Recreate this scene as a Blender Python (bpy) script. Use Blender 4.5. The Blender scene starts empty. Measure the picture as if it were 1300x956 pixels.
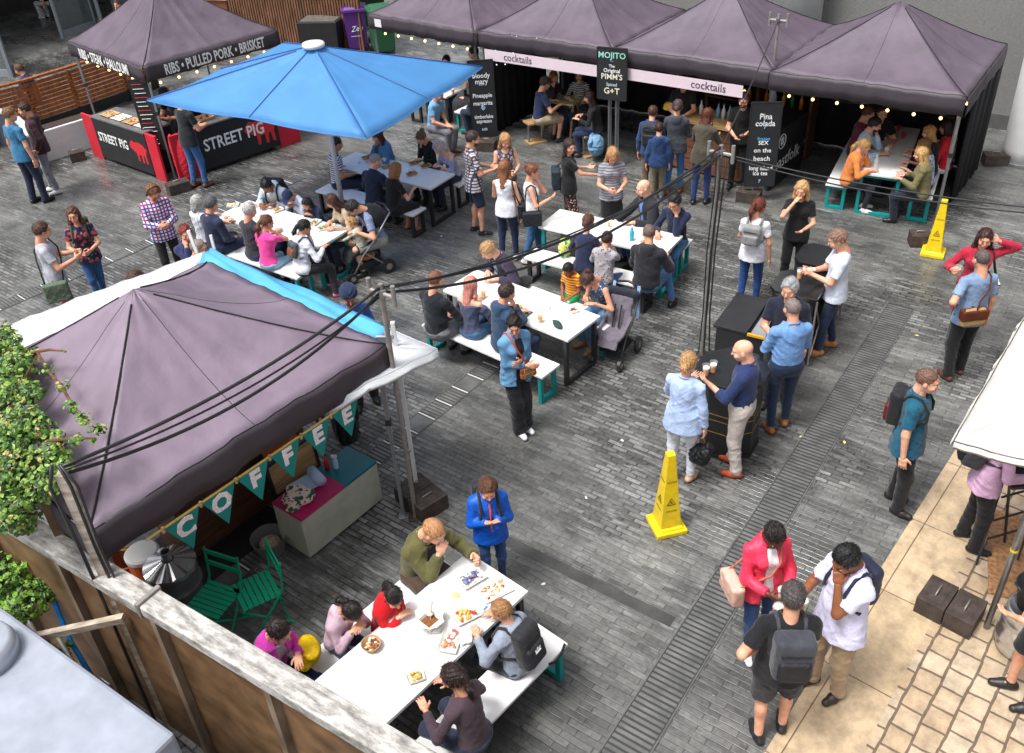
import bpy, math, random
import numpy as np
from mathutils import Vector, Matrix
rad = math.radians
random.seed(7); RNG = np.random.default_rng(7)
SC = bpy.context.scene; COL = SC.collection
# ------------------------------------------------------------------ camera
CAM_F, CAM_PITCH, CAM_ROLL, CAM_H = 1150.0, rad(33.6), rad(-3.6), 7.0
GRID = rad(37.6)                       # the paving runs turned by this much
_w = np.array([0, math.cos(CAM_PITCH), -math.sin(CAM_PITCH)])
_u0 = np.array([0, math.sin(CAM_PITCH), math.cos(CAM_PITCH)]); _r0 = np.array([1., 0, 0])
_r = math.cos(CAM_ROLL)*_r0 + math.sin(CAM_ROLL)*_u0
_u = -math.sin(CAM_ROLL)*_r0 + math.cos(CAM_ROLL)*_u0
cd = bpy.data.cameras.new('camera'); cam = bpy.data.objects.new('camera', cd); COL.objects.link(cam)
cam.matrix_world = Matrix(((_r[0], _u[0], -_w[0], 0), (_r[1], _u[1], -_w[1], 0), (_r[2], _u[2], -_w[2], CAM_H), (0, 0, 0, 1)))
cd.sensor_width = 36; cd.sensor_fit = 'HORIZONTAL'; cd.lens = 36*CAM_F/1300; cd.shift_y = -45/1300
cd.clip_start = .1; cd.clip_end = 400
SC.camera = cam
def G(px, py, z=0.0):
    """the place in the square, at height z, that was surveyed at photo point px,py"""
    d = _w*CAM_F + _r*(px-650) + _u*(433-py)
    t = (z-CAM_H)/d[2]
    return Vector((d[0]*t, d[1]*t, z))
# ------------------------------------------------------------------ materials
def lin(c):
    return tuple((x/12.92 if x <= .04045 else ((x+.055)/1.055)**2.4) for x in c)
def hexc(h):
    return lin(tuple(int(h[i:i+2], 16)/255 for i in (0, 2, 4)))
MATS = {}
def newmat(name):
    m = bpy.data.materials.new(name); m.use_nodes = True
    nt = m.node_tree; b = nt.nodes['Principled BSDF']
    return m, nt, b
def N(nt, t, **kw):
    n = nt.nodes.new(t)
    for k, v in kw.items():
        if k in n.inputs.keys() if isinstance(k, str) else False: n.inputs[k].default_value = v
        else: setattr(n, k, v)
    return n
def L(nt, a, b): nt.links.new(a, b)
def c4(c): return (c[0], c[1], c[2], 1)
def mat(name, col, rough=.6, metal=0, var=.12, scale=6, bump=0, bscale=40, spec=.5, emit=0, trans=0, coat=0, sheen=0):
    key = (name, tuple(round(x, 4) for x in col), rough, metal, var, bump, emit, trans)
    if key in MATS: return MATS[key]
    m, nt, b = newmat(name)
    b.inputs['Roughness'].default_value = rough; b.inputs['Metallic'].default_value = metal
    b.inputs['Specular IOR Level'].default_value = spec
    if trans: b.inputs['Transmission Weight'].default_value = trans
    if coat: b.inputs['Coat Weight'].default_value = coat
    if sheen: b.inputs['Sheen Weight'].default_value = sheen
    tc = N(nt, 'ShaderNodeTexCoord')
    if var:
        nz = N(nt, 'ShaderNodeTexNoise'); nz.inputs['Scale'].default_value = scale; nz.inputs['Detail'].default_value = 5
        L(nt, tc.outputs['Object'], nz.inputs['Vector'])
        mr = N(nt, 'ShaderNodeMapRange'); mr.inputs['From Min'].default_value = .3; mr.inputs['From Max'].default_value = .7
        mr.inputs['To Min'].default_value = 1-var; mr.inputs['To Max'].default_value = 1+var
        L(nt, nz.outputs['Fac'], mr.inputs['Value'])
        mx = N(nt, 'ShaderNodeVectorMath', operation='SCALE'); mx.inputs[0].default_value = col[:3]
        L(nt, mr.outputs[0], mx.inputs['Scale']); L(nt, mx.outputs[0], b.inputs['Base Color'])
    else: b.inputs['Base Color'].default_value = c4(col)
    if emit: b.inputs['Emission Color'].default_value = c4(col); b.inputs['Emission Strength'].default_value = emit
    if bump:
        n2 = N(nt, 'ShaderNodeTexNoise'); n2.inputs['Scale'].default_value = bscale; n2.inputs['Detail'].default_value = 3
        L(nt, tc.outputs['Object'], n2.inputs['Vector'])
        bp = N(nt, 'ShaderNodeBump'); bp.inputs['Strength'].default_value = bump; bp.inputs['Distance'].default_value = .02
        L(nt, n2.outputs['Fac'], bp.inputs['Height']); L(nt, bp.outputs[0], b.inputs['Normal'])
    MATS[key] = m; return m
def cloth(col, pat=None, col2=None, col3=None, rough=.85, scale=1.0):
    """woven cloth; pat: stripes (horizontal), vstripes, plaid, dots, floral, camo"""
    key = ('cloth', col, pat, col2, col3, rough, scale)
    if key in MATS: return MATS[key]
    m, nt, b = newmat('cloth')
    c1 = hexc(col); b.inputs['Roughness'].default_value = rough; b.inputs['Specular IOR Level'].default_value = .3
    if rough > .6: b.inputs['Sheen Weight'].default_value = .15
    tc = N(nt, 'ShaderNodeTexCoord'); src = tc.outputs['Object']
    def wave(ax, sc_, thr):
        sp = N(nt, 'ShaderNodeSeparateXYZ'); L(nt, src, sp.inputs[0])
        mu = N(nt, 'ShaderNodeMath', operation='MULTIPLY'); mu.inputs[1].default_value = sc_; L(nt, sp.outputs[ax], mu.inputs[0])
        fr = N(nt, 'ShaderNodeMath', operation='FRACT'); L(nt, mu.outputs[0], fr.inputs[0])
        gt = N(nt, 'ShaderNodeMath', operation='GREATER_THAN'); gt.inputs[1].default_value = thr; L(nt, fr.outputs[0], gt.inputs[0])
        return gt.outputs[0]
    def mixc(a, bcol, fac):
        mx = N(nt, 'ShaderNodeMix', data_type='RGBA')
        if isinstance(a, tuple): mx.inputs['A'].default_value = c4(a)
        else: L(nt, a, mx.inputs['A'])
        mx.inputs['B'].default_value = c4(bcol); L(nt, fac, mx.inputs['Factor'])
        return mx.outputs['Result']
    cur = c1
    if pat == 'stripes': cur = mixc(c1, hexc(col2), wave(2, 24*scale, .5))
    elif pat == 'vstripes': cur = mixc(c1, hexc(col2), wave(1, 22*scale, .5))
    elif pat == 'plaid':
        cur = mixc(c1, hexc(col2), wave(2, 19*scale, .6)); cur = mixc(cur, hexc(col2), wave(1, 19*scale, .6))
        cur = mixc(cur, hexc(col3 or col), wave(2, 9.5*scale, .9)); cur = mixc(cur, hexc(col3 or col), wave(1, 9.5*scale, .9))
    elif pat in ('dots', 'floral', 'zebra'):
        if pat == 'zebra':
            v = N(nt, 'ShaderNodeTexWave'); v.inputs['Scale'].default_value = 9*scale; v.inputs['Distortion'].default_value = 6
            v.inputs['Detail'].default_value = 1; v.bands_direction = 'Z'; L(nt, src, v.inputs['Vector']); o = v.outputs['Fac']
            gt = N(nt, 'ShaderNodeMath', operation='GREATER_THAN'); gt.inputs[1].default_value = .5
        else:
            v = N(nt, 'ShaderNodeTexVoronoi'); v.inputs['Scale'].default_value = (24 if pat == 'dots' else 15)*scale
            L(nt, src, v.inputs['Vector']); o = v.outputs['Distance']
            gt = N(nt, 'ShaderNodeMath', operation='LESS_THAN'); gt.inputs[1].default_value = .3 if pat == 'dots' else .42
        L(nt, o, gt.inputs[0]); cur = mixc(c1, hexc(col2), gt.outputs[0])
        if col3:
            v2 = N(nt, 'ShaderNodeTexVoronoi'); v2.inputs['Scale'].default_value = 21*scale; L(nt, src, v2.inputs['Vector'])
            g2 = N(nt, 'ShaderNodeMath', operation='LESS_THAN'); g2.inputs[1].default_value = .28
            L(nt, v2.outputs['Distance'], g2.inputs[0]); cur = mixc(cur, hexc(col3), g2.outputs[0])
    nz = N(nt, 'ShaderNodeTexNoise'); nz.inputs['Scale'].default_value = 9; nz.inputs['Detail'].default_value = 6; nz.inputs['Roughness'].default_value = .65
    L(nt, src, nz.inputs['Vector'])
    mr = N(nt, 'ShaderNodeMapRange'); mr.inputs['From Min'].default_value = .3; mr.inputs['From Max'].default_value = .7
    mr.inputs['To Min'].default_value = .78; mr.inputs['To Max'].default_value = 1.2; L(nt, nz.outputs['Fac'], mr.inputs['Value'])
    sc_ = N(nt, 'ShaderNodeVectorMath', operation='SCALE'); L(nt, mr.outputs[0], sc_.inputs['Scale'])
    if isinstance(cur, tuple): sc_.inputs[0].default_value = cur[:3]
    else: L(nt, cur, sc_.inputs[0])
    L(nt, sc_.outputs[0], b.inputs['Base Color'])
    n2 = N(nt, 'ShaderNodeTexNoise'); n2.inputs['Scale'].default_value = 11; n2.inputs['Detail'].default_value = 4; n2.inputs['Distortion'].default_value = 2.2
    L(nt, src, n2.inputs['Vector'])
    bp = N(nt, 'ShaderNodeBump'); bp.inputs['Strength'].default_value = .45; bp.inputs['Distance'].default_value = .02
    L(nt, n2.outputs['Fac'], bp.inputs['Height']); L(nt, bp.outputs[0], b.inputs['Normal'])
    MATS[key] = m; return m
# ------------------------------------------------------------------ object helpers
def tag(o, label=None, cat=None, group=None, kind=None):
    if label: o['label'] = label
    if cat: o['category'] = cat
    if group: o['group'] = group
    if kind: o['kind'] = kind
    return o
def thing(name, label, cat, loc=(0, 0, 0), rz=0.0, group=None):
    o = bpy.data.objects.new(name, None); COL.objects.link(o); o.empty_display_size = .1
    o.location = loc; o.rotation_euler = (0, 0, rz); return tag(o, label, cat, group)
class MB:
    """collects shapes into one mesh"""
    def __init__(s): s.v = []; s.f = []; s.m = []
    def add(s, vs, fs, mi=0):
        b = len(s.v); s.v += [tuple(v) for v in vs]; s.f += [tuple(i+b for i in f) for f in fs]; s.m += [mi]*len(fs); return s
    def box(s, c, size, M=None, mi=0, rz=0, taper=1.0):
        x, y, z = size[0]/2, size[1]/2, size[2]/2; vs = []
        for dz in (-1, 1):
            t = taper if dz > 0 else 1
            for dx, dy in ((-1, -1), (1, -1), (1, 1), (-1, 1)): vs.append(Vector((dx*x*t, dy*y*t, dz*z)))
        R = Matrix.Rotation(rz, 3, 'Z') if M is None else M
        vs = [R @ v + Vector(c) for v in vs]
        return s.add(vs, [(3, 2, 1, 0), (4, 5, 6, 7), (0, 1, 5, 4), (1, 2, 6, 5), (2, 3, 7, 6), (3, 0, 4, 7)], mi)
    def bar(s, a, b, w, h=None, up=(0, 0, 1), mi=0):
        a, b = Vector(a), Vector(b); h = h or w; d = b-a; ln = d.length
        if ln < 1e-6: return s
        X = d.normalized(); U = Vector(up)
        if abs(X.dot(U)) > .99: U = Vector((1, 0, 0))
        Y = U.cross(X).normalized(); Z = X.cross(Y)
        return s.box((a+b)/2, (ln, w, h), Matrix((X, Y, Z)).transposed(), mi)
    def tube(s, pts, r, n=8, mi=0, caps=True):
        pts = [Vector(p) for p in pts]; k = len(pts); rs = r if hasattr(r, '__len__') else [r]*k
        d0 = (pts[1]-pts[0]).normalized(); U = Vector((0, 0, 1)) if abs(d0.z) < .9 else Vector((1, 0, 0))
        A = d0.cross(U).normalized(); vs = []
        for i, p in enumerate(pts):
            d = (pts[min(i+1, k-1)]-pts[max(i-1, 0)]).normalized()
            A = (A-d*A.dot(d)).normalized(); B = d.cross(A)
            for j in range(n):
                t = 2*math.pi*j/n; vs.append(p+(A*math.cos(t)+B*math.sin(t))*rs[i])
        fs = [(i*n+j, i*n+(j+1) % n, (i+1)*n+(j+1) % n, (i+1)*n+j) for i in range(k-1) for j in range(n)]
        if caps: fs += [tuple(range(n))[::-1], tuple((k-1)*n+j for j in range(n))]
        return s.add(vs, fs, mi)
    def lathe(s, prof, c=(0, 0, 0), n=20, mi=0, M=None):
        c = Vector(c); vs = []; k = len(prof)
        for r_, z in prof:
            for j in range(n):
                t = 2*math.pi*j/n; v = Vector((r_*math.cos(t), r_*math.sin(t), z))
                vs.append((M @ v if M else v)+c)
        fs = [(i*n+j, i*n+(j+1) % n, (i+1)*n+(j+1) % n, (i+1)*n+j) for i in range(k-1) for j in range(n)]
        fs += [tuple(range(n))[::-1], tuple((k-1)*n+j for j in range(n))]
        return s.add(vs, fs, mi)
    def prism(s, poly, z0, z1, mi=0):
        n = len(poly); vs = [(p[0], p[1], z0) for p in poly]+[(p[0], p[1], z1) for p in poly]
        return s.add(vs, [tuple(range(n))[::-1], tuple(range(n, 2*n))]+[(i, (i+1) % n, (i+1) % n+n, i+n) for i in range(n)], mi)
    def ball(s, c, r, mi=0, n=10):
        c = Vector(c); rr = r if hasattr(r, '__len__') else (r, r, r); vs = []; k = n//2+1
        for i in range(k+1):
            a = math.pi*i/k
            for j in range(n):
                t = 2*math.pi*j/n; vs.append(c+Vector((rr[0]*math.sin(a)*math.cos(t), rr[1]*math.sin(a)*math.sin(t), -rr[2]*math.cos(a))))
        return s.add(vs, [(i*n+j, i*n+(j+1) % n, (i+1)*n+(j+1) % n, (i+1)*n+j) for i in range(k) for j in range(n)], mi)
    def build(s, name, mats, parent=None, smooth=False, bevel=0, loc=None, rz=0):
        me = bpy.data.meshes.new(name); me.from_pydata(s.v, [], s.f); 
        for m_ in (mats if isinstance(mats, (list, tuple)) else [mats]): me.materials.append(m_)
        if max(s.m, default=0): me.polygons.foreach_set('material_index', s.m)
        if smooth: me.polygons.foreach_set('use_smooth', [True]*len(s.f))
        me.update(); me.validate()
        o = bpy.data.objects.new(name, me); COL.objects.link(o)
        if parent: o.parent = parent
        if loc is not None: o.location = loc; o.rotation_euler = (0, 0, rz)
        if bevel:
            b = o.modifiers.new('bevel', 'BEVEL'); b.width = bevel; b.segments = 2; b.limit_method = 'ANGLE'
        if smooth and smooth != 'all':
            pass
        return o
def npmesh(name, V, F, mats, mi=None, parent=None, smooth=True):
    me = bpy.data.meshes.new(name); n = len(F)
    me.vertices.add(len(V)); me.vertices.foreach_set('co', np.asarray(V, np.float32).ravel())
    me.loops.add(n*4); me.loops.foreach_set('vertex_index', np.asarray(F, np.int32).ravel())
    me.polygons.add(n); me.polygons.foreach_set('loop_start', np.arange(0, n*4, 4, dtype=np.int32))
    try: me.polygons.foreach_set('loop_total', np.full(n, 4, np.int32))
    except Exception: pass
    for m_ in (mats if isinstance(mats, (list, tuple)) else [mats]): me.materials.append(m_)
    if mi is not None: me.polygons.foreach_set('material_index', np.asarray(mi, np.int32))
    me.polygons.foreach_set('use_smooth', np.ones(n, bool) if smooth else np.zeros(n, bool))
    me.update(calc_edges=True)
    o = bpy.data.objects.new(name, me); COL.objects.link(o)
    if parent: o.parent = parent
    return o
def copy_tree(o, parent=None, label=None, loc=None, rz=None):
    c = o.copy(); COL.objects.link(c)
    if parent: c.parent = parent
    if label: c['label'] = label
    if loc is not None: c.location = loc
    if rz is not None: c.rotation_euler = (0, 0, rz)
    for ch in list(o.children): copy_tree(ch, c)
    return c
FONT = None
def text_obj(name, body, size, m, parent, M, depth=.002, shear=0, bold=.0, cx='CENTER', cy='CENTER', sx=1.0):
    cu = bpy.data.curves.new(name, 'FONT'); cu.body = body; cu.size = size; cu.align_x = cx; cu.align_y = cy
    cu.extrude = depth; cu.offset = bold; cu.shear = shear; cu.space_line = .85; cu.resolution_u = 2
    o = bpy.data.objects.new(name+'_c', cu); COL.objects.link(o)
    dg = bpy.context.evaluated_depsgraph_get(); me = bpy.data.meshes.new_from_object(o.evaluated_get(dg))
    bpy.data.objects.remove(o); me.name = name
    me.transform(Matrix(M) @ Matrix.Diagonal((sx, 1, 1, 1))); me.materials.clear(); me.materials.append(m)
    t = bpy.data.objects.new(name, me); COL.objects.link(t); t.parent = parent; return t
def frameM(o, x, n):
    """4x4 with X along x, Z along n (text reads along x, faces n)"""
    X = Vector(x).normalized(); Z = Vector(n).normalized(); Y = Z.cross(X).normalized(); Z = X.cross(Y)
    return Matrix(((X[0], Y[0], Z[0], o[0]), (X[1], Y[1], Z[1], o[1]), (X[2], Y[2], Z[2], o[2]), (0, 0, 0, 1)))
# ------------------------------------------------------------------ distance-field bodies
class Field:
    def __init__(s, lo, hi, h):
        s.lo = np.array(lo, float); s.h = h; n = np.ceil((np.array(hi)-s.lo)/h).astype(int)+1
        s.n = n; s.F = np.full(n, .5, np.float32)
        s.ax = [(s.lo[i]+h*np.arange(n[i])).astype(np.float32) for i in range(3)]
    def sub(s, lo, hi, m):
        i0 = np.clip(((np.array(lo)-m-s.lo)/s.h).astype(int), 0, s.n-1); i1 = np.clip(((np.array(hi)+m-s.lo)/s.h).astype(int)+2, 1, s.n)
        sl = tuple(slice(a, b) for a, b in zip(i0, i1))
        X, Y, Z = np.meshgrid(s.ax[0][sl[0]], s.ax[1][sl[1]], s.ax[2][sl[2]], indexing='ij'); return sl, X, Y, Z
    def put(s, sl, d, k, op='u'):
        A = s.F[sl]
        if op == 'u':
            if k <= 0: s.F[sl] = np.minimum(A, d)
            else:
                hh = np.clip(.5+.5*(A-d)/k, 0, 1); s.F[sl] = A*(1-hh)+d*hh-k*hh*(1-hh)
        else:
            s.F[sl] = np.maximum(A, -d)
    def cap(s, a, b, ra, rb, k=.03, cut=False, op='u', flat=None):
        a = np.array(a, float); b = np.array(b, float); R = max(ra, rb)
        sl, X, Y, Z = s.sub(np.minimum(a, b)-R, np.maximum(a, b)+R, k+2*s.h)
        d = b-a; L2 = max(d @ d, 1e-9); px, py, pz = X-a[0], Y-a[1], Z-a[2]
        t = (px*d[0]+py*d[1]+pz*d[2])/L2; tc = np.clip(t, 0, 1)
        qx, qy, qz = px-tc*d[0], py-tc*d[1], pz-tc*d[2]
        if flat is not None: # squash along a direction
            f = np.array(flat[:3]); q = (qx*f[0]+qy*f[1]+qz*f[2]); g = flat[3]-1
            qx, qy, qz = qx+q*g*f[0], qy+q*g*f[1], qz+q*g*f[2]
        D = np.sqrt(qx*qx+qy*qy+qz*qz)-(ra+(rb-ra)*tc)
        if cut: D = np.maximum(D, (t-1)*math.sqrt(L2))
        s.put(sl, D, k, op)
    def ell(s, c, r, R=None, k=.05, op='u'):
        c = np.array(c, float); r = np.array(r, float); m = r.max()
        ext = r if R is None else np.abs(R) @ r
        sl, X, Y, Z = s.sub(c-ext, c+ext, k+2*s.h); X, Y, Z = X-c[0], Y-c[1], Z-c[2]
        if R is not None: X, Y, Z = (R[0, 0]*X+R[1, 0]*Y+R[2, 0]*Z, R[0, 1]*X+R[1, 1]*Y+R[2, 1]*Z, R[0, 2]*X+R[1, 2]*Y+R[2, 2]*Z)
        k0 = np.sqrt((X/r[0])**2+(Y/r[1])**2+(Z/r[2])**2)+1e-9; k1 = np.sqrt((X/r[0]**2)**2+(Y/r[1]**2)**2+(Z/r[2]**2)**2)+1e-9
        s.put(sl, k0*(k0-1)/k1, k, op)
    def rbox(s, c, hb, rd, R=None, k=.02, op='u'):
        c = np.array(c, float); hb = np.array(hb, float); ext = hb if R is None else np.abs(R) @ hb
        sl, X, Y, Z = s.sub(c-ext, c+ext, k+2*s.h); X, Y, Z = X-c[0], Y-c[1], Z-c[2]
        if R is not None: X, Y, Z = (R[0, 0]*X+R[1, 0]*Y+R[2, 0]*Z, R[0, 1]*X+R[1, 1]*Y+R[2, 1]*Z, R[0, 2]*X+R[1, 2]*Y+R[2, 2]*Z)
        qx, qy, qz = np.abs(X)-hb[0]+rd, np.abs(Y)-hb[1]+rd, np.abs(Z)-hb[2]+rd
        D = np.sqrt(np.maximum(qx, 0)**2+np.maximum(qy, 0)**2+np.maximum(qz, 0)**2)+np.minimum(np.maximum(qx, np.maximum(qy, qz)), 0)-rd
        s.put(sl, D, k, op)
    def plane(s, p, n):
        """keep the side that n points away from"""
        n = np.array(n, float); n /= np.linalg.norm(n); p = np.array(p, float)
        D = (s.ax[0]-p[0])[:, None, None]*n[0]+(s.ax[1]-p[1])[None, :, None]*n[1]+(s.ax[2]-p[2])[None, None, :]*n[2]
        s.F = np.maximum(s.F, D.astype(np.float32))
    def folds(s, amp, seed=0, freq=1.0, stretch=1.0):
        X, Y, Z = np.meshgrid(*s.ax, indexing='ij', sparse=True); r = np.random.default_rng(seed); ph = r.uniform(0, 6.28, 8)
        wx = .03*np.sin(11*Z+ph[0])+.03*np.sin(9*Y+ph[1]); wy = .03*np.sin(12*Z+9*X+ph[2]); wz = .035*np.sin(10*X+8*Y+ph[3])
        f = freq; D = 0
        for q in range(3):
            a = r.uniform(-1, 1, 2); u = 24*f*(Z*(.55+.3*q)*stretch+Y*(1.1 if q % 2 else -1.1)*(.6+.4*a[0])+X*a[1]+1.6*wx+1.2*wz)+ph[q]+1.3*np.sin(7*X+9*Y+5*Z+ph[q+3])
            D = D+(.75-1.7*(1-np.abs(np.sin(u)))**2.2)*(.55+.45*np.sin(6*Z+5*Y+4*X+ph[q+4]))
        s.F = s.F+(amp*D).astype(np.float32)
    def mesh(s):
        F = s.F; F[0] = F[-1] = .1; F[:, 0] = F[:, -1] = .1; F[:, :, 0] = F[:, :, -1] = .1
        S = F < 0; n = F.shape
        c = [S[i:n[0]-1+i, j:n[1]-1+j, k:n[2]-1+k] for i in (0, 1) for j in (0, 1) for k in (0, 1)]
        al = c[0] & c[1] & c[2] & c[3] & c[4] & c[5] & c[6] & c[7]; an = c[0] | c[1] | c[2] | c[3] | c[4] | c[5] | c[6] | c[7]
        act = an & ~al; I = np.argwhere(act)
        if len(I) == 0: return np.zeros((0, 3)), np.zeros((0, 4), int)
        idx = -np.ones(act.shape, np.int32); idx[act] = np.arange(len(I))
        i, j, k = I.T; P = np.zeros((len(I), 3)); W = np.zeros(len(I))
        co = [(a, b, d) for a in (0, 1) for b in (0, 1) for d in (0, 1)]
        val = {q: F[i+q[0], j+q[1], k+q[2]] for q in co}
        for q in co:
            for a in range(3):
                if q[a] == 0:
                    q2 = list(q); q2[a] = 1; q2 = tuple(q2); v0, v1 = val[q], val[q2]; m = (v0 < 0) != (v1 < 0)
                    t = np.where(m, v0/np.where(m, v0-v1, 1), 0)
                    for b in range(3): P[:, b] += np.where(m, q[b]+(t if b == a else 0), 0)
                    W += m
        P = I+P/W[:, None]; V = s.lo+P*s.h; Q = []
        for a in range(3):
            b, c_ = (a+1) % 3, (a+2) % 3
            s0 = [slice(None)]*3; s1 = [slice(None)]*3; s0[a] = slice(0, -1); s1[a] = slice(1, None)
            e = S[tuple(s0)] != S[tuple(s1)]; E = np.argwhere(e); E = E[(E[:, b] > 0) & (E[:, c_] > 0) & (E[:, b] < n[b]-1) & (E[:, c_] < n[c_]-1)]
            ins = S[tuple(E.T)]
            def g(db, dc):
                q = E.copy(); q[:, b] -= db; q[:, c_] -= dc; return idx[tuple(q.T)]
            f = np.stack([g(1, 1), g(0, 1), g(0, 0), g(1, 0)], 1); f[~ins] = f[~ins][:, ::-1]; Q.append(f)
        return V, np.concatenate(Q)
def nrm(v): v = np.array(v, float); return v/(np.linalg.norm(v)+1e-12)
def rotY(a): c, s_ = math.cos(a), math.sin(a); return np.array([[c, 0, s_], [0, 1, 0], [-s_, 0, c]])
def rotZ(a): c, s_ = math.cos(a), math.sin(a); return np.array([[c, -s_, 0], [s_, c, 0], [0, 0, 1]])
def rotX(a): c, s_ = math.cos(a), math.sin(a); return np.array([[1, 0, 0], [0, c, -s_], [0, s_, c]])
# ------------------------------------------------------------------ head and hand templates
_T = {}
def head_T(h, fem, beard):
    key = ('head', h, fem, beard)
    if key in _T: return _T[key]
    f = Field((-.16, -.13, -.2), (.17, .13, .17), h)
    f.ell((-.014, 0, .032), (.098, .076, .088), k=0)
    f.ell((.022, 0, -.03), (.07, .06 if fem else .063, .078), k=.03)
    f.ell((.045, 0, -.082), (.036, .03 if fem else .036, .028), k=.03)
    f.cap((.074, -.024, .026), (.074, .024, .026), .017, .017, .02)
    f.cap((.088, 0, .012), (.108, 0, -.022), .008, .0125, .012)
    for s in (-1, 1):
        f.ell((.088, s*.031, .004), (.016, .018, .011), k=.012, op='s')
        f.ell((.081, s*.031, .003), (.013, .014, .0105), k=.004)
        f.ell((.06, s*.044, -.03), (.028, .022, .024), k=.02)
        f.ell((-.005, s*.078, -.004), (.018, .009, .031), k=.008)
    f.cap((.089, -.018, -.058), (.089, .018, -.058), .0085, .0085, .008)
    f.cap((-.03, 0, -.04), (-.052, 0, -.19), .056 if not fem else .049, .056 if not fem else .05, .03, cut=False)
    V, Q = f.mesh(); C = V[Q].mean(1); x, y, z = C.T; mi = np.zeros(len(Q), int); ay = np.abs(y)
    front = x > .055
    mi[front & (((ay-.031)/.0155)**2+((z-.003)/.0068)**2 < 1)] = 2
    mi[front & (((ay-.031)/.008)**2+((z-.003)/.008)**2 < 1)] = 1
    mi[front & (np.abs(z-.027+9*(ay-.032)**2) < .0042) & (ay > .012) & (ay < .053)] = 1
    mi[(x > .06) & (np.abs(z+.058) < .0085) & (ay < .024)] = 3
    if beard: mi[(x > .0) & (z < -.038) & (z > -.135) & ~((np.abs(z+.058) < .0075) & (ay < .022)) & (x > .02-.5*(z+.04)*0) & (ay > -1)] = np.where(mi[(x > .0) & (z < -.038) & (z > -.135) & ~((np.abs(z+.058) < .0075) & (ay < .022)) & (x > .02)] == 3, 3, 1)
    _T[key] = (V, Q, mi); return _T[key]
def hand_T(pose, h):
    key = ('hand', pose, h)
    if key in _T: return _T[key]
    f = Field((-.05, -.1, -.13), (.22, .11, .07), h)
    f.cap((-.03, 0, 0), (.02, 0, 0), .026, .027, .02, flat=(0, 0, 1, 1.25))
    f.rbox((.052, 0, 0), (.045, .04, .014), .013, k=.02)
    curl = {'relax': (18, 22, 18), 'grip': (42, 55, 40), 'flat': (4, 6, 6), 'point': (55, 75, 50)}[pose]
    for i, (y, l, sp) in enumerate(((.03, .072, 5), (.0105, .08, 1), (-.0105, .074, -3), (-.03, .058, -8))):
        p = np.array([.092-.004*abs(i-1), y, 0.]); a = 0.; sa = rad(sp)
        cc = (5, 10, 10) if (pose == 'point' and i == 0) else curl
        for j, (c_, fr) in enumerate(zip(cc, (.44, .31, .25))):
            a += rad(c_); q = p+l*fr*np.array([math.cos(a)*math.cos(sa), math.sin(sa)*math.cos(a), -math.sin(a)])
            r0 = (.0096, .0088, .008)[j]; f.cap(p, q, r0, r0-.0008, .003 if j else .006); p = q
    t = {'relax': ((.012, .03, -.004), (.045, .062, -.016), (.07, .07, -.026)), 'grip': ((.012, .028, -.012), (.04, .05, -.045), (.066, .038, -.066)),
         'flat': ((.012, .03, 0), (.043, .067, -.004), (.07, .083, -.006)), 'point': ((.012, .028, -.01), (.045, .045, -.03), (.068, .02, -.042))}[pose]
    f.cap(t[0], t[1], .0145, .0115, .01); f.cap(t[1], t[2], .011, .0095, .004)
    V, Q = f.mesh(); _T[key] = (V, Q); return _T[key]
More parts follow.
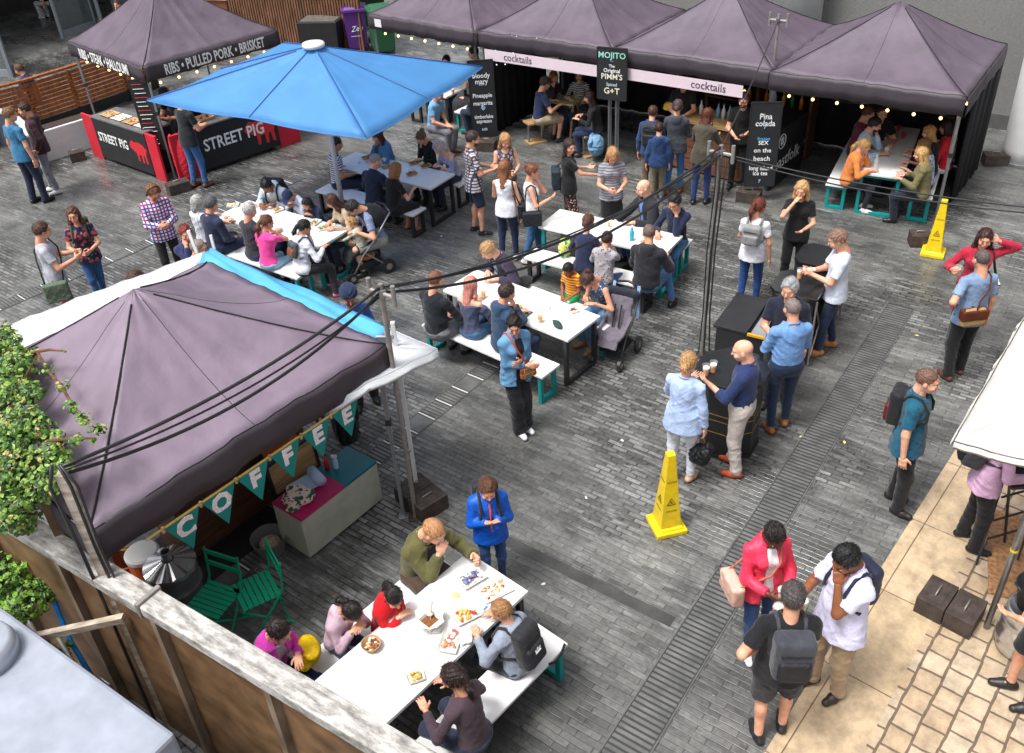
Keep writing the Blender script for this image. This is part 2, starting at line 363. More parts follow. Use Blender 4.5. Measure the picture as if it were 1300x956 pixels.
def hair_T(style, h):
    key = ('hair', style, h)
    if key in _T: return _T[key]
    f = Field((-.24, -.17, -.46), (.16, .17, .25), h); base = (-.018, 0, .036)
    big = dict(crop=(.101, .08, .092), short=(.108, .087, .102), quiff=(.108, .086, .1), fringe=(.1045, .084, .092)).get(style, (.108, .087, .099))
    f.ell(base, big, k=0)
    if style == 'quiff': f.ell((.035, 0, .11), (.06, .06, .028), k=.03)
    if style == 'curly':
        r = np.random.default_rng(3)
        for _ in range(46):
            u = nrm(r.normal(size=3)); f.ell(np.array(base)+u*np.array(big), (.026,)*3, k=.012)
    # face and ears kept clear
    f.plane((.066, 0, .072), (1, 0, -.62)) if style not in ('long', 'bob', 'pony', 'bun', 'highpony', 'longcurl') else f.plane((.074, 0, .07), (1, 0, -.42))
    if style in ('crop', 'short', 'quiff', 'fringe', 'curly'):
        f.plane((0, 0, -.058), (.25, 0, -1))
        for s in (-1, 1): f.ell((.035, s*.085, -.03), (.06, .035, .05), k=.0, op='s')
    else:
        for s in (-1, 1): f.ell((.055, s*.06, -.035), (.05, .045, .07), k=0, op='s')
    if style == 'fringe': f.ell((.01, 0, .14), (.105, .07, .085), k=0, op='s')
    if style in ('long', 'longcurl'):
        f.cap((-.055, 0, 0), (-.085, 0, -.27), .075, .055, .03, flat=(1, 0, 0, 1.6))
        for s in (-1, 1):
            f.cap((-.01, s*.075, .02), (-.01, s*.09, -.14), .024, .026, .03); f.cap((-.01, s*.09, -.14), (.0, s*.085, -.26), .028, .016, .03)
    if style == 'bob':
        f.cap((-.045, 0, 0), (-.06, 0, -.1), .085, .075, .03)
        for s in (-1, 1): f.cap((.0, s*.072, .02), (.005, s*.082, -.09), .024, .026, .03)
    if style in ('pony', 'highpony'):
        zz = .06 if style == 'highpony' else .01
        f.ell((-.125, 0, zz), (.022, .022, .022), k=.02); f.cap((-.135, 0, zz), (-.16, 0, zz-.1), .026, .034, .02); f.cap((-.16, 0, zz-.1), (-.135, 0, zz-.23), .034, .014, .02)
    if style == 'bun': f.ell((-.115, 0, .085), (.04, .042, .04), k=.015)
    if style == 'lowbun': f.ell((-.125, 0, -.01), (.036, .045, .04), k=.015)
    X, Y, Z = np.meshgrid(*f.ax, indexing='ij', sparse=True); amp = .0035 if style in ('crop', 'fringe') else .0055
    if style == 'longcurl': amp = .01
    f.F = f.F+(amp*np.sin(95*Y+30*np.sin(9*Z+3*X)+14*X)*np.sin(60*X+20*Z+12*np.sin(14*Y))).astype(np.float32)
    if style in ('bald',): return None
    V, Q = f.mesh(); r = np.random.default_rng(len(style)); n = 1500 if style not in ('crop',) else 700; C = V[Q].mean(1); nn = np.cross(V[Q[:, 1]]-V[Q[:, 0]], V[Q[:, 2]]-V[Q[:, 0]]); nn /= np.linalg.norm(nn, axis=1)[:, None]+1e-9
    ii = r.integers(0, len(Q), n); c, m_ = C[ii], nn[ii]; cr_ = np.array([-.06, 0, .09]); flow = c-cr_; flow = flow/(np.linalg.norm(flow, axis=1)[:, None]+1e-6)*.5+np.array([0, 0, -.9])*(c[:, 2:3] < .09)+r.normal(size=(n, 3))*.22
    flow -= m_*(flow*m_).sum(1)[:, None]; flow /= np.linalg.norm(flow, axis=1)[:, None]+1e-9; ln_ = r.uniform(.014, .03, (n, 1))*(1 if style not in ('long', 'longcurl', 'pony', 'highpony') else 1.7)*(.55 if style == 'crop' else 1)
    sd_ = np.cross(m_, flow); w_ = r.uniform(.0012, .0026, (n, 1)); b0 = c-m_*.003; t0 = c+flow*ln_+m_*r.uniform(.001, .007, (n, 1)); S = np.stack([b0-sd_*w_, b0+sd_*w_, t0+sd_*w_*.3, t0-sd_*w_*.3], 1).reshape(-1, 3)
    Q = np.concatenate([Q, np.arange(n*4).reshape(-1, 4)+len(V)]); V = np.concatenate([V, S]); _T[key] = (V, Q); return _T[key]
SKIN = dict(p='d9a689', f='e0b296', t='c08a66', b='8a5a3c', d='5f3b28', r='d09a80')
def skin_mat(k):
    key = ('skin', k)
    if key in MATS: return MATS[key]
    m, nt, b = newmat('skin'); c = hexc(SKIN[k]); b.inputs['Roughness'].default_value = .5; b.inputs['Specular IOR Level'].default_value = .35
    b.inputs['Subsurface Weight'].default_value = 0
    tc = N(nt, 'ShaderNodeTexCoord'); nz = N(nt, 'ShaderNodeTexNoise'); nz.inputs['Scale'].default_value = 14; L(nt, tc.outputs['Object'], nz.inputs['Vector'])
    mx = N(nt, 'ShaderNodeMix', data_type='RGBA'); mx.inputs['A'].default_value = c4(c); mx.inputs['B'].default_value = (c[0]*.95, c[1]*.72, c[2]*.68, 1)
    mr = N(nt, 'ShaderNodeMapRange'); mr.inputs['From Min'].default_value = .42; mr.inputs['From Max'].default_value = .68; L(nt, nz.outputs['Fac'], mr.inputs['Value'])
    L(nt, mr.outputs[0], mx.inputs['Factor']); L(nt, mx.outputs['Result'], b.inputs['Base Color']); MATS[key] = m; return m
def lip_mat(k): c = hexc(SKIN[k]); return mat('lips', (c[0]*.85, c[1]*.5, c[2]*.5), .5, var=0)
def hair_mat(col):
    key = ('hair', col)
    if key in MATS: return MATS[key]
    m, nt, b = newmat('hair'); c = hexc(col); b.inputs['Roughness'].default_value = .42; b.inputs['Specular IOR Level'].default_value = .4
    tc = N(nt, 'ShaderNodeTexCoord'); mp = N(nt, 'ShaderNodeMapping'); mp.inputs['Scale'].default_value = (60, 130, 12); L(nt, tc.outputs['Object'], mp.inputs['Vector'])
    nz = N(nt, 'ShaderNodeTexNoise'); nz.inputs['Scale'].default_value = 1; nz.inputs['Detail'].default_value = 4; nz.inputs['Distortion'].default_value = 1; L(nt, mp.outputs[0], nz.inputs['Vector'])
    mr = N(nt, 'ShaderNodeMapRange'); mr.inputs['From Min'].default_value = .3; mr.inputs['From Max'].default_value = .7
    mr.inputs['To Min'].default_value = .45; mr.inputs['To Max'].default_value = 1.5; L(nt, nz.outputs['Fac'], mr.inputs['Value'])
    mx = N(nt, 'ShaderNodeVectorMath', operation='SCALE'); mx.inputs[0].default_value = c; L(nt, mr.outputs[0], mx.inputs['Scale']); L(nt, mx.outputs[0], b.inputs['Base Color'])
    bp = N(nt, 'ShaderNodeBump'); bp.inputs['Strength'].default_value = .7; bp.inputs['Distance'].default_value = .01; L(nt, nz.outputs['Fac'], bp.inputs['Height']); L(nt, bp.outputs[0], b.inputs['Normal'])
    MATS[key] = m; return m
# ------------------------------------------------------------------ people
def ik(a, t, l1, l2, pole):
    a = np.array(a, float); t = np.array(t, float); d = t-a; D = np.linalg.norm(d); mx = (l1+l2)*.995
    if D > mx: t = a+d/D*mx; d = t-a; D = mx
    D = max(D, abs(l1-l2)+.02); x = (l1*l1-l2*l2+D*D)/(2*D); y = math.sqrt(max(l1*l1-x*x, 0)); u = nrm(d); p = np.array(pole, float); p = p-u*(p @ u); p = nrm(p)
    return a+u*x+p*y, t
HANDS = dict(down=(.02, .26, -.15), pocket=(.05, .2, -.02), hold=(.30, .09, .17), hold2=(.34, .12, .24), mouth=(.19, .055, .50), phone=(.31, .05, .22), cross=(.17, -.04, .2), chin=(.16, .05, .46),
             lap=(.27, .09, .05), knee=(.38, .12, .08), fwd=(.45, .12, .2), reach=(.55, .15, .12), out=(.2, .42, .1), back=(-.12, .1, .05), head=(.05, .17, .68), strap=(.13, .13, .33), hip=(.03, .2, .12))
def person(label, head, h=1.72, face=0, pose='stand', lean=0, side=0, hy=0, hp=10, sk='p', hair=('short', '3a2a20'), top=('tee', '888888'), bot=('trousers', '2b3247'),
           shoe='222222', Lh='down', Rh='down', lp='relax', rp='relax', w=1.0, fem=False, beard=False, glasses=False, group='people eating and drinking in the square',
           seat=.45, feet=None, foot=None, twist=0, inner=None, bag=None, sole=None, at=None, hatc=None, apron=None, cuts=None, phones=False):
    s = h/1.75; kid = h < 1.45; far = G(head[0], head[1], 1.3).length > 13.5 if head else False
    vx = .0175 if far else .0135
    up = seat+.1*s if pose == 'sit' else (.95*s if pose == 'stand' else .55*s)
    O = np.array([0, 0, up]); ln = rad(lean); sd = rad(side)
    Rt = rotX(-sd) @ rotY(ln*.45); Rc = rotX(-sd) @ rotY(ln) @ rotZ(rad(twist)); hw = s*w; fw = .94 if fem else 1.0
    P1 = O+Rt @ np.array([0, 0, .2*s]); P2 = P1+Rc @ np.array([0, 0, .17*s]); PN = P2+Rc @ np.array([-.005, 0, .16*s])
    hs = s*(1.16 if h < 1.25 else 1.08 if kid else 1.0)*1.02
    Rh_ = rotX(-sd*.5) @ rotY(ln*.6) @ rotZ(rad(hy)+rad(twist)*.6) @ rotY(rad(hp)); HC = PN+Rc @ np.array([.012, 0, .045*s])+Rh_ @ np.array([.02, 0, .118*hs])
    # bring the standing figure up to its stated height through the spine it has
    sh = [P2+Rc @ np.array([0, y*.166*s*fw*(.5+.5*w), .078*s]) for y in (1, -1)]
    hp_ = [O+np.array([0, y*.088*hw, -.02*s]) for y in (1, -1)]
    # legs
    ank = []; knee = []
    for i, y in enumerate((1, -1)):
        if feet: t = np.array(feet[i], float)*np.array([s, s, 1]); t = np.array([t[0], t[1], t[2]+.085*s])
        elif pose == 'sit': t = np.array([.36*s, y*.11*s, .085*s]) if seat < .6 else np.array([.3*s, y*.1*s, seat-.38])
        elif pose == 'crouch': t = np.array([.05*s, y*.12*s, .085*s])
        else: t = np.array([(.06 if i else -.04)*s, y*.105*s, .085*s])
        kn, t = ik(hp_[i], t, .43*s, .42*s, (1, y*.12, .1)); knee.append(kn); ank.append(t)
    # arms
    el = []; wr = []
    for i, (y, T) in enumerate(((1, Lh), (-1, Rh))):
        if isinstance(T, str):
            if T == 'table': g = np.array([.36*s, y*.17*s, .80])
            elif T == 'tablein': g = np.array([.33*s, y*.07*s, .81])
            else:
                q = HANDS[T]; g = O+np.array([q[0]*s, y*q[1]*s, q[2]*s])
                if T in ('mouth', 'chin', 'head'): g = HC+Rh_ @ np.array([(.16 if T == 'mouth' else .1 if T == 'chin' else .0)*s, y*(.05 if T != 'head' else .17)*s, (-.12 if T == 'mouth' else -.15 if T == 'chin' else -.02)*s])
                elif T in ('hold', 'hold2', 'phone', 'cross', 'strap'): g = O+Rc @ np.array([q[0]*s+(.03 if T == 'cross' and y < 0 else 0), y*q[1]*s, q[2]*s+(.035*y if T == 'cross' else 0)])
        else: g = np.array([T[0]*s, T[1]*s, T[2]]) if len(T) == 3 else None
        pole = (-.5, y*.7, -.9) if T not in ('head',) else (-.2, y, -.2)
        e, t = ik(sh[i], g, .285*s, .255*s, pole); el.append(e); wr.append(t)
    # where it stands
    rz = rad(face); topz = HC[2]+.12*hs
    if at is None:
        Wp = G(head[0], head[1], topz); c_, s_ = math.cos(rz), math.sin(rz); hx, hy2 = HC[0], HC[1]
        loc = Vector((Wp.x-(c_*hx-s_*hy2), Wp.y-(s_*hx+c_*hy2), 0))
    else: loc = Vector(at)
    root = thing('person', label, 'person', loc, rz, group)
    pts = np.array([O]+sh+el+wr+knee+ank+[HC]); lo = pts.min(0)-.24*s; hi = pts.max(0)+.26*s; lo[2] = max(lo[2], -.03)
    sd0 = int(abs(head[0] if head else 5)*7+abs(head[1] if head else 3)*13) % 9973
    kind = top[0]; ar = .047 if not fem else .04
    # --- body (one skin)
    f = Field(lo, hi, vx); io = -.012
    def torso(f, o, belly=0, k=.06):
        f.ell(O+Rt @ np.array([0, 0, 0]), np.array([.108, .168 if fem else .155, .12])*hw+o, Rt, k=0)
        f.ell(P1-Rt @ np.array([0, 0, .03*s]), np.array([.098+belly, (.122 if fem else .14)+belly*.6, .14])*hw+o, Rt, k=k)
        f.ell(P2+Rc @ np.array([0, 0, -.01*s]), np.array([.108, .148*fw, .165])*hw+o, Rc, k=k)
        f.cap(sh[0], sh[1], .044*hw+o*.8, .044*hw+o*.8, k*.8); f.ell(P2+Rc @ np.array([-.02*s, 0, .09*s]), np.array([.07, .105, .075])*hw+o, Rc, k=k)
        if fem and not kid:
            for y in (1, -1): f.ell(P2+Rc @ np.array([.07*s, y*.065*s, -.01*s]), np.array([.065, .06, .06])*hw+o, Rc, k=.03)
    cl_ = bot[0] in ('trousers', 'jeans', 'wide'); la = .8 if cl_ else 1.0; torso(f, -.022 if kind not in ('tank', 'off') else -.012); as_ = .86 if kind in ('jacket', 'hoodie', 'coat', 'long') else 1.0
    f.cap(PN-Rc @ np.array([0, 0, .06*s]), HC-Rh_ @ np.array([.02, 0, .04])*hs, .055*s, .052*s if not fem else .046*s, .03)
    for i in (0, 1):
        f.cap(sh[i], el[i], ar*hw*1.1*as_, ar*s*.88*as_, .03); f.cap(el[i], wr[i], ar*s*.9*as_, ar*s*.6, .015)
        f.cap(hp_[i], knee[i], .08*hw*la, .05*s*la, .04 if not cl_ else .01); f.cap(knee[i], ank[i]-np.array([0, 0, .0]), .052*s*la, .036*s*(.9 if cl_ else 1), .02)
        cv = knee[i]*.7+ank[i]*.3; f.ell(cv+np.array([-.015, 0, 0])*s, (.05*s*la, .047*s*la, .1*s), k=.02)
        f.cap(ank[i], ank[i]+np.array([.1, 0, -.05])*s, .03*s, .022*s, .015)
    V, Q = f.mesh(); Vs = [V]; Qs = [Q]; Ms = [np.zeros(len(Q), int)]; nb = len(V)
    hv, hq, hm = head_T(.0075 if far else .0055, fem, beard)
    Vs.append((hv*hs) @ Rh_.T+HC); Qs.append(hq+nb); Ms.append(hm); nb += len(hv)
    grips = []
    for i, (y, hpz) in enumerate(((1, lp), (-1, rp))):
        X = nrm(wr[i]-el[i]); T = (Lh, Rh)[i]
        if T in ('down', 'pocket', 'hip', 'strap', 'out', 'back'): Nn = np.array([0, -y, 0.])
        elif T in ('table', 'tablein', 'lap', 'knee', 'reach'): Nn = np.array([0, 0, -1.]); X = nrm(X*np.array([1, 1, .25]))
        elif T in ('mouth', 'chin', 'head'): Nn = np.array([-.6, -y*.8, 0.])
        elif T == 'cross': Nn = np.array([-1., 0, 0])
        elif hpz == 'grip': Nn = np.array([0, -y, .15])
        else: Nn = np.array([0, -y*.5, .8])
        Nn = nrm(Nn-X*(Nn @ X)); Z = -Nn; Y = np.cross(Z, X); Rm = np.stack([X, Y, Z], 1); V0, Q0 = hand_T(hpz, .006 if far else .0048)
        V1 = V0*np.array([1, -y*1.0, 1])*s*(1.0 if not fem else .93)*(1.0 if not kid else 1.05)
        if y == 1: Q1 = Q0[:, ::-1]
        else: Q1 = Q0
        Vs.append(V1 @ Rm.T+wr[i]+X*.01); Qs.append(Q1+nb); Ms.append(np.zeros(len(Q1), int)); nb += len(V1)
        gp = wr[i]+X*.075*s+Nn*.045*s; grips.append(root.matrix_world @ Vector(gp) if False else (gp, X, Nn))
    V = np.concatenate(Vs); Q = np.concatenate(Qs); M_ = np.concatenate(Ms)
    hcol = hair[1] if hair else '3a2a20'; dark = hair_mat(hcol if hair and hair[0] != 'bald' else '5a463a')
    npmesh('body', V, Q, [skin_mat(sk), dark, mat('eye_white', (.6, .57, .54), .3, var=0), lip_mat(sk)], M_, root)
    # --- hair / hat
    if hair and hair[0] not in ('bald', 'turban', 'none'):
        hv, hq = hair_T(hair[0], .0095 if far else .0068); ho = npmesh('hair', (hv*hs) @ Rh_.T+HC, hq, dark, None, root)
    if hatc:
        b = Field((-.17, -.14, -.02), (.24, .14, .19), .008)
        if hatc[0] == 'cap':
            b.ell((-.016, 0, .04), (.112, .092, .1), k=0); b.plane((0, 0, .035), (0, 0, -1)); b.cap((.07, -.03, .045), (.07, .03, .045), .06, .06, 0, flat=(0, 0, 1, 6)); b.cap((.1, -.02, .045), (.13, .02, .04), .05, .05, .01, flat=(0, 0, 1, 6))
        else:
            b.ell((-.02, 0, .06), (.122, .105, .098), k=0); b.plane((.06, 0, .045), (.5, 0, -1)); b.plane((-.05, 0, -.0), (0, 0, -1))
            X, Y, Z = np.meshgrid(*b.ax, indexing='ij', sparse=True); b.F = b.F+(.005*np.sin(140*(Z-.5*np.abs(Y)))).astype(np.float32)
        bv, bq = b.mesh(); npmesh('cap' if hatc[0] == 'cap' else 'turban', (bv*hs) @ Rh_.T+HC, bq, cloth(hatc[1]), None, root)
    def hloc(p): return Rh_ @ (np.array(p)*hs)+HC
    if glasses:
        mb = MB()
        for y in (1, -1):
            ring = [hloc((.102+.002*math.cos(a), y*.031+.021*math.cos(a), .004+.017*math.sin(a))) for a in np.linspace(0, 2*math.pi, 13)]
            mb.tube(ring, .0022*hs, 5); mb.tube([hloc((.1, y*.052, .008)), hloc((.0, y*.082, .01))], .002*hs, 5)
        mb.tube([hloc((.104, .011, .008)), hloc((.104, -.011, .008))], .002*hs, 5); mb.build('glasses', mat('frames', hexc('1c1c1e' if glasses is True else glasses), .3, var=0), root, smooth=True)
    if phones:
        mb = MB(); mb.tube([hloc((-.01, .096*math.cos(a), .03+.112*math.sin(a))) for a in np.linspace(0, math.pi, 15)], .006*hs, 6)
        for y in (1, -1): mb.ball(hloc((-.005, y*.1, 0)), (.024*hs, .014*hs, .03*hs))
        mb.build('headphones', mat('black_plastic', hexc('18181a'), .4, var=0), root, smooth=True)
    # --- top
    o = dict(tee=.014, tank=.009, shirt=.018, long=.014, jacket=.028, hoodie=.03, coat=.03, vest=.02, dress=.012, off=.012).get(kind, .014)
    belly = .03 if w > 1.12 else (.012 if w > 1.04 else 0)
    f = Field(lo, hi, vx)
    torso(f, o, belly)
    hem = dict(tee=-.12, tank=-.1, shirt=-.15, long=-.12, jacket=-.15, hoodie=-.12, coat=-.42, vest=-.1, dress=-.1, off=-.1).get(kind, -.12)
    if 'tuck' in top: hem = .045
    if pose == 'sit': hem = max(hem, -.07)
    if kind == 'coat' and pose != 'sit': f.cap(O+np.array([-.01, 0, 0]), O+np.array([-.03, 0, -.45*s]), .17*hw, .2*hw, .05, flat=(1, 0, 0, 1.3))
    elif pose != 'sit' and 'tuck' not in top: f.cap(O+np.array([0, 0, .06*s]), O+np.array([0, 0, -.2*s]), (.165+o)*hw, (.2+o)*hw, .03, flat=(1, 0, 0, 1.32))
    f.plane(O+Rt @ np.array([0, 0, hem*s]), -Rt[:, 2])
    if kind not in ('tank', 'vest', 'off'):
        rl = .058 if kind in ('tee', 'shirt') else (.056 if kind == 'long' else .066); rl = rl*(.5+.5*w)*(.9 if fem else 1)
        if kind in ('tee', 'dress') or 'ss' in top:
            e = sh[i]; 
            for i in (0, 1): m_ = sh[i]+(el[i]-sh[i])*(.72 if 'ss' in top else .62); f.cap(sh[i], m_, rl*s*1.0, rl*s*1.1, .03, cut=True)
        else:
            for i in (0, 1):
                f.cap(sh[i], el[i], rl*s*1.04, rl*s, .03)
                fr = .45 if 'roll' in top else .93; m_ = el[i]+(wr[i]-el[i])*fr
                f.cap(el[i], m_, rl*s, rl*s*(.82 if fr > .6 else .98), .02, cut=True)
    elif kind == 'vest' or kind == 'tank':
        pass
    if kind == 'tank': # straps: cut the arm holes and neck back
        for i, y in enumerate((1, -1)): f.ell(sh[i]+Rc @ np.array([0, y*.045*s, .0]), (.085*s, .055*s, .1*s), Rc, k=0, op='s')
        f.ell(PN+Rc @ np.array([.05*s, 0, .0]), (.09*s, .08*s, .1*s), Rc, k=0, op='s')
    if kind == 'off': f.plane(P2+Rc @ np.array([0, 0, .075*s]), Rc[:, 2])
    if kind == 'off':
        for i in (0, 1): f.cap(sh[i]+(el[i]-sh[i])*.3, el[i], .064*s, .06*s, .02); f.cap(el[i], el[i]+(wr[i]-el[i])*.5, .06*s, .05*s, .02, cut=True)
    f.folds((.0032 if kind in ('tee', 'tank', 'dress') else .0052)*(.7 if kid else 1), sd0)
    if kind in ('shirt', 'jacket', 'coat', 'tee', 'long', 'dress', 'hoodie'):
        nk = PN+Rc @ np.array([.018*s, 0, -.005*s])
        f.ell(nk+Rc @ np.array([.03*s, 0, .035*s]), np.array([.075, .066, .07])*s, Rc, k=0, op='s')
        if kind in ('shirt', 'jacket', 'coat'):
            n_ = 13
            ring = [PN+Rc @ (np.array([.068*math.cos(a)-.006, .066*math.sin(a), .02-.028*math.cos(a)])*s) for a in np.linspace(rad(28), rad(332), n_)]
            for a, b in zip(ring[:-1], ring[1:]): f.cap(a, b, .0125*s, .0125*s, .006)
        if kind == 'hoodie' or 'hood' in top:
            ring = [PN+Rc @ (np.array([.075*math.cos(a)-.03, .085*math.sin(a), .012-.0*math.cos(a)])*s) for a in np.linspace(rad(50), rad(310), 11)]
            for a, b in zip(ring[:-1], ring[1:]): f.cap(a, b, .025*s, .025*s, .02)
            f.ell(PN+Rc @ (np.array([-.105, 0, -.03])*s), np.array([.045, .09, .08])*s, Rc, k=.03)
    if inner:
        A = P2+Rc @ np.array([.085*hw+o, 0, .12*s]); M1 = P2+Rc @ np.array([.118*hw+o, 0, -.01*s]); M2 = P1+Rc @ np.array([(.11+belly)*hw+o, 0, 0]); B = O+Rt @ np.array([(.125+belly)*hw+o, 0, -.12*s])
        for q0, q1, r0, r1 in ((A, M1, .052, .048), (M1, M2, .048, .05), (M2, B, .05, .075)): f.cap(q0, q1, r0*s, r1*s, 0, op='s')
    V, Q = f.mesh(); nm = dict(tee='t_shirt', tank='tank_top', shirt='shirt', long='jumper', jacket='jacket', hoodie='hoodie', coat='coat', vest='waistcoat', dress='dress_top', off='top').get(kind, 'shirt')
    pat = [x for x in top[2:] if isinstance(x, tuple)]; pat = pat[0] if pat else ()
    rg = .45 if 'shiny' in top else .85
    npmesh(nm, V, Q, cloth(top[1], *pat, rough=rg), None, root)
    if inner:
        f = Field(lo, hi, vx); torso(f, o-.013, belly); f.plane(O+Rt @ np.array([0, 0, -.09*s]), -Rt[:, 2]); f.ell(PN+Rc @ np.array([.045*s, 0, .03*s]), np.array([.075, .066, .08])*s, Rc, k=0, op='s'); V, Q = f.mesh(); npmesh('undershirt', V, Q, cloth(inner), None, root)
    if kind == 'vest' and len(top) > 2 and isinstance(top[2], str) and len(top[2]) == 6:
        f = Field(lo, hi, vx)
        for i in (0, 1): f.cap(sh[i], el[i], .06*s, .056*s, .03); f.cap(el[i], el[i]+(wr[i]-el[i])*.9, .056*s, .045*s, .02, cut=True)
        f.folds(.005, sd0+1); V, Q = f.mesh(); npmesh('shirt', V, Q, cloth(top[2]), None, root)
    # --- bottom
    bk = bot[0]; f = Field(lo, hi, vx); ob = .014 if bk != 'jeans' else .009; bp_ = [x for x in bot[2:] if isinstance(x, tuple)]; bp_ = bp_[0] if bp_ else ()
    f.ell(O+np.array([0, 0, -.01*s]), np.array([.115, .17 if fem else .158, .12])*hw+ob-(0 if 'tuck' in top else .008), None, k=0)
    f.cap(O, O+Rt @ np.array([0, 0, .11*s]), .135*hw+ob, .13*hw+ob, .05, flat=(1, 0, 0, 1.25))
    f.plane(O+Rt @ np.array([0, 0, (.1*s if 'tuck' in top else min(.1, hem+.07)*s)]), Rt[:, 2])
    if bk in ('trousers', 'jeans', 'shorts', 'wide'):
        a0, a1, a2 = dict(trousers=(.1, .074, .062), jeans=(.094, .064, .049), shorts=(.1, .09, .09), wide=(.1, .09, .1))[bk]
        for i in (0, 1):
            if bk == 'shorts': f.cap(hp_[i], hp_[i]+(knee[i]-hp_[i])*.93, a0*hw, a1*hw, .04, cut=True)
            else:
                f.cap(hp_[i], knee[i], a0*hw, a1*s*(.5+.5*w), .04); e_ = ank[i]+np.array([0, 0, -.03*s if bk != 'jeans' else .02*s])
                f.cap(knee[i], e_, a1*s*(.5+.5*w), a2*s, .03, cut=True)
                if pose != 'sit': f.ell(ank[i]+np.array([.015, 0, .03])*s, (a2*s*1.08, a2*s*1.05, .03*s), k=.02)
        f.folds(.0045 if bk != 'jeans' else .0034, sd0+5, 1.1, stretch=1.1)
    else: # skirt or dress, length in bot[3]
        ln_ = next((x for x in bot[2:] if isinstance(x, float)), .45)*s
        if pose == 'sit':
            for i in (0, 1): f.cap(hp_[i], knee[i]*.98, .11*hw, .085*s, .08)
            f.cap((hp_[0]+hp_[1])/2, (knee[0]+knee[1])/2, .1*hw, .07*s, .07)
            if ln_ > .5*s:
                for i in (0, 1): f.cap(knee[i], knee[i]+(ank[i]-knee[i])*.8, .09*s, .09*s, .07, cut=True)
        else: f.cap(O, O+np.array([.0, 0, -ln_]), .165*hw, (.17+.09*ln_/s)*hw, .05, cut=True, flat=(1, 0, 0, 1.2))
        f.folds(.007, sd0+5, stretch=.3)
    V, Q = f.mesh(); npmesh({'skirt': 'skirt', 'shorts': 'shorts', 'jeans': 'jeans'}.get(bk, 'trousers'), V, Q, cloth(bot[1], *bp_), None, root)
    # --- shoes
    if shoe:
        for i, y in enumerate((1, -1)):
            g = Field((-.13*s, -.08*s, -.1*s), (.27*s, .08*s, .08*s), .0085); g.cap((-.035*s, 0, -.045*s), (.06*s, 0, -.045*s), .04*s, .044*s, .02); g.cap((.06*s, 0, -.047*s), (.14*s, -y*.008*s, -.053*s), .044*s, .034*s, .02)
            g.cap((0, 0, .015*s), (.0, 0, -.04*s), .043*s, .042*s, .02, cut=False); g.plane((0, 0, .02*s), (-.1, 0, 1)); g.plane((0, 0, -.083*s), (0, 0, -1))
            V, Q = g.mesh(); C = V[Q].mean(1); a = rad((12 if y > 0 else -12)); V = V @ rotZ(a).T+ank[i]
            mi = (C[:, 2] < -.066*s).astype(int); npmesh('shoe', V, Q, [mat('shoe', hexc(shoe), .45, var=.1), mat('sole', hexc(sole or '17130f'), .7, var=.1)], mi, root)
    if apron:
        mb = MB(); 
    bpy.context.view_layer.update()
    MW = Matrix.Translation(loc) @ Matrix.Rotation(rz, 4, 'Z')
    root_info = dict(root=root, MW=MW, grips=[MW @ Vector(g[0]) for g in grips], gx=[(MW.to_3x3() @ Vector(g[1])) for g in grips], P2=P2, PN=PN, Rc=Rc, O=O, s=s, hw=hw, sh=sh, wr=wr, face=face, HC=HC, Rh=Rh_, knee=knee, o=o, rz=rz, loc=loc)
    return root_info
# ------------------------------------------------------------------ light
wd = bpy.data.worlds.new('World'); SC.world = wd; wd.use_nodes = True; nt = wd.node_tree
sky = nt.nodes.new('ShaderNodeTexSky'); sky.sky_type = 'NISHITA'; sky.sun_disc = False
SUN_EL, SUN_AZ = rad(66), rad(-120)
sky.sun_elevation = SUN_EL; sky.sun_rotation = SUN_AZ; sky.air_density = .35; sky.dust_density = 5.0; sky.ozone_density = 2.5
bg = nt.nodes['Background']; bg.inputs['Strength'].default_value = .15; hs_ = nt.nodes.new('ShaderNodeHueSaturation'); hs_.inputs['Saturation'].default_value = .3; nt.links.new(sky.outputs[0], hs_.inputs['Color']); nt.links.new(hs_.outputs[0], bg.inputs['Color'])
sl = bpy.data.lights.new('sun', 'SUN'); sl.energy = 1.5; sl.angle = rad(14); sl.color = (1, .97, .93)
so = bpy.data.objects.new('sun', sl); COL.objects.link(so)
sdir = Vector((math.cos(SUN_EL)*math.sin(SUN_AZ), math.cos(SUN_EL)*math.cos(SUN_AZ), math.sin(SUN_EL)))
so.rotation_euler = sdir.to_track_quat('Z', 'Y').to_euler()
SC.view_settings.view_transform = 'Standard'; SC.view_settings.look = 'None'; SC.view_settings.gamma = 1; SC.view_settings.exposure = .9
# ------------------------------------------------------------------ palette
E1 = Vector((math.cos(GRID), -math.sin(GRID), 0)); E2 = Vector((math.sin(GRID), math.cos(GRID), 0)); UP = Vector((0, 0, 1))
ROOF = mat('canopy_fabric', (.096, .072, .1), .6, var=.2, scale=2.2, bump=.5, bscale=6); VAL_SHADED = mat('valance_fabric_shaded', (.05, .039, .05), .6, var=.15, scale=2, bump=.5, bscale=6)  # valance is the roof cloth with its shade put into a darker colour
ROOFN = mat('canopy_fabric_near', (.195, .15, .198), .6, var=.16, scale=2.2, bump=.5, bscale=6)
WHITE = mat('white_laminate', (.74, .74, .73), .35, var=.05, scale=7)
WCLOTH = mat('white_canvas', (.58, .6, .62), .8, var=.04, scale=2, bump=.1)
BLK = mat('black_steel', (.018, .018, .02), .45, var=.2, scale=8)
TEAL = mat('teal_steel', (.0, .25, .24), .4, var=.08, scale=8)
STEEL = mat('galvanised_steel', (.32, .33, .34), .38, metal=.8, var=.12, scale=14)
DSTEEL = mat('dull_scaffold', (.3, .28, .26), .55, metal=.5, var=.2, scale=14)
BCLOTH = mat('black_cloth', (.014, .014, .016), .85, var=.25, scale=3, bump=.3, bscale=8)
BPLAS = mat('black_plastic', (.02, .02, .022), .4, var=.15)
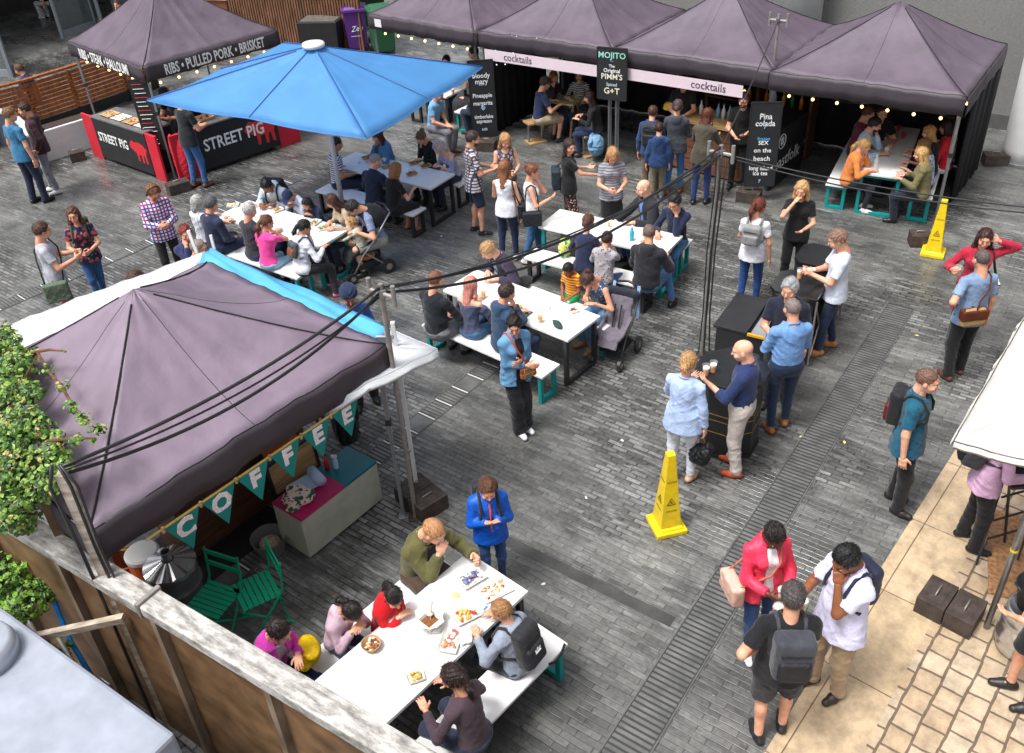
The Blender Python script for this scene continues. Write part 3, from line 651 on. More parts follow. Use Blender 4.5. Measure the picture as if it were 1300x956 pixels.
RUST = mat('rusty_weight', (.05, .036, .03), .7, var=.5, scale=9, bump=.4)
RED = mat('red_cloth', (.55, .012, .03), .75, var=.12, scale=3, bump=.3, bscale=7)
CHALK = mat('chalk_white', (.8, .82, .8), .8, var=.1, scale=40)
BULB = mat('lamp_glow', (1, .62, .22), .4, var=0, emit=2.6)
BEER = mat('beer', (.9, .36, .015), .25, var=.05); FOAM = mat('foam', (.85, .82, .72), .8, var=.04)
CUPM = mat('clear_cup', (.85, .86, .86), .12, var=0); CUPM.node_tree.nodes['Principled BSDF'].inputs['Alpha'].default_value = .13
PAPER = mat('paper_tray', (.8, .77, .7), .7, var=.05); KRAFT = mat('kraft_card', (.5, .32, .17), .75, var=.1)
def wood(name, c, sc=(2, 30, 30), rough=.55):
    key = ('wood', name)
    if key in MATS: return MATS[key]
    m, nt, b = newmat(name); b.inputs['Roughness'].default_value = rough
    tc = N(nt, 'ShaderNodeTexCoord'); mp = N(nt, 'ShaderNodeMapping'); mp.inputs['Scale'].default_value = sc; L(nt, tc.outputs['Object'], mp.inputs['Vector'])
    nz = N(nt, 'ShaderNodeTexNoise'); nz.inputs['Scale'].default_value = 1; nz.inputs['Detail'].default_value = 6; L(nt, mp.outputs[0], nz.inputs['Vector'])
    cr = N(nt, 'ShaderNodeValToRGB'); cr.color_ramp.elements[0].position = .3; cr.color_ramp.elements[1].position = .72
    cr.color_ramp.elements[0].color = (c[0]*.45, c[1]*.4, c[2]*.35, 1); cr.color_ramp.elements[1].color = (c[0]*1.25, c[1]*1.2, c[2]*1.15, 1)
    L(nt, nz.outputs['Fac'], cr.inputs[0]); L(nt, cr.outputs[0], b.inputs['Base Color'])
    bp = N(nt, 'ShaderNodeBump'); bp.inputs['Strength'].default_value = .35; bp.inputs['Distance'].default_value = .01; L(nt, nz.outputs['Fac'], bp.inputs['Height']); L(nt, bp.outputs[0], b.inputs['Normal'])
    MATS[key] = m; return m
OAK = wood('pale_timber', (.5, .33, .16)); OR_W = wood('orange_hardwood', (.42, .13, .03), (30, 3, 3), .4); DK_W = wood('dark_timber', (.12, .055, .028), (3, 3, 30)); PLY = wood('plywood', (.2, .12, .06), (4, 4, 5))
# ------------------------------------------------------------------ paving
def paving():
    m, nt, b = newmat('wet_setts'); tc = N(nt, 'ShaderNodeTexCoord'); mp = N(nt, 'ShaderNodeMapping'); mp.inputs['Rotation'].default_value = (0, 0, GRID); L(nt, tc.outputs['Object'], mp.inputs['Vector'])
    nw = N(nt, 'ShaderNodeTexNoise'); nw.inputs['Scale'].default_value = 3; L(nt, mp.outputs[0], nw.inputs['Vector'])
    av = N(nt, 'ShaderNodeVectorMath', operation='MULTIPLY_ADD'); av.inputs[1].default_value = (.02, .02, 0); L(nt, nw.outputs['Color'], av.inputs[0]); L(nt, mp.outputs[0], av.inputs[2])
    br = N(nt, 'ShaderNodeTexBrick'); br.inputs['Scale'].default_value = 1; br.inputs['Brick Width'].default_value = .31; br.inputs['Row Height'].default_value = .066
    br.inputs['Mortar Size'].default_value = .0055; br.inputs['Mortar Smooth'].default_value = .8; br.inputs['Bias'].default_value = -.1; br.offset = .37; br.squash = 1
    br.inputs['Color1'].default_value = (.098, .1, .095, 1); br.inputs['Color2'].default_value = (.165, .167, .157, 1); br.inputs['Mortar'].default_value = (.055, .053, .05, 1)
    L(nt, av.outputs[0], br.inputs['Vector'])
    b2 = N(nt, 'ShaderNodeTexBrick'); b2.inputs['Scale'].default_value = 1; b2.inputs['Brick Width'].default_value = .2; b2.inputs['Row Height'].default_value = .066; b2.inputs['Mortar Size'].default_value = .01; b2.offset = .5
    b2.inputs['Color1'].default_value = (.08, .081, .078, 1); b2.inputs['Color2'].default_value = (.23, .235, .226, 1); b2.inputs['Mortar'].default_value = (.04, .037, .033, 1); b2.inputs['Bias'].default_value = -.25; L(nt, av.outputs[0], b2.inputs['Vector'])
    def noise(sc, det=4, vec=None, lo=.35, hi=.65, a=0, z=1, ro=.6):
        n = N(nt, 'ShaderNodeTexNoise'); n.inputs['Scale'].default_value = sc; n.inputs['Detail'].default_value = det; n.inputs['Roughness'].default_value = ro
        L(nt, vec or mp.outputs[0], n.inputs['Vector']); r = N(nt, 'ShaderNodeMapRange'); r.inputs['From Min'].default_value = lo; r.inputs['From Max'].default_value = hi
        r.inputs['To Min'].default_value = a; r.inputs['To Max'].default_value = z; L(nt, n.outputs['Fac'], r.inputs['Value']); return r.outputs[0]
    st = N(nt, 'ShaderNodeMapping'); st.inputs['Scale'].default_value = (.35, 1.6, 1); L(nt, mp.outputs[0], st.inputs['Vector'])
    def mul(c, f):
        v = N(nt, 'ShaderNodeVectorMath', operation='SCALE'); L(nt, c, v.inputs[0]); L(nt, f, v.inputs['Scale']); return v.outputs[0]
    rg2 = noise(.33, 2, None, .5, .54, 0, 1); bm = N(nt, 'ShaderNodeMix', data_type='RGBA'); L(nt, rg2, bm.inputs['Factor']); L(nt, br.outputs['Color'], bm.inputs['A']); L(nt, b2.outputs['Color'], bm.inputs['B'])
    c = mul(bm.outputs['Result'], noise(1.3, 6, st.outputs[0], .35, .65, .66, 1.28)); c = mul(c, noise(22, 5, None, .3, .7, .7, 1.3)); c = mul(c, noise(.35, 3, None, .35, .6, .72, 1.15))
    # pale streaks along the courses, stronger in random regions
    st2 = N(nt, 'ShaderNodeMapping'); st2.inputs['Scale'].default_value = (3, 13, 1); L(nt, av.outputs[0], st2.inputs['Vector'])
    sp = noise(1, 3, st2.outputs[0], .52, .7, 0, 1); reg = noise(.45, 3, None, .46, .62, .06, .8); mm = N(nt, 'ShaderNodeMath', operation='MULTIPLY'); L(nt, sp, mm.inputs[0]); L(nt, reg, mm.inputs[1])
    mo = N(nt, 'ShaderNodeMath', operation='SUBTRACT'); mo.inputs[0].default_value = 1; L(nt, br.outputs['Fac'], mo.inputs[1]); m2 = N(nt, 'ShaderNodeMath', operation='MULTIPLY'); L(nt, mm.outputs[0], m2.inputs[0]); L(nt, mo.outputs[0], m2.inputs[1])
    mx = N(nt, 'ShaderNodeMix', data_type='RGBA'); L(nt, m2.outputs[0], mx.inputs['Factor']); L(nt, c, mx.inputs['A']); mx.inputs['B'].default_value = (.33, .345, .34, 1)
    # small litter specks
    vo = N(nt, 'ShaderNodeTexVoronoi'); vo.inputs['Scale'].default_value = 7; L(nt, mp.outputs[0], vo.inputs['Vector']); g = N(nt, 'ShaderNodeMath', operation='LESS_THAN'); g.inputs[1].default_value = .035; L(nt, vo.outputs['Distance'], g.inputs[0])
    mz = N(nt, 'ShaderNodeMix', data_type='RGBA'); L(nt, g.outputs[0], mz.inputs['Factor']); L(nt, mx.outputs['Result'], mz.inputs['A']); mz.inputs['B'].default_value = (.4, .36, .3, 1)
    vg = N(nt, 'ShaderNodeTexVoronoi'); vg.inputs['Scale'].default_value = 2.6; L(nt, tc.outputs['Object'], vg.inputs['Vector']); gg = N(nt, 'ShaderNodeMapRange'); gg.inputs['From Min'].default_value = .035; gg.inputs['From Max'].default_value = .055; gg.inputs['To Min'].default_value = .45; gg.inputs['To Max'].default_value = 1; L(nt, vg.outputs['Distance'], gg.inputs['Value'])
    L(nt, mul(mul(mz.outputs['Result'], gg.outputs[0]), noise(1.9, 7, None, .36, .5, .72, 1)), b.inputs['Base Color'])
    rr = noise(.7, 5, None, .38, .62, .14, .6); L(nt, rr, b.inputs['Roughness']); b.inputs['Specular IOR Level'].default_value = .6
    bp = N(nt, 'ShaderNodeBump'); bp.inputs['Strength'].default_value = .5; bp.inputs['Distance'].default_value = .008; ad = N(nt, 'ShaderNodeMath', operation='MULTIPLY_ADD'); ad.inputs[1].default_value = -1; L(nt, br.outputs['Fac'], ad.inputs[0])
    L(nt, noise(9, 5, None, 0, 1, 0, .8), ad.inputs[2]); L(nt, ad.outputs[0], bp.inputs['Height']); L(nt, bp.outputs[0], b.inputs['Normal']); return m
mb = MB(); mb.add([(-120, -40, 0), (120, -40, 0), (120, 160, 0), (-120, 160, 0)], [(0, 1, 2, 3)]); tag(mb.build('ground', paving()), kind='structure')
def strip(name, pts, z, m):
    mb = MB(); mb.prism([(p.x, p.y) for p in pts], z-.003, z); return tag(mb.build(name, m), kind='structure')
WETD = mat('dark_wet_stone', (.06, .06, .057), .22, var=.35, scale=4, bump=.25, spec=.6)
a, b_ = G(650, 697), G(850, 796); d = (b_-a).normalized(); n_ = Vector((-d.y, d.x, 0)); strip('dark_paving_course', [a-d*.4, b_, b_+n_*.13, a-d*.4+n_*.13], .004, WETD)
# drainage channels: ribbed grey strip on the right, slotted slabs on the left
def drain(name, p0, p1, w, pitch, rib, white_every=None):
    d = p1-p0; ln = d.length; d.normalize(); n = Vector((d.y, -d.x, 0)); bed = MB(); bars = MB(); wh = MB()
    c = (p0+p1)/2; bed.box((c.x, c.y, -.001), (ln, w, .01), rz=math.atan2(d.y, d.x)); k = int(ln/pitch); rz = math.atan2(d.y, d.x)
    for i in range(k):
        q = p0+d*(i+.5)*pitch
        if white_every and i % white_every == 0: wh.box((q.x, q.y, .007), (.016, w*1.02, .01), rz=rz)
        elif not white_every or (i//white_every) % 3: bars.box((q.x, q.y, .006), (rib, w*.97, .008), rz=rz)
        else: bars.box((q.x, q.y, .005), (pitch*.99, w*.97, .007), rz=rz, mi=1)
    for s in (-1, 1):
        q = c+n*s*(w/2+.01); bars.box((q.x, q.y, .0055), (ln, .014, .009), rz=rz, mi=1)
    tag(bed.build(name+'_bed', mat('drain_bed', (.035, .035, .035), .6)), kind='structure')
    tag(bars.build(name+'_bars', [mat('drain_bars', (.12, .122, .118), .35, var=.35, scale=5), mat('drain_slab', (.11, .112, .11), .4, var=.3, scale=5)]), kind='structure')
    if white_every: tag(wh.build(name+'_slots', mat('slot_steel', (.62, .62, .6), .5, var=.1)), kind='structure')
dR = G(980, 654)-G(1108, 447); dR.normalize(); pR = G(980, 654); drain('drain_channel', pR+dR*4.2, pR-dR*4.9, .34, .058, .034)
dA = G(264, 752)-G(619, 467); dA.normalize(); pA = G(619, 467); drain('slot_drain', pA+dA*6.5, pA-dA*.9, .26, .0545, .036, 6)
dB = G(27, 378)-G(175, 314); dB.normalize(); pB = G(175, 314); drain('slot_drain_far', pB+dB*4, pB-dB*3.6, .26, .0545, .036, 7)
# tan slabs and cobbles by the right hand stall
def tan(name, cobble):
    m, nt, b = newmat(name); tc = N(nt, 'ShaderNodeTexCoord'); mp = N(nt, 'ShaderNodeMapping'); mp.inputs['Rotation'].default_value = (0, 0, rad(-48)); L(nt, tc.outputs['Object'], mp.inputs['Vector'])
    br = N(nt, 'ShaderNodeTexBrick'); br.inputs['Scale'].default_value = 1; br.inputs['Brick Width'].default_value = .23 if cobble else 1.1; br.inputs['Row Height'].default_value = .2 if cobble else 1.35; br.offset = .35 if cobble else 0
    br.inputs['Mortar Size'].default_value = .012 if cobble else .006; br.inputs['Color1'].default_value = (.42, .31, .2, 1) if cobble else (.46, .35, .22, 1); br.inputs['Color2'].default_value = (.5, .41, .3, 1) if cobble else (.5, .38, .25, 1)
    br.inputs['Mortar'].default_value = (.15, .11, .075, 1) if cobble else (.16, .1, .06, 1)
    nw = N(nt, 'ShaderNodeTexNoise'); nw.inputs['Scale'].default_value = 4; L(nt, mp.outputs[0], nw.inputs['Vector']); av = N(nt, 'ShaderNodeVectorMath', operation='MULTIPLY_ADD'); av.inputs[1].default_value = (.05, .05, 0) if cobble else (0, 0, 0)
    L(nt, nw.outputs['Color'], av.inputs[0]); L(nt, mp.outputs[0], av.inputs[2]); L(nt, av.outputs[0], br.inputs['Vector'])
    n = N(nt, 'ShaderNodeTexNoise'); n.inputs['Scale'].default_value = 5; n.inputs['Detail'].default_value = 8; n.inputs['Roughness'].default_value = .75; L(nt, mp.outputs[0], n.inputs['Vector'])
    r = N(nt, 'ShaderNodeMapRange'); r.inputs['From Min'].default_value = .3; r.inputs['From Max'].default_value = .7; r.inputs['To Min'].default_value = .6; r.inputs['To Max'].default_value = 1.35; L(nt, n.outputs['Fac'], r.inputs['Value'])
    v = N(nt, 'ShaderNodeVectorMath', operation='SCALE'); L(nt, br.outputs['Color'], v.inputs[0]); L(nt, r.outputs[0], v.inputs['Scale']); L(nt, v.outputs[0], b.inputs['Base Color']); b.inputs['Roughness'].default_value = .45
    bp = N(nt, 'ShaderNodeBump'); bp.inputs['Strength'].default_value = .5; bp.inputs['Distance'].default_value = .01; ad = N(nt, 'ShaderNodeMath', operation='MULTIPLY_ADD'); ad.inputs[1].default_value = -2; L(nt, br.outputs['Fac'], ad.inputs[0]); L(nt, n.outputs['Fac'], ad.inputs[2]); L(nt, ad.outputs[0], bp.inputs['Height']); L(nt, bp.outputs[0], b.inputs['Normal']); return m
ta, tb, tc_, td = G(1218, 563), G(1037, 850), G(1235, 692), G(1143, 865)
dl = (tb-ta).normalized(); dr_ = (td-tc_).normalized()
strip('tan_pavement', [ta-dl*.1, ta+dl*9, td+dr_*6, td, tc_, tc_-dr_*3.2, ta-dl*.1+Vector((.35, .3, 0))][::-1], .006, tan('sandstone_slabs', False))
strip('cobbled_pavement', [tc_-dr_*3.2, tc_+dr_*8, tc_+dr_*8+Vector((7, 0, 0)), tc_-dr_*3.2+Vector((7, 2, 0))], .004, tan('sandstone_cobbles', True))
# ------------------------------------------------------------------ buildings at the back
CONC = mat('grey_render', (.2, .2, .195), .85, var=.12, scale=25, bump=.3, bscale=60)
o0 = Vector((7.15, 13.44, 0)); back = o0+E2*4.6
t = thing('grey_building', 'grey rendered building wall rising behind the row of dark market tents', 'building', back)
mb = MB(); c = -E1*4.5+Vector((0, 0, 4)); mb.box(c+E2*.3, (17, .6, 8.5), rz=-GRID); mb.build('wall', CONC, t)
mb = MB(); mb.box(-E1*4.5+Vector((0, 0, .15))-E2*.012, (17, .05, .3), rz=-GRID); mb.build('plinth', mat('plinth', (.1, .1, .1), .7), t)
def column(px, py, r0, r1, label):
    t = thing('column', label, 'column', G(px, py)); mb = MB(); mb.lathe([(r0, 0), (r0*1.0, .3), (r1, 8.5)], n=32); mb.build('shaft', mat('white_concrete', (.62, .63, .62), .6, var=.06, scale=3, bump=.1), t, smooth=True)
    mb = MB(); mb.lathe([(r0+.03, 0), (r0+.03, .06), (r0+.005, .07)], n=32); mb.build('base_ring', STEEL, t, smooth=False)
column(1296, 205, .36, .52, 'broad white tapering column standing at the right end of the tents')
_p = o0+E2*4.05; _g0, _g1 = G(1017, 14, 1.0), G(1017, 14, 2.0); _z = 1+(_p-_g0).dot(E2)/(_g1-_g0).dot(E2); cw = G(1017, 14, _z); cw.z = 0; t = thing('column', 'white column against the grey wall behind the third and fourth tents', 'column', cw); mb = MB(); mb.lathe([(.42, 0), (.42, 8.5)], n=32); mb.build('shaft', mat('white_concrete', (.62, .63, .62), .6, var=.06, scale=3, bump=.1), t, smooth=True)
mb = MB(); mb.lathe([(.45, 0), (.45, .06), (.425, .07)], n=32); mb.build('base_ring', STEEL, t)
# slatted timber wall, left of centre at the back
sa, sb = G(300, 52), G(462, 66); sd_ = (sb-sa); ln = sd_.length; sd_.normalize(); rz = math.atan2(sd_.y, sd_.x)
t = thing('slatted_wall', 'tall brown wall of narrow vertical timber slats behind the bins', 'wall', sa, rz)
mb = MB(); mb.box((ln/2, .1, 2.4), (ln, .08, 4.8)); mb.build('backing', DK_W, t)
mb = MB(); x = .04
while x < ln: mb.box((x, .02, 2.4), (.055, .06, 4.8)); x += .09
mb.build('slats', wood('brown_slats', (.2, .1, .055), (6, 6, 2)), t)
# glazed restaurant front, top left
t = thing('restaurant_building', 'dark restaurant front with grey framed glass doors standing open', 'building', G(80, 48)); mb = MB()
bo = G(80, 48)
def rel(px, py, z=0): return G(px, py, z)-bo
fl = rel(80, 48); dirF = (G(150, 27)-G(62, 52)).normalized(); dn = Vector((-dirF.y, dirF.x, 0))
mb = MB(); mb.box(dirF*1.0+dn*5.0+UP*2.5, (16, .3, 5), rz=math.atan2(dirF.y, dirF.x)); mb.build('back_wall', mat('dark_interior', (.03, .026, .024), .8), t)
mb = MB(); mb.box(dirF*2.0+dn*2.6+UP*4.1, (14, 5.2, .3), rz=math.atan2(dirF.y, dirF.x)); mb.build('ceiling_slab', mat('dark_soffit', (.05, .045, .04), .8), t)
FR = mat('grey_frame', (.2, .23, .25), .45, var=.08); GL = mat('door_glass', (.35, .42, .42), .06, var=0, trans=.8)
def gdoor(p, d, w, h=2.9):
    n = MB(); f = .09
    n.bar(p, p+UP*h, f); n.bar(p+d*w, p+d*w+UP*h, f); n.bar(p+d*f/2+UP*.1, p+d*(w-f/2)+UP*.1, f, .2); n.bar(p+d*f/2+UP*h, p+d*(w-f/2)+UP*h, f); o = n.build('glass_door', FR, t)
    g = MB(); c = p+d*w/2+UP*h/2; g.box(c, (w-f, .015, h-f), rz=math.atan2(d.y, d.x)); g.build('pane', GL, o)
p = rel(80, 48); dd = (G(112, 37)-G(80, 48)).normalized(); gdoor(p, dd, 1.35); p2 = rel(131, 35); gdoor(p2, (dd*.3+dn*.95).normalized(), 1.1); gdoor(rel(148, 20), dd, 1.3); gdoor(rel(16, 98)-UP*0, Vector((-.9, .45, 0)).normalized(), 1.2)
mb = MB(); mb.box(rel(8, 12)+UP*.5, (1.2, .8, 1.0), rz=.3); tag(mb.build('orange_plinth', wood('amber_wood', (.4, .2, .05))), 'amber wood plinth inside the dark restaurant doorway', 'plinth').location = bo
mb = MB(); mb.box((0, 0, .5), (1.7, .55, 1.0)); 
t = thing('bar_cabinet', 'reddish wooden cabinet with a pale top behind the ribs tent', 'cabinet', G(272, 40), -.35)
mb.build('body', wood('red_timber', (.2, .06, .03)), t, bevel=.01); mb = MB(); mb.box((0, 0, 1.02), (1.8, .62, .04)); mb.build('top', OAK, t); mb = MB(); mb.box((-.2, -.02, 1.12), (.26, .2, .16)); tag(mb.build('napkin_box', WHITE, bevel=.01), 'small white napkin box on the reddish wooden cabinet', 'box').matrix_world = Matrix.Translation(G(272, 40)) @ Matrix.Rotation(-.35, 4, 'Z')
# curved slatted banquette and white planter, left
pts = [G(-60, 205), G(0, 183), G(52, 168), G(104, 150), G(165, 128), G(200, 112)]
t = thing('banquette', 'curved banquette of orange horizontal timber slats left of the ribs tent', 'bench', pts[1])
mb = MB(); po = MB()
for k in range(9):
    z = .32+k*.095
    for a, b in zip(pts[:-1], pts[1:]): mb.bar(a-pts[1]+UP*z, b-pts[1]+UP*z, .035, .075)
mb.build('slats', OR_W, t)
for p in pts: MB().bar(p-pts[1]+Vector((0, .05, 0)), p-pts[1]+Vector((0, .05, 1.12)), .07).build('post', BLK, t)
po = None; mb = MB()
for a, b in zip(pts[:-1], pts[1:]): mb.bar(a-pts[1]+UP*1.2, b-pts[1]+UP*1.2, .1, .05); 
mb.build('top_rail', OR_W, t); mb = MB()
for a, b in zip(pts[:-1], pts[1:]): mb.bar(a-pts[1]+UP*.14+Vector((0, .02, 0)), b-pts[1]+UP*.14+Vector((0, .02, 0)), .06, .24)
mb.build('kick_board', BLK, t)
pa, pb = G(72, 203), G(112, 190); dp = (pb-pa).normalized(); np_ = Vector((-dp.y, dp.x, 0))
t = thing('planter', 'long white planter box full of earth beside the ribs counter', 'planter', pa, math.atan2(dp.y, dp.x)); mb = MB(); mb.box((.25, .22, .33), (1.5, .44, .66)); mb.build('box', WHITE, t, bevel=.02); mb = MB(); mb.box((.25, .22, .655), (1.38, .34, .03)); mb.build('soil', mat('soil', (.04, .02, .015), .9), t)
t = thing('low_wall', 'curved dark blue grey low wall behind the two young men', 'wall', G(20, 200)); mb = MB(); cp = [G(-40, 185), G(0, 182), G(30, 190), G(46, 205), G(50, 222)]
for a, b in zip(cp[:-1], cp[1:]): mb.bar(a-G(20, 200)+UP*.4, b-G(20, 200)+UP*.4, .12, .8)
mb.build('panel', mat('blue_grey', (.07, .085, .12), .5), t, smooth=False); mb = MB()
for a, b in zip(cp[:-1], cp[1:]): mb.bar(a-G(20, 200)+UP*.82, b-G(20, 200)+UP*.82, .16, .04)
mb.build('coping', mat('pale_coping', (.5, .52, .55), .5), t)
# ------------------------------------------------------------------ tents
def canopy(mroof, c, peak, val, parent, seams=True, seed=0, n=14, sag=.05, names=('roof', 'valance', 'seam_tape')):
    mb = MB(); vb = MB(); sb_ = MB(); ctr = sum(c, Vector())/4; r = random.Random(seed)
    P = Vector((ctr.x, ctr.y, peak))
    for i in range(4):
        A, B = c[i], c[(i+1) % 4]; vs = []; out = ((A+B)/2-ctr); out.z = 0; out.normalize(); ph = r.uniform(0, 6)
        for j in range(n+1):
            t_ = j/n
            for k in range(2*n+1):
                s = k/(2*n); E_ = A.lerp(B, s); p = E_.lerp(P, t_); prof = t_**1.18
                z = A.z+(peak-A.z)*prof-sag*4*s*(1-s)*math.sin(math.pi*min(1, t_*1.1+.12))*(1+.0)+(.035*(1-abs(2*s-1)))*(1-t_)**2
                z += .01*math.sin(34*s+ph)*math.sin(9*t_+ph)*(1-t_)+.007*math.sin(60*abs(s-.5)*(1.2-t_)+ph*2)*(1-abs(2*s-1)**2)
                z += .02*math.sin(26*t_+5*s+ph)*math.exp(-((s if s < .5 else 1-s)*7)**2)*(1-t_)
                if k in (0, 2*n): z = A.z+(peak-A.z)*prof
                vs.append(Vector((p.x, p.y, z)))
        w_ = 2*n+1; fs = [(j*w_+k, j*w_+k+1, (j+1)*w_+k+1, (j+1)*w_+k) for j in range(n) for k in range(2*n)]
        mb.add(vs, fs)
        vv = []
        for q, (dz, o_) in enumerate(((0.0, .012), (-.06, .022), (-val*.55, .028), (-val, .02))):
            for k in range(2*n+1):
                s = k/(2*n); e = vs[k]; rip = .014*math.sin(31*s+ph+q)*(q/3)*math.sin(math.pi*s)
                vv.append(e+out*(o_+rip)+UP*(dz+(.004*math.sin(20*s+ph) if q == 3 else 0)))
        vb.add(vv, [(q*w_+k, (q+1)*w_+k, (q+1)*w_+k+1, q*w_+k+1) for q in range(3) for k in range(2*n)])
        if seams:
            sb_.tube([vs[j*w_]+UP*.006 for j in range(n)], .009, 5); sb_.tube([vs[j*w_+n]+UP*.004 for j in range(n)], .0035, 4)
            sb_.tube([vv[3*w_+k] for k in range(0, w_)], .005, 4)
    o1 = mb.build(names[0], mroof, parent, smooth=True); o2 = vb.build(names[1], VAL_SHADED if mroof in (ROOF, ROOFN) else mroof, parent, smooth=True); o3 = sb_.build(names[2], BCLOTH, parent) if seams else None
    for o in (o1, o2):
        s_ = o.modifiers.new('cloth', 'SOLIDIFY'); s_.thickness = .004
    return o1, o2, P
def frame(c, peak, parent, legs=(0, 1, 2, 3), m=STEEL, zt=None):
    ctr = sum(c, Vector())/4; tr = MB()
    for i in range(4):
        A, B = c[i], c[(i+1) % 4]; I = A.lerp(ctr, .04); J = B.lerp(ctr, .04); zz = A.z-.05
        I = Vector((I.x, I.y, zz)); J = Vector((J.x, J.y, zz)); mid = (I+J)/2; q1 = I.lerp(J, .25); q3 = I.lerp(J, .75)
        for a, b in ((I, q1-UP*.22), (q1-UP*.22, mid), (mid, q3-UP*.22), (q3-UP*.22, J), (I-UP*.24, q1), (q1, mid-UP*.24), (mid-UP*.24, q3), (q3, J-UP*.24)): tr.bar(a, b, .018, .03)
        if i in legs:
            lg = MB(); base = Vector((I.x, I.y, 0)); lg.bar(base, Vector((I.x, I.y, 1.3)), .036); lg.bar(Vector((I.x, I.y, 1.2)), I, .045); lg.box(base+UP*.005, (.1, .1, .01)); lg.box(Vector((I.x, I.y, 1.32)), (.06, .06, .07), mi=1); lg.build('leg', [m, BPLAS], parent)
        tr.bar(Vector((mid.x, mid.y, zz)), Vector((ctr.x, ctr.y, peak-.75)), .018)
    tr.bar(Vector((ctr.x, ctr.y, peak-.8)), Vector((ctr.x, ctr.y, peak-.03)), .03); tr.build('truss', m, parent)
def bulbs(a, b, n, parent_label, name='string_lights', drop=.1, grp='warm string lights under the tent edges'):
    t = thing(name, parent_label, 'lights', (0, 0, 0), 0, grp); cab = MB(); pts = []
    for i in range(n*4+1):
        s = i/(n*4); p = a.lerp(b, s); pts.append(p-UP*drop*abs(math.sin(math.pi*s*n/2))*.5)
    cab.tube(pts, .004, 5); cab.build('cable', BPLAS, t)
    for i in range(n):
        p = pts[i*4+2]-UP*.05; g = MB(); g.ball(p, .026); g.build('bulb', BULB, t, smooth=True)
def box_tent(label, pr, pl, zc=2.25, peak=3.15, val=.3, legs=(0, 1, 2, 3), depth=3.0, seed=0, mroof=ROOF, ex=None, width=3.0, name='market_tent', grp='dark purple grey market tents'):
    """pl, pr: front corners; the tent goes back along its own depth"""
    A, B = pr, pl; d = (B-A); d.z = 0; d.normalize(); n = Vector((d.y, -d.x, 0)); 
    if n.dot(Vector((0, 1, 0))) < 0: n = -n
    m_ = (A+B)/2; A = m_-d*width/2; B = m_+d*width/2; A.z = B.z = zc
    c = [A, B, B+n*depth, A+n*depth]; base = Vector((m_.x, m_.y, 0)); t = thing(name, label, 'tent', base, 0, grp); cl = [q-base for q in c]
    canopy(mroof, cl, peak, val, t, seed=seed); frame(cl, peak, t, legs); return t, c, d, n
# the row along the top (3 front-right, front-left pairs surveyed at eave height)
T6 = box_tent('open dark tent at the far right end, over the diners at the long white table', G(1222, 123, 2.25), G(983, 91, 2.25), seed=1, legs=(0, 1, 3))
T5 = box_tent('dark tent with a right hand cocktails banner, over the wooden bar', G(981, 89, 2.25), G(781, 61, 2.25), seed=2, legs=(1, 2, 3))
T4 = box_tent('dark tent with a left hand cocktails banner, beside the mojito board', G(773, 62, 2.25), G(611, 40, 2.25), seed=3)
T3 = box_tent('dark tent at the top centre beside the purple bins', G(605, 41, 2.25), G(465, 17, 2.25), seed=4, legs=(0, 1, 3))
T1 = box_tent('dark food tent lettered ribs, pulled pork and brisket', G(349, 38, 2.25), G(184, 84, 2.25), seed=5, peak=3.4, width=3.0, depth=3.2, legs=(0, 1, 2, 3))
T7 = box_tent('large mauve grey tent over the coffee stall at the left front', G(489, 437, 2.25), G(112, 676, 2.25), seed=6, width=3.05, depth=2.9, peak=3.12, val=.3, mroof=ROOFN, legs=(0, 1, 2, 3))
print('T1', T1[1], T1[2], T1[3]); print('T7', T7[1]); print('T6', T6[1])
# ------------------------------------------------------------------ tables and benches
FT = {}
def slab(kind, label, c, ang, ln, wd_, h, leg, grp, top=WHITE, thick=.035):
    t = thing(kind, label, 'table' if 'table' in kind else 'bench', c, ang, grp)
    mb = MB(); mb.box((0, 0, h-thick/2), (ln, wd_, thick)); mb.build('table_top' if 'table' in kind else 'seat', top, t, bevel=.006)
    for s in (-1, 1):
        g = MB(); x = s*(ln/2-.07); w2 = wd_/2-.05; b = .055
        g.box((x, -w2, (h-thick)/2), (b, b, h-thick)); g.box((x, w2, (h-thick)/2), (b, b, h-thick)); g.box((x, 0, b/2+.001), (b, 2*w2-b, b)); g.box((x, 0, h-thick-b/2), (b, 2*w2-b, b*.9)); g.build('leg_frame', leg, t, bevel=.004)
    mb = MB(); mb.box((0, 0, h-thick-.03), (ln-.2, .04, .05)); mb.build('rail', leg, t)
    return t
def tableset(key, pa, pb, wd_, leg, label, bl, side=1, ln=None, bleg=None, off=.66, benches=(1, -1)):
    """pa, pb: ends of the long edge nearest the camera (points in space)"""
    d = (pb-pa); d.z = 0; L_ = ln or d.length; d.normalize(); n = Vector((-d.y, d.x, 0))*side; m_ = (pa+pb)/2+n*wd_/2; m_.z = 0; ang = math.atan2(d.y, d.x)
    slab('long_table', label, m_, ang, L_, wd_, .75, leg, 'long white tables with bench seats', thick=.04)
    for i, s in enumerate(benches): slab('long_bench', bl[i], m_-n*s*off, ang, L_*.97, .36, .45, (bleg or [leg, leg])[i], 'white benches at the long tables')
    FT[key] = (m_, d, n, ang)
tableset('A', G(683, 287, .75), G(843, 324, .75), .68, TEAL, 'long white table with teal legs where the bald man in black jacket sits', ['white bench under the hooded man and the boy, with one black end frame', 'bench on the far side of the table, under the bald man facing the camera'], bleg=[BLK, TEAL])
tableset('B', G(562, 368, .75), G(721, 432, .75), .70, BLK, 'long white table with black legs beside the empty grey pushchair', ['white bench with teal legs under the three people seen from behind', 'white bench on the far side, under the little boy in stripes'], bleg=[TEAL, TEAL])
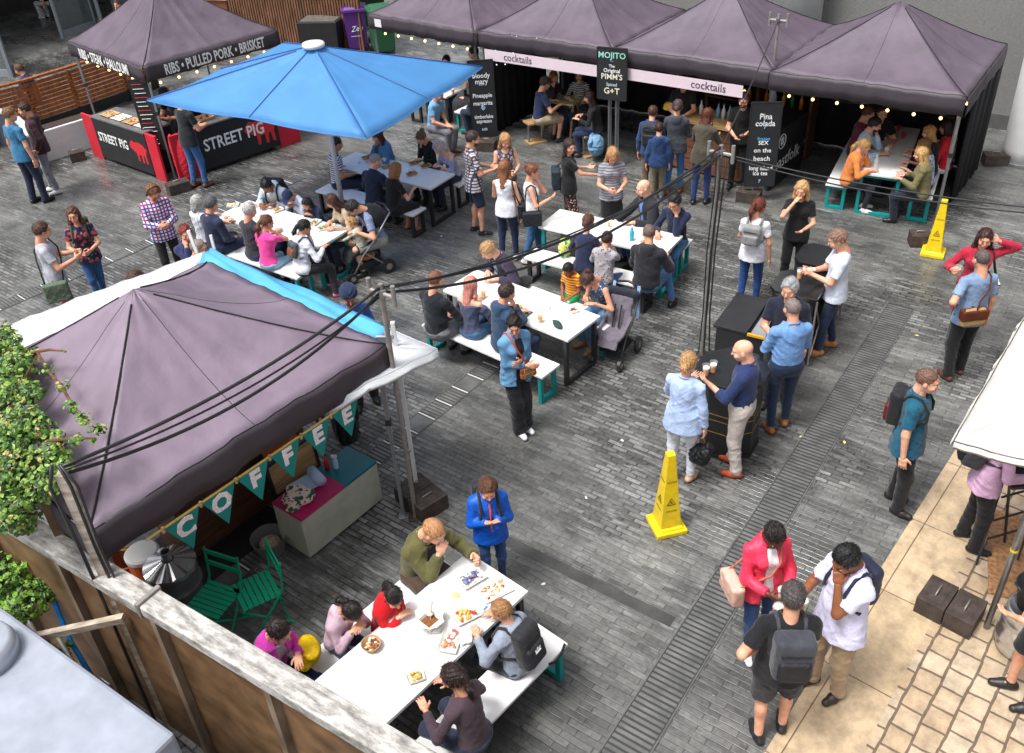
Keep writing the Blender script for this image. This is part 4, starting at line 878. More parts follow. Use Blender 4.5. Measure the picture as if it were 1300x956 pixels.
tableset('C', G(273, 275, .75), G(404, 315, .75), .72, TEAL, 'long white table with teal legs in front of the black and orange pushchair', ['white bench with teal legs under the woman in the white hooded jacket', 'bench on the far side under the family with the pushchair'], ln=2.3)
tableset('D', G(452, 193, .75)+Vector((-.42, -.55, 0)), G(579, 221, .75)+Vector((-.42, -.55, 0)), .70, BLK, 'long white table with black legs beside the blue parasol pole', ['white bench with black end frames under the man in dark navy suit', 'white bench with black legs under the two women facing the camera'])
tableset('H', G(1146, 226, .75), G(1167+2, 163.5, .75), .68, TEAL, 'long white table with teal end frame under the far right tent', ['white bench on the right, under the woman in the red jacket', 'white bench on the left, under the girl in the orange jacket'])
e_ = (G(594, 700, .75)-G(518, 764, .75)).normalized()
tableset('E', G(594, 700, .75)-e_*2.3, G(594, 700, .75), .74, BLK, 'long white table covered with food at the bottom of the picture', ['white bench with teal frames behind the backpack boy at the bottom', 'white bench beside the girls in red and silver jackets'], side=-1, bleg=[TEAL, TEAL], benches=(-1, 1))
tf = G(571, 124, .75); td_ = E1
tableset('F', tf-E2*0-E1*.1+E1*0, tf+E2*2.1+E1*-.1, .66, BLK, 'long white table in the shade under the second tent from the left', ['dark bench left of the shaded table, under the man in pale blue t-shirt', 'bench right of the shaded table, beside the chalk board'], bleg=[BLK, TEAL], benches=(-1, 1))
# trestle table with two stools
t = thing('trestle_table', 'small wooden trestle table with a patterned top under the cocktails tent', 'table', G(693, 176)+Vector((.35, .25, 0)), -GRID+.1)
mb = MB(); mb.box((0, 0, .74), (.86, .56, .03)); mb.build('table_top', wood('painted_board', (.42, .45, .2), (6, 9, 9)), t, bevel=.004)
for s in (-1, 1):
    mb = MB(); x = s*.33
    for y in (-1, 1): mb.bar((x, y*.24, .01), (x, y*.08, .72), .04)
    mb.bar((x, -.2, .12), (x, .2, .12), .03); mb.bar((x, -.24, .7), (x, .24, .7), .04); mb.build('trestle', OAK, t)
def stool(label, loc, rz=0):
    t = thing('stool', label, 'stool', loc, rz, 'stools of scaffold tube and timber'); mb = MB(); mb.box((0, 0, .44), (.42, .3, .04)); mb.build('seat', OAK, t, bevel=.004)
    for x in (-.15, .15):
        mb = MB(); mb.tube([(x, 0, .03), (x, 0, .42)], .022, 10); mb.build('leg', STEEL, t, smooth=False)
    mb = MB(); mb.box((0, 0, .015), (.4, .3, .03)); mb.build('foot_board', OAK, t)
stool('timber stool under the man in the grey cap', G(680, 180), .4); stool('timber stool under the customer with a denim jacket on the seat', G(752, 196)-Vector((.05, 0, 0)), .5)
# ------------------------------------------------------------------ weights, poles, cables
def weight(label, loc, rz, n=1, L_=.42):
    t = thing('tent_weight', label, 'weight', loc, rz, 'dark iron weights holding tent legs'); 
    for i in range(n):
        mb = MB(); mb.box((0, (i-(n-1)/2)*.26, .1), (L_, .25, .2)); mb.box((0, (i-(n-1)/2)*.26, .203), (L_*.8, .17, .006)); mb.build('block', RUST, t, bevel=.012)
        h = MB(); y = (i-(n-1)/2)*.26; h.tube([(-.07, y, .2), (-.06, y, .235), (.06, y, .235), (.07, y, .2)], .008, 6); h.build('handle', DSTEEL, t, smooth=True)
weight('iron weight beside the scaffold pole, in front of the pink and teal counter', G(536, 640), rad(40), 2, .36)
weight('pair of iron weights on the cobbles beside the beer keg', G(1212, 790)+Vector((-.02, .1, 0)), rad(45), 2, .36)
weight('iron weight at the corner of the ribs stall by the red cloth', G(228, 243), rad(35))
weight('iron weight behind the far yellow warning cone', G(1166, 310), rad(-10), 1, .3)
weight('iron weight at the foot of the right tent leg by the white column', G(1262, 208), rad(-10))
weight('iron weight beneath the left cocktail chalkboard', G(618, 190), rad(-20), 1, .4)
weight('iron weight beneath the pina colada chalkboard', G(950, 255), rad(-30), 1, .4)
weight('iron weight at the left leg of the ribs tent by the white planter', G(100, 203), rad(30), 1, .3)
def pole(label, foot, top, cross_dir, double=None, cw=.3, r_=.024):
    t = thing('scaffold_pole', label, 'pole', foot, 0, 'steel poles carrying the black cables'); v = top-foot
    mb = MB(); mb.tube([(0, 0, .005), v], r_, 12); mb.build('tube', DSTEEL, t, smooth=False)
    mb = MB(); mb.tube([v-UP*.1-cross_dir*cw*.5, v-UP*.1+cross_dir*cw*.5], r_*.9, 10); mb.build('crossbar', DSTEEL, t)
    for s in (-1, 1): mb = MB(); mb.tube([v-UP*.2+cross_dir*s*cw*.5, v+UP*.02+cross_dir*s*cw*.5], r_*.95, 10); mb.build('upright_stub', DSTEEL, t)
    mb = MB(); mb.box(v-UP*.1, (.07, .07, .09), rz=.4); mb.build('clamp', STEEL, t, bevel=.006)
    mb = MB(); mb.box((0, 0, .006), (.15, .15, .012)); mb.build('base_plate', RUST, t)
    for a in (double or []): mb = MB(); mb.tube([v*a+Vector((-.12, .02, 0)), v*a+Vector((.05, 0, 0))], .018, 8); mb.build('coupler', STEEL, t)
    return foot+v
f1 = G(528, 656); P1_ = pole('scaffold pole tied to the coffee tent leg by the counter', f1, f1+Vector((0, 0, 2.93)), E1, (.32, .66, .8))
f2 = G(891, 450); P2_ = pole('scaffold pole wrapped in black cables in the middle of the square', f2, f2+Vector((.04, 0, 2.95)), E1)
f3 = Vector((4.66, 15.02, 0)); P3_ = pole('scaffold pole standing between the two right hand tents', f3, f3+Vector((0, 0, 3.05)), E1)
mb = MB(); mb.tube([(-.02, 0, .02), (.03, .02, 1.0)], .008, 6)
def cable(label, pts_sets, r_=.012, grp='black cables strung between the poles'):
    for i, (a, b, sag, lab) in enumerate(pts_sets):
        mb = MB(); n = 20; pts = []
        for k in range(n+1): s = k/n; pts.append(a.lerp(b, s)-UP*sag*4*s*(1-s))
        mb.tube(pts, r_, 6); tag(mb.build('cable', BPLAS, smooth=True), lab, 'cable', grp)
Q0 = G(75, 594, 2.95)
off = lambda z, y=0: Vector((y, 0, z))
cable('', [(Q0, P1_+off(-.03), .14, 'upper thick black cable from the ivy post over the mauve tent'), (Q0+off(-.06), P1_+off(-.08), .26, 'lower thick black cable from the ivy post over the mauve tent'),
  (P1_+off(-.03), P2_+off(-.02), .33, 'upper black cable from the coffee tent pole to the central pole'), (P1_+off(-.09), P2_+off(-.09, .03), .42, 'lower black cable from the coffee tent pole to the central pole')], .0145)
cable('', [(Q0+off(-.02, .03), P1_+off(-.12), .17, 'thin black cable between the two thick ones over the mauve tent'), (P1_+off(-.06, .02), P2_+off(-.14, -.03), .22, 'thin black cable highest above the white tables'),
  (P2_+off(-.05), P3_+off(-.1), .05, 'black cable rising from the central pole to the tent pole'), (P2_+off(-.1), G(1450, 275, 2.6), .12, 'thin cable from the central pole out to the right edge'), (P2_+off(-.14, .03), G(1450, 279, 2.58), .16, 'second thin cable just below the one going out to the right edge')], .009)
# loops hanging down the middle pole
for i, (dx, r_) in enumerate(((-.05, .009), (.05, .011), (.0, .013))):
    mb = MB(); pts = [P2_+Vector((dx*1.2, -.03, -.08)), P2_+Vector((dx, -.05, -.5)), f2+Vector((dx, -.06, 1.6)), f2+Vector((dx*.9, -.07, .7)), f2+Vector((dx*1.4, -.09, .12)), f2+Vector((dx*4, -.2, .02))]
    mb.tube(pts, r_, 7); tag(mb.build('hanging_cable', BPLAS, smooth=True), ['thin black cable hanging left of the central pole', 'black cable hanging right of the central pole', 'thickest black cable hanging against the central pole'][i], 'cable', 'black cables hanging down the central pole')
# ------------------------------------------------------------------ blue parasol
f = G(440, 292); cs = [G(464.7, 175, 2.45), G(612, 85, 2.45), G(360, 54, 2.45), G(187, 127, 2.45)]; cc = sum(cs, Vector())/4
t = thing('parasol', 'large square bright blue parasol on a white pole over the diners', 'parasol', f); BL = mat('blue_canvas', (.12, .37, .68), .55, var=.1, scale=2.5, bump=.4, bscale=7)
_n = BL.node_tree; _o = next(x for x in _n.nodes if x.type == 'OUTPUT_MATERIAL'); _tl = _n.nodes.new('ShaderNodeBsdfTranslucent'); _tl.inputs['Color'].default_value = (.35, .62, .95, 1); _mx = _n.nodes.new('ShaderNodeMixShader'); _mx.inputs[0].default_value = .5; _n.links.new(_n.nodes['Principled BSDF'].outputs[0], _mx.inputs[1]); _n.links.new(_tl.outputs[0], _mx.inputs[2]); _n.links.new(_mx.outputs[0], _o.inputs['Surface'])
ap = G(398, 58, 3.2); mb = MB(); ed = MB(); sm = MB(); rb = []
for i in range(4):
    A, B = cs[i], cs[(i+1) % 4]; n = 10; vs = []
    for j in range(n+1):
        for k in range(2*n+1):
            s = k/(2*n); s2 = abs(s-.5)*2; e = A.lerp(B, s)+UP*(-.0+.0*s2); q = e.lerp(ap, j/n); q.z -= .035*math.sin(math.pi*(s2))*math.sin(math.pi*(1-j/n)*.5); q.z += .006*math.sin(40*s)*(j/n)*(1-j/n)*4; vs.append(q-f)
    w_ = 2*n+1; mb.add(vs, [(j*w_+k, j*w_+k+1, (j+1)*w_+k+1, (j+1)*w_+k) for j in range(n) for k in range(2*n)])
    ed.tube([vs[k]-UP*.01 for k in range(w_)], .012, 5); sm.tube([vs[j*w_]+UP*.008 for j in range(n)], .01, 4); sm.tube([vs[j*w_+n]+UP*.008 for j in range(n)], .008, 4)
    for e in (A, (A+B)/2):
        g = MB(); g.bar(ap-f-UP*.1, (e-f)-UP*.03+(ap-e)*.02, .022); g.build('rib', mat('white_metal', (.6, .6, .6), .4, var=.03), t)
o = mb.build('canopy', BL, t, smooth=True); o.modifiers.new('s', 'SOLIDIFY').thickness = .004; ed.build('hem', BL, t); sm.build('seam', mat('dark_blue', (.01, .06, .25), .6, var=0), t)
mb = MB(); mb.lathe([(.17, -.02), (.18, .02), (.16, .05), (.05, .06)], ap-f, 24); mb.build('cap', WHITE, t, smooth=True)
mb = MB(); mb.tube([(0, 0, 0), Vector((0, 0, 2.0)), ap-f-UP*.05], .042, 14); mb.build('pole', mat('white_metal', (.6, .6, .6), .4, var=.03), t, smooth=True); mb = MB(); mb.box((0, 0, .05), (.7, .7, .1)); mb.build('base', RUST, t, bevel=.01)
# ------------------------------------------------------------------ white and blue canopy behind the mauve tent
c8 = [G(554, 443, 2.0), G(268, 322, 2.0)]; d8 = (c8[1]-c8[0]).normalized(); n8 = Vector((d8.y, -d8.x, 0)); n8 = n8 if n8.y < 0 else -n8
n8b = (G(505, 468, 2.0)-G(554, 443, 2.0)).normalized()
cl = [c8[0], c8[1]+d8*.1, c8[1]+d8*.1+n8b*2.9, c8[0]+n8b*2.9]; base = Vector((c8[0].x, c8[0].y, 0)); t = thing('white_canopy', 'low white canopy with an open flap showing beyond the mauve tent', 'canopy', base)
canopy(WCLOTH, [q-base for q in cl], 2.22, .1, t, seed=9, seams=False, names=('roof', 'valance', 'hem'))
for q in cl[1:3]: MB().bar(Vector((q.x, q.y, 0))-base, q-base-UP*.02, .035).build('leg', WHITE, t)
mb = MB(); A, B = G(495, 425, 2.12), G(272, 322, 2.12); dn8 = Vector((-(B-A).normalized().y, (B-A).normalized().x, 0)); dn8 = -dn8 if dn8.y > 0 else dn8; n = 30; vs = []
for j in range(9):
    for k in range(n+1): s = k/n; p = A.lerp(B, s)+dn8*(-.05+.078*j*(1-.5*s)); p.z = 2.14+.1*math.sin(j/8*math.pi*.9)-.012*j+.035*math.sin(j*1.9+5*s)*(1-.3*s)+.015*math.sin(18*s+j); vs.append(p)
o = mb.add(vs, [(j*(n+1)+k, j*(n+1)+k+1, (j+1)*(n+1)+k+1, (j+1)*(n+1)+k) for j in range(8) for k in range(n)]).build('blue_tarpaulin', mat('blue_tarp', (.09, .38, .68), .35, var=.12, scale=3), smooth=True); o.modifiers.new('s', 'SOLIDIFY').thickness = .004
tag(o, 'crumpled sky blue tarpaulin rolled along the edge of the white canopy', 'tarpaulin')
t = thing('canopy_clips', 'two small white plastic poles sticking up at the canopy tip', 'pole', G(262, 318, 2.0)); MB().bar((-.12, 0, -.02), (-.15, 0, .28), .035).build('stub', WHITE, t); MB().bar((.1, 0, -.02), (.1, 0, .2), .03).build('stub', WHITE, t)
t.location.z = 0
for ch in t.children: ch.location.z = 2.0
mb = MB(); mb.bar((0, 0, 0), (0, 0, 2.3), .04); tag(mb.build('white_post', WHITE, loc=G(498, 409, 2.3)-UP*2.3), 'white square post where the blue tarpaulin ends', 'post')
# cream canopy, right foreground
cr = [G(1212, 560, 2.3), G(1345, 330, 2.3), G(1345, 330, 2.3)+Vector((1.9, -1.3, 0)), G(1212, 560, 2.3)+Vector((2.1, -1.2, 0))]; base = G(1320, 700)
cr[3] = G(1212, 560, 2.3)+(G(1300, 583, 2.3)-G(1212, 560, 2.3)).normalized()*2.4; cr[2] = cr[1]+(cr[3]-cr[0])
base = Vector((sum(q.x for q in cr)/4, sum(q.y for q in cr)/4, 0))
t = thing('cream_canopy', 'cream white canopy corner reaching in at the right edge', 'canopy', base); canopy(mat('cream_canvas', (.52, .51, .48), .75, var=.05, scale=2, bump=.1), [q-base for q in cr], 2.95, .05, t, seed=4, seams=False, names=('roof', 'valance', 'hem'))
pp, pq = G(1252, 797), G(1306, 590, 2.2); g = MB(); g.tube([pp-base, Vector((pp.x, pp.y, 2.28))-base], .028, 12); g.build('leg', STEEL, t, smooth=True); g = MB(); g.tube([pp-base+UP*1.0, pp-base+UP*1.02], .032, 12); g.build('collar', mat('yellow_tape', (.8, .6, .02), .5), t)
for q in cr[1:]: MB().tube([Vector((q.x, q.y, 0))-base, q-base-UP*.02], .028, 12).build('leg', STEEL, t)
# ------------------------------------------------------------------ warning cones
YEL = mat('yellow_plastic', (.78, .56, .008), .35, var=.12, scale=12, coat=.2)
def cone(label, c, rz, h=1.0):
    t = thing('warning_cone', label, 'cone', c, rz, 'tall yellow wet floor cones'); mb = MB()
    mb.box((0, 0, .03), (.34, .34, .06)); mb.box((0, 0, .075), (.29, .29, .03), taper=.86); mb.build('base', YEL, t, bevel=.012)
    mb = MB(); mb.box((0, 0, .09+(h-.09)/2), (.23, .23, h-.09), taper=.36); mb.box((0, 0, h+.004), (.085, .085, .012)); mb.build('pyramid', YEL, t, bevel=.008)
    ink = mat('black_print', (.05, .045, .01), .5, var=0); sl_ = math.atan2(.115*(1-.36), h-.09)
    for q in range(4):
        a = q*math.pi/2; X = Vector((-math.sin(a), math.cos(a), 0)); Nn = Vector((math.cos(a)*math.cos(sl_), math.sin(a)*math.cos(sl_), math.sin(sl_))); Yv = Nn.cross(X)
        def at_(z): rr = .115*(1-(1-.36)*(z-.09)/(h-.09)); return Vector((math.cos(a)*rr, math.sin(a)*rr, z))+Nn*.003
        g = MB(); z0 = h*.42; c0 = at_(z0)
        def ln_(p, q_, w=.006): g.bar(c0+X*p[0]+Yv*p[1], c0+X*q_[0]+Yv*q_[1], w, .002, up=Nn)
        tri = [(-.045, -.03), (.045, -.03), (0, .055)]
        for i in range(3): ln_(tri[i], tri[(i+1) % 3])
        ln_((-.012, .02), (.008, 0)); ln_((.008, 0), (-.015, -.016)); ln_((.008, 0), (.02, -.018)); g.build('warning_triangle', ink, t)
        text_obj('lettering', 'CAUTION', .024, ink, t, frameM(at_(h*.68), X, Nn), .0008); text_obj('lettering', 'WET FLOOR', .022, ink, t, frameM(at_(h*.31), X, Nn), .0008)
cone('large yellow wet floor cone, nearest the camera, in open paving', G(846, 668), rad(12), 1.0); cone('yellow wet floor cone far off in front of the right tent', G(1184, 322), rad(-30), .9)
# ------------------------------------------------------------------ tall black drink tables in the middle
def octa(r_, k=8, a0=.39): return [(r_*math.cos(a0+2*math.pi*i/k), r_*math.sin(a0+2*math.pi*i/k)) for i in range(k)]
GOLD = mat('gold_line', (.5, .33, .08), .4, metal=.5)
t = thing('barrel_table', 'black eight sided standing table with thin gold bands and two pints', 'table', G(917, 567)+Vector((.06, .1, 0)), .2)
mb = MB(); mb.prism(octa(.36), .04, 1.0); mb.build('body', BPLAS, t, bevel=.01)
for z in (.35, .52, .6): MB().prism(octa(.363), z, z+.008).build('band', GOLD, t)
mb = MB(); mb.prism(octa(.42), 1.0, 1.05); mb.build('table_top', mat('black_gloss', (.015, .016, .018), .16, var=.2), t, bevel=.008); MB().prism(octa(.38), 0, .04).build('plinth', BPLAS, t)
t = thing('case_table', 'low black topped case with yellow edging beside the bald man', 'case', G(948, 470)+Vector((.05, -.02, 0)), rad(-33)); mb = MB(); mb.box((0, 0, .4), (.75, .85, .8)); mb.build('body', BPLAS, t, bevel=.01); MB().box((.382, 0, .4), (.02, .8, .74)).build('wicker_side', wood('wicker_brown', (.3, .13, .05), (30, 30, 60)), t); g = MB(); g.bar((.4, -.4, .05), (.4, .4, .76), .03); g.bar((.4, .4, .05), (.4, -.4, .76), .03); g.build('cross_brace', wood('red_timber', (.2, .06, .03)), t)
mb = MB(); mb.box((-.2, 0, .83), (.42, .87, .04)); mb.build('black_lid', BPLAS, t, bevel=.006); mb = MB(); mb.box((.22, 0, .82), (.34, .8, .02)); mb.build('steel_top', mat('brushed_steel', (.5, .52, .53), .3, metal=.7), t)
g = MB(); g.bar((.02, -.43, .83), (.42, -.43, .83), .03); g.bar((.02, .43, .83), (.42, .43, .83), .03); g.bar((.41, -.41, .83), (.41, .41, .83), .03); g.build('edging', mat('yellow_edge', (.75, .38, .02), .5), t)
def tall(label, loc, rz, w=.62, h=1.02):
    t = thing('high_table', label, 'table', loc, rz, 'black square standing tables'); mb = MB(); mb.prism([(-w/2, -w/2+.1), (-w/2+.1, -w/2), (w/2, -w/2), (w/2, w/2), (-w/2+.1, w/2), (-w/2, w/2-.1)], h-.05, h); mb.build('table_top', mat('black_gloss', (.015, .016, .018), .16, var=.2), t, bevel=.005)
    mb = MB(); mb.prism([(-w/2+.03, -w/2+.12), (-w/2+.12, -w/2+.03), (w/2-.03, -w/2+.03), (w/2-.03, w/2-.03), (-w/2+.12, w/2-.03), (-w/2+.03, w/2-.12)], .04, h-.05); mb.build('body', BPLAS, t)
    g = MB()
    for s in (-1, 1): g.bar((w/2+.01, s*w*.45, .02), (w/2+.01, s*w*.45, h-.04), .02)
    g.bar((w/2+.01, -w*.45, .08), (w/2+.01, w*.45, h-.12), .016); g.bar((w/2+.01, w*.45, .08), (w/2+.01, -w*.45, h-.12), .016); g.build('side_frame', DSTEEL, t); MB().box((0, 0, .02), (w*.9, w*.9, .04)).build('plinth', BPLAS, t)
q_ = G(1015, 360, 1.02); tall('black standing table with one pint, behind the grey haired man', Vector((q_.x, q_.y, 0)), rad(-35)); q_ = G(1037, 330, 1.02); tall('black standing table behind the one with the pint', Vector((q_.x+.1, q_.y+.12, 0)), rad(-35), .6)
mb = MB(); mb.box((0, 0, .012), (.9, .6, .024)); tag(mb.build('floor_mat', BCLOTH, loc=G(966, 418)+Vector((.1, 0, 0)), rz=rad(52)), 'black rubber mat lying between the case and the high table', 'mat')
# ------------------------------------------------------------------ cups, trays and food
def cup(label, loc, fill=.75, col=BEER, s=1.0, foam=True, cm=None, grp='plastic cups of drink'):
    t = thing('cup', label, 'cup', loc, random.random()*6, grp); h = .135*s; r0, r1 = .03*s, .043*s
    mb = MB(); mb.lathe([(r0, 0), (r0+(r1-r0), h), (r1+.0025, h), (r1-.002, h-.001), (r0-.002, .003)], n=14); mb.build('cup_wall', cm or CUPM, t, smooth=False)
    if fill:
        rr = lambda z: r0+(r1-r0)*z/h-.0025; f_ = h*fill; MB().lathe([(rr(.004), .004), (rr(f_), f_)], n=14).build('drink', col, t)
        if foam: MB().lathe([(rr(f_), f_+.0005), (rr(f_+.018), min(h-.004, f_+.02*s))], n=14).build('foam', FOAM, t)
    return t
def tray(label, loc, rz, cols, w=.17, d=.12, h=.035, m=PAPER, n=16, boat=True, grp='food trays on the tables', heap=.03):
    t = thing('food_tray', label, 'food tray', loc, rz, grp); g = MB(); k = .78
    lo = [(-w/2*k, -d/2*k), (w/2*k, -d/2*k), (w/2*k, d/2*k), (-w/2*k, d/2*k)]; hi = [(-w/2, -d/2), (w/2, -d/2), (w/2, d/2), (-w/2, d/2)]; th = .004
    vs = [(x, y, .001) for x, y in lo]+[(x, y, h) for x, y in hi]+[(x*.95, y*.95, h) for x, y in hi]+[(x*.95, y*.95, .006) for x, y in lo]
    fs = [(3, 2, 1, 0)]+[(i, (i+1) % 4, (i+1) % 4+4, i+4) for i in range(4)]+[(i+4, (i+1) % 4+4, (i+1) % 4+8, i+8) for i in range(4)]+[(i+8, (i+1) % 4+8, (i+1) % 4+12, i+12) for i in range(4)]+[(12, 13, 14, 15)]
    g.add(vs, fs); g.build('tray', m, t)
    r = random.Random(hash(label) % 1000 if False else len(label)*7+int(loc[0]*100)); g = MB()
    for i in range(n): g.ball((r.uniform(-w*.33, w*.33), r.uniform(-d*.33, d*.33), h*.5+r.uniform(0, heap)), (r.uniform(.012, .026), r.uniform(.01, .022), r.uniform(.006, .014)), mi=i % len(cols), n=7)
    g.build('food', [mat('food', hexc(c), .5, var=.25, scale=30) for c in cols], t, smooth=True); return t
def bowl(label, loc, cols, r_=.085, m=KRAFT):
    t = thing('bowl', label, 'bowl', loc, 0); MB().lathe([(r_*.65, 0), (r_, .06), (r_*.95, .06), (r_*.6, .006)], n=20).build('bowl_wall', m, t, smooth=False); g = MB(); r = random.Random(5)
    for i in range(22): a = r.uniform(0, 6.3); q = r_*.7*math.sqrt(r.random()); g.ball((q*math.cos(a), q*math.sin(a), .035+r.uniform(0, .02)), (.016, .013, .01), mi=i % len(cols), n=6)
    g.build('food', [mat('food', hexc(c), .5, var=.25, scale=30) for c in cols], t, smooth=True)
def flat(name, label, cat, loc, rz, size, m, bevel=.003, grp=None):
    mb = MB(); mb.box((0, 0, size[2]/2), size); o = mb.build(name, m, loc=loc, rz=rz, bevel=bevel); return tag(o, label, cat, grp)
def lump(name, label, cat, loc, r_, m, seed=0, amp=.3, h=.008, grp=None):
    f = Field((-r_[0]*1.6, -r_[1]*1.6, -.01), (r_[0]*1.6, r_[1]*1.6, r_[2]*2.4), max(.004, h)); rr = np.random.default_rng(seed)
    f.ell((0, 0, r_[2]*.7), r_, k=0)
    for _ in range(7): c = rr.uniform(-1, 1, 3)*np.array(r_)*.7+np.array([0, 0, r_[2]*.7]); f.ell(c, np.array(r_)*rr.uniform(.3, .6, 3)+.004, k=.01)
    f.folds(amp*.009, seed, 1.3); f.plane((0, 0, .001), (0, 0, -1)); V, Q = f.mesh(); o = npmesh(name, V, Q, m); o.location = loc; o.rotation_euler = (0, 0, seed*1.7); return tag(o, label, cat, grp)
Z = .753
for lb, px, py in (('pint on the white table in front of the man in navy jumper', 812, 318), ('orange drink in the middle of the table near the boy', 526, 268+0)): 
    pass
cup('beer at the right end of the table in front of the navy jumper man', G(815, 312, Z)+Vector((.02, 0, 0))); cup('small orange drink beside the hooded boy on the long table', G(773, 288, Z), s=.7, foam=False)
cup('orange drink on the table in front of the pink haired woman', G(614, 378, Z), s=.9, foam=False); cup('orange drink left of the phone on the black legged table', G(661, 396, Z), s=.9, foam=False); cup('orange drink near the dark cloth on the black legged table', G(686, 409, Z), s=.9, foam=False)
cup('left pint on the black barrel table by the blonde woman', G(886, 478, 1.051)+Vector((.09, .02, 0)), .6); cup('right pint on the black barrel table by the bald man', G(905, 472, 1.051), .6); cup('single pint on the black standing table', G(1014, 352, 1.021)+Vector((0, -.02, 0)), .65)
cup('larger pint near the middle of the far right tent table', G(1125, 196, Z), .7, grp=None); cup('pint behind another on the far right tent table', G(1130, 177, Z), .7); cup('soft drink can shaped cup at the far end of the right tent table', G(1146, 175, Z), .9, RED, .8, False, RED); cup('second red cup at the far end of the right tent table', G(1140, 167, Z), .9, RED, .8, False, RED)
t = thing('carafe', 'clear glass carafe standing at the near end of the right tent table', 'carafe', G(1111, 214, Z)); MB().lathe([(.035, 0), (.038, .12), (.016, .19), (.018, .24), (.013, .24), (.03, .1), (.03, .01)], n=14).build('glass', CUPM, t, smooth=True)
flat('tissue', 'pale crumpled tissue on the right tent table near the olive jacket', 'tissue', G(1140, 217, Z), .3, (.16, .1, .02), PAPER)
lump('dark_cloth', 'dark green scarf bundle lying on the black legged table', 'scarf', G(708, 414, Z), (.1, .05, .035), cloth('2b4440'), 3)
flat('phone', 'dark green phone lying on the black legged table', 'phone', G(667, 399, Z)+Vector((.03, .0, 0)), .9, (.15, .075, .009), mat('phone_green', (.06, .1, .08), .3))
tray('small tray with red topping at the far side of the pushchair table', G(728, 396, Z), .4, ['a8452a', 'f0e8dc'], .13, .1)
t = thing('bottle', 'turquoise water bottle standing on the table by the hooded man', 'bottle', G(802, 305, Z)); MB().lathe([(.033, 0), (.036, .13), (.02, .17), (.014, .2), (.014, .22)], n=14).build('bottle_body', mat('turquoise', (.02, .45, .6), .3), t, smooth=True); MB().lathe([(.016, .205), (.016, .235)], n=12).build('cap', WHITE, t)
lump('carrier_bag', 'yellow and green patterned carrier bag on the bench end', 'bag', G(717, 325, .46), (.1, .08, .16), cloth('c8c84a', 'floral', '2c8a5a', 'ffffff'), 4)
lump('red_bag', 'red cloth bag wedged beside the boy in the spotted hoodie', 'bag', G(764, 340, .46), (.1, .1, .16), cloth('c01828'), 6)
lump('black_bag', 'black bag lying on the far bench near the striped boy', 'bag', G(664, 362, .46), (.2, .12, .06), cloth('1c1e22'), 8)
# food, left middle table and upper table
for lb, px, py, c_, rz in (('flat tray of bread at the far left of the pushchair family table', 324, 262, ['c99a50', 'e8d8b0'], .2), ('tray of golden food in front of the boy in a cap', 352, 268, ['d89a30', 'b06a20'], .7), ('tray of salad near the woman in beige', 400, 284, ['c05a30', '6a9a3a', 'e8d0a0'], 1.1), ('tray with orange food near the toddler', 410, 291, ['d07a20', '5a9a30'], .4), ('tray of rice at the far right end of the family table', 418, 289, ['e8e0d0', 'c08a40'], .2), ('pale tray with green leaves between the grandparents', 290, 282, ['7aa04a', 'ead8b0'], .5), ('small salad tray at the left tip of the family table', 296, 262, ['d8d060', 'f0e8c0'], .1)):
    tray(lb, G(px, py, Z), rz, c_, .2, .13)
for lb, px, py, c_ in (('brown paper box of food in front of the brunette in denim', 466, 201, ['c98a40', '8a4a20']), ('brown tray between the two women on the upper table', 526, 208, ['7a4a28', 'c88a50']), ('food box by the woman in black on the upper table', 523, 222, ['b8864a', '8a5a30']), ('tray of red food before the lilac top woman', 541, 212, ['a03a28', '60803a']), ('folded chips paper near the bald man in suit', 491, 213, ['d8a850', 'c08030'])):
    tray(lb, G(px, py, Z), .5, c_, .19, .12, m=KRAFT)
cup('tall pale drink in front of the bald man in suit', G(489, 207, Z), .8, PAPER, .9, False); cup('dark drink at the pushchair family table', G(385, 262, Z), .7, KRAFT, .9, False)
tray('tray held on the shaded table under the left tents', G(578, 108, Z), .3, ['c8a050', '8a4020']); cup('small amber drink on the shaded table', G(575, 119, Z), .6); cup('amber drink right of the tray on the shaded table', G(592, 110, Z), .6); 
# bottom table
tray('pulp tray of blue and white wrapped food by the man in olive', G(598, 736, Z), .6, ['5a86b0', 'e8e4e0', '8a4060'], .25, .18, n=34); tray('open tray of scraps at the right corner of the bottom table', G(628, 750, Z), .5, ['d8b080', 'c04a28', 'f0e8d8', 'e0a070'], .3, .2, .02, WHITE, 30, heap=.012)
tray('tray of chips and ketchup in the middle of the bottom table', G(592, 782, Z), .5, ['e0a040', 'c83a20', 'f0c878'], .25, .17, n=26); tray('pulp tray of pink and white food lowest on the bottom table', G(572, 815, Z), 1.3, ['e8d8d0', 'd06a60', 'c89060'], .26, .17, n=24)
lump('wrapper', 'crumpled white and blue wrapper beside the backpack boy', 'wrapper', G(614, 776, Z), (.07, .05, .025), cloth('c8d4dc', 'dots', '4a7aa8'), 11, .5); lump('napkin', 'crumpled white napkin beside the lowest tray', 'napkin', G(592, 810, Z), (.08, .06, .03), mat('tissue', (.78, .78, .76), .8), 12, .5)
t = thing('noodle_box', 'open brown noodle box with a wooden fork in it', 'box', G(547, 795, Z), .8); k = MB(); s0, s1, hh_ = .05, .075, .1
vs = [(-s0, -s0, 0), (s0, -s0, 0), (s0, s0, 0), (-s0, s0, 0), (-s1, -s1, hh_), (s1, -s1, hh_), (s1, s1, hh_), (-s1, s1, hh_), (-s1*.94, -s1*.94, hh_), (s1*.94, -s1*.94, hh_), (s1*.94, s1*.94, hh_), (-s1*.94, s1*.94, hh_), (-s0*.9, -s0*.9, .01), (s0*.9, -s0*.9, .01), (s0*.9, s0*.9, .01), (-s0*.9, s0*.9, .01)]
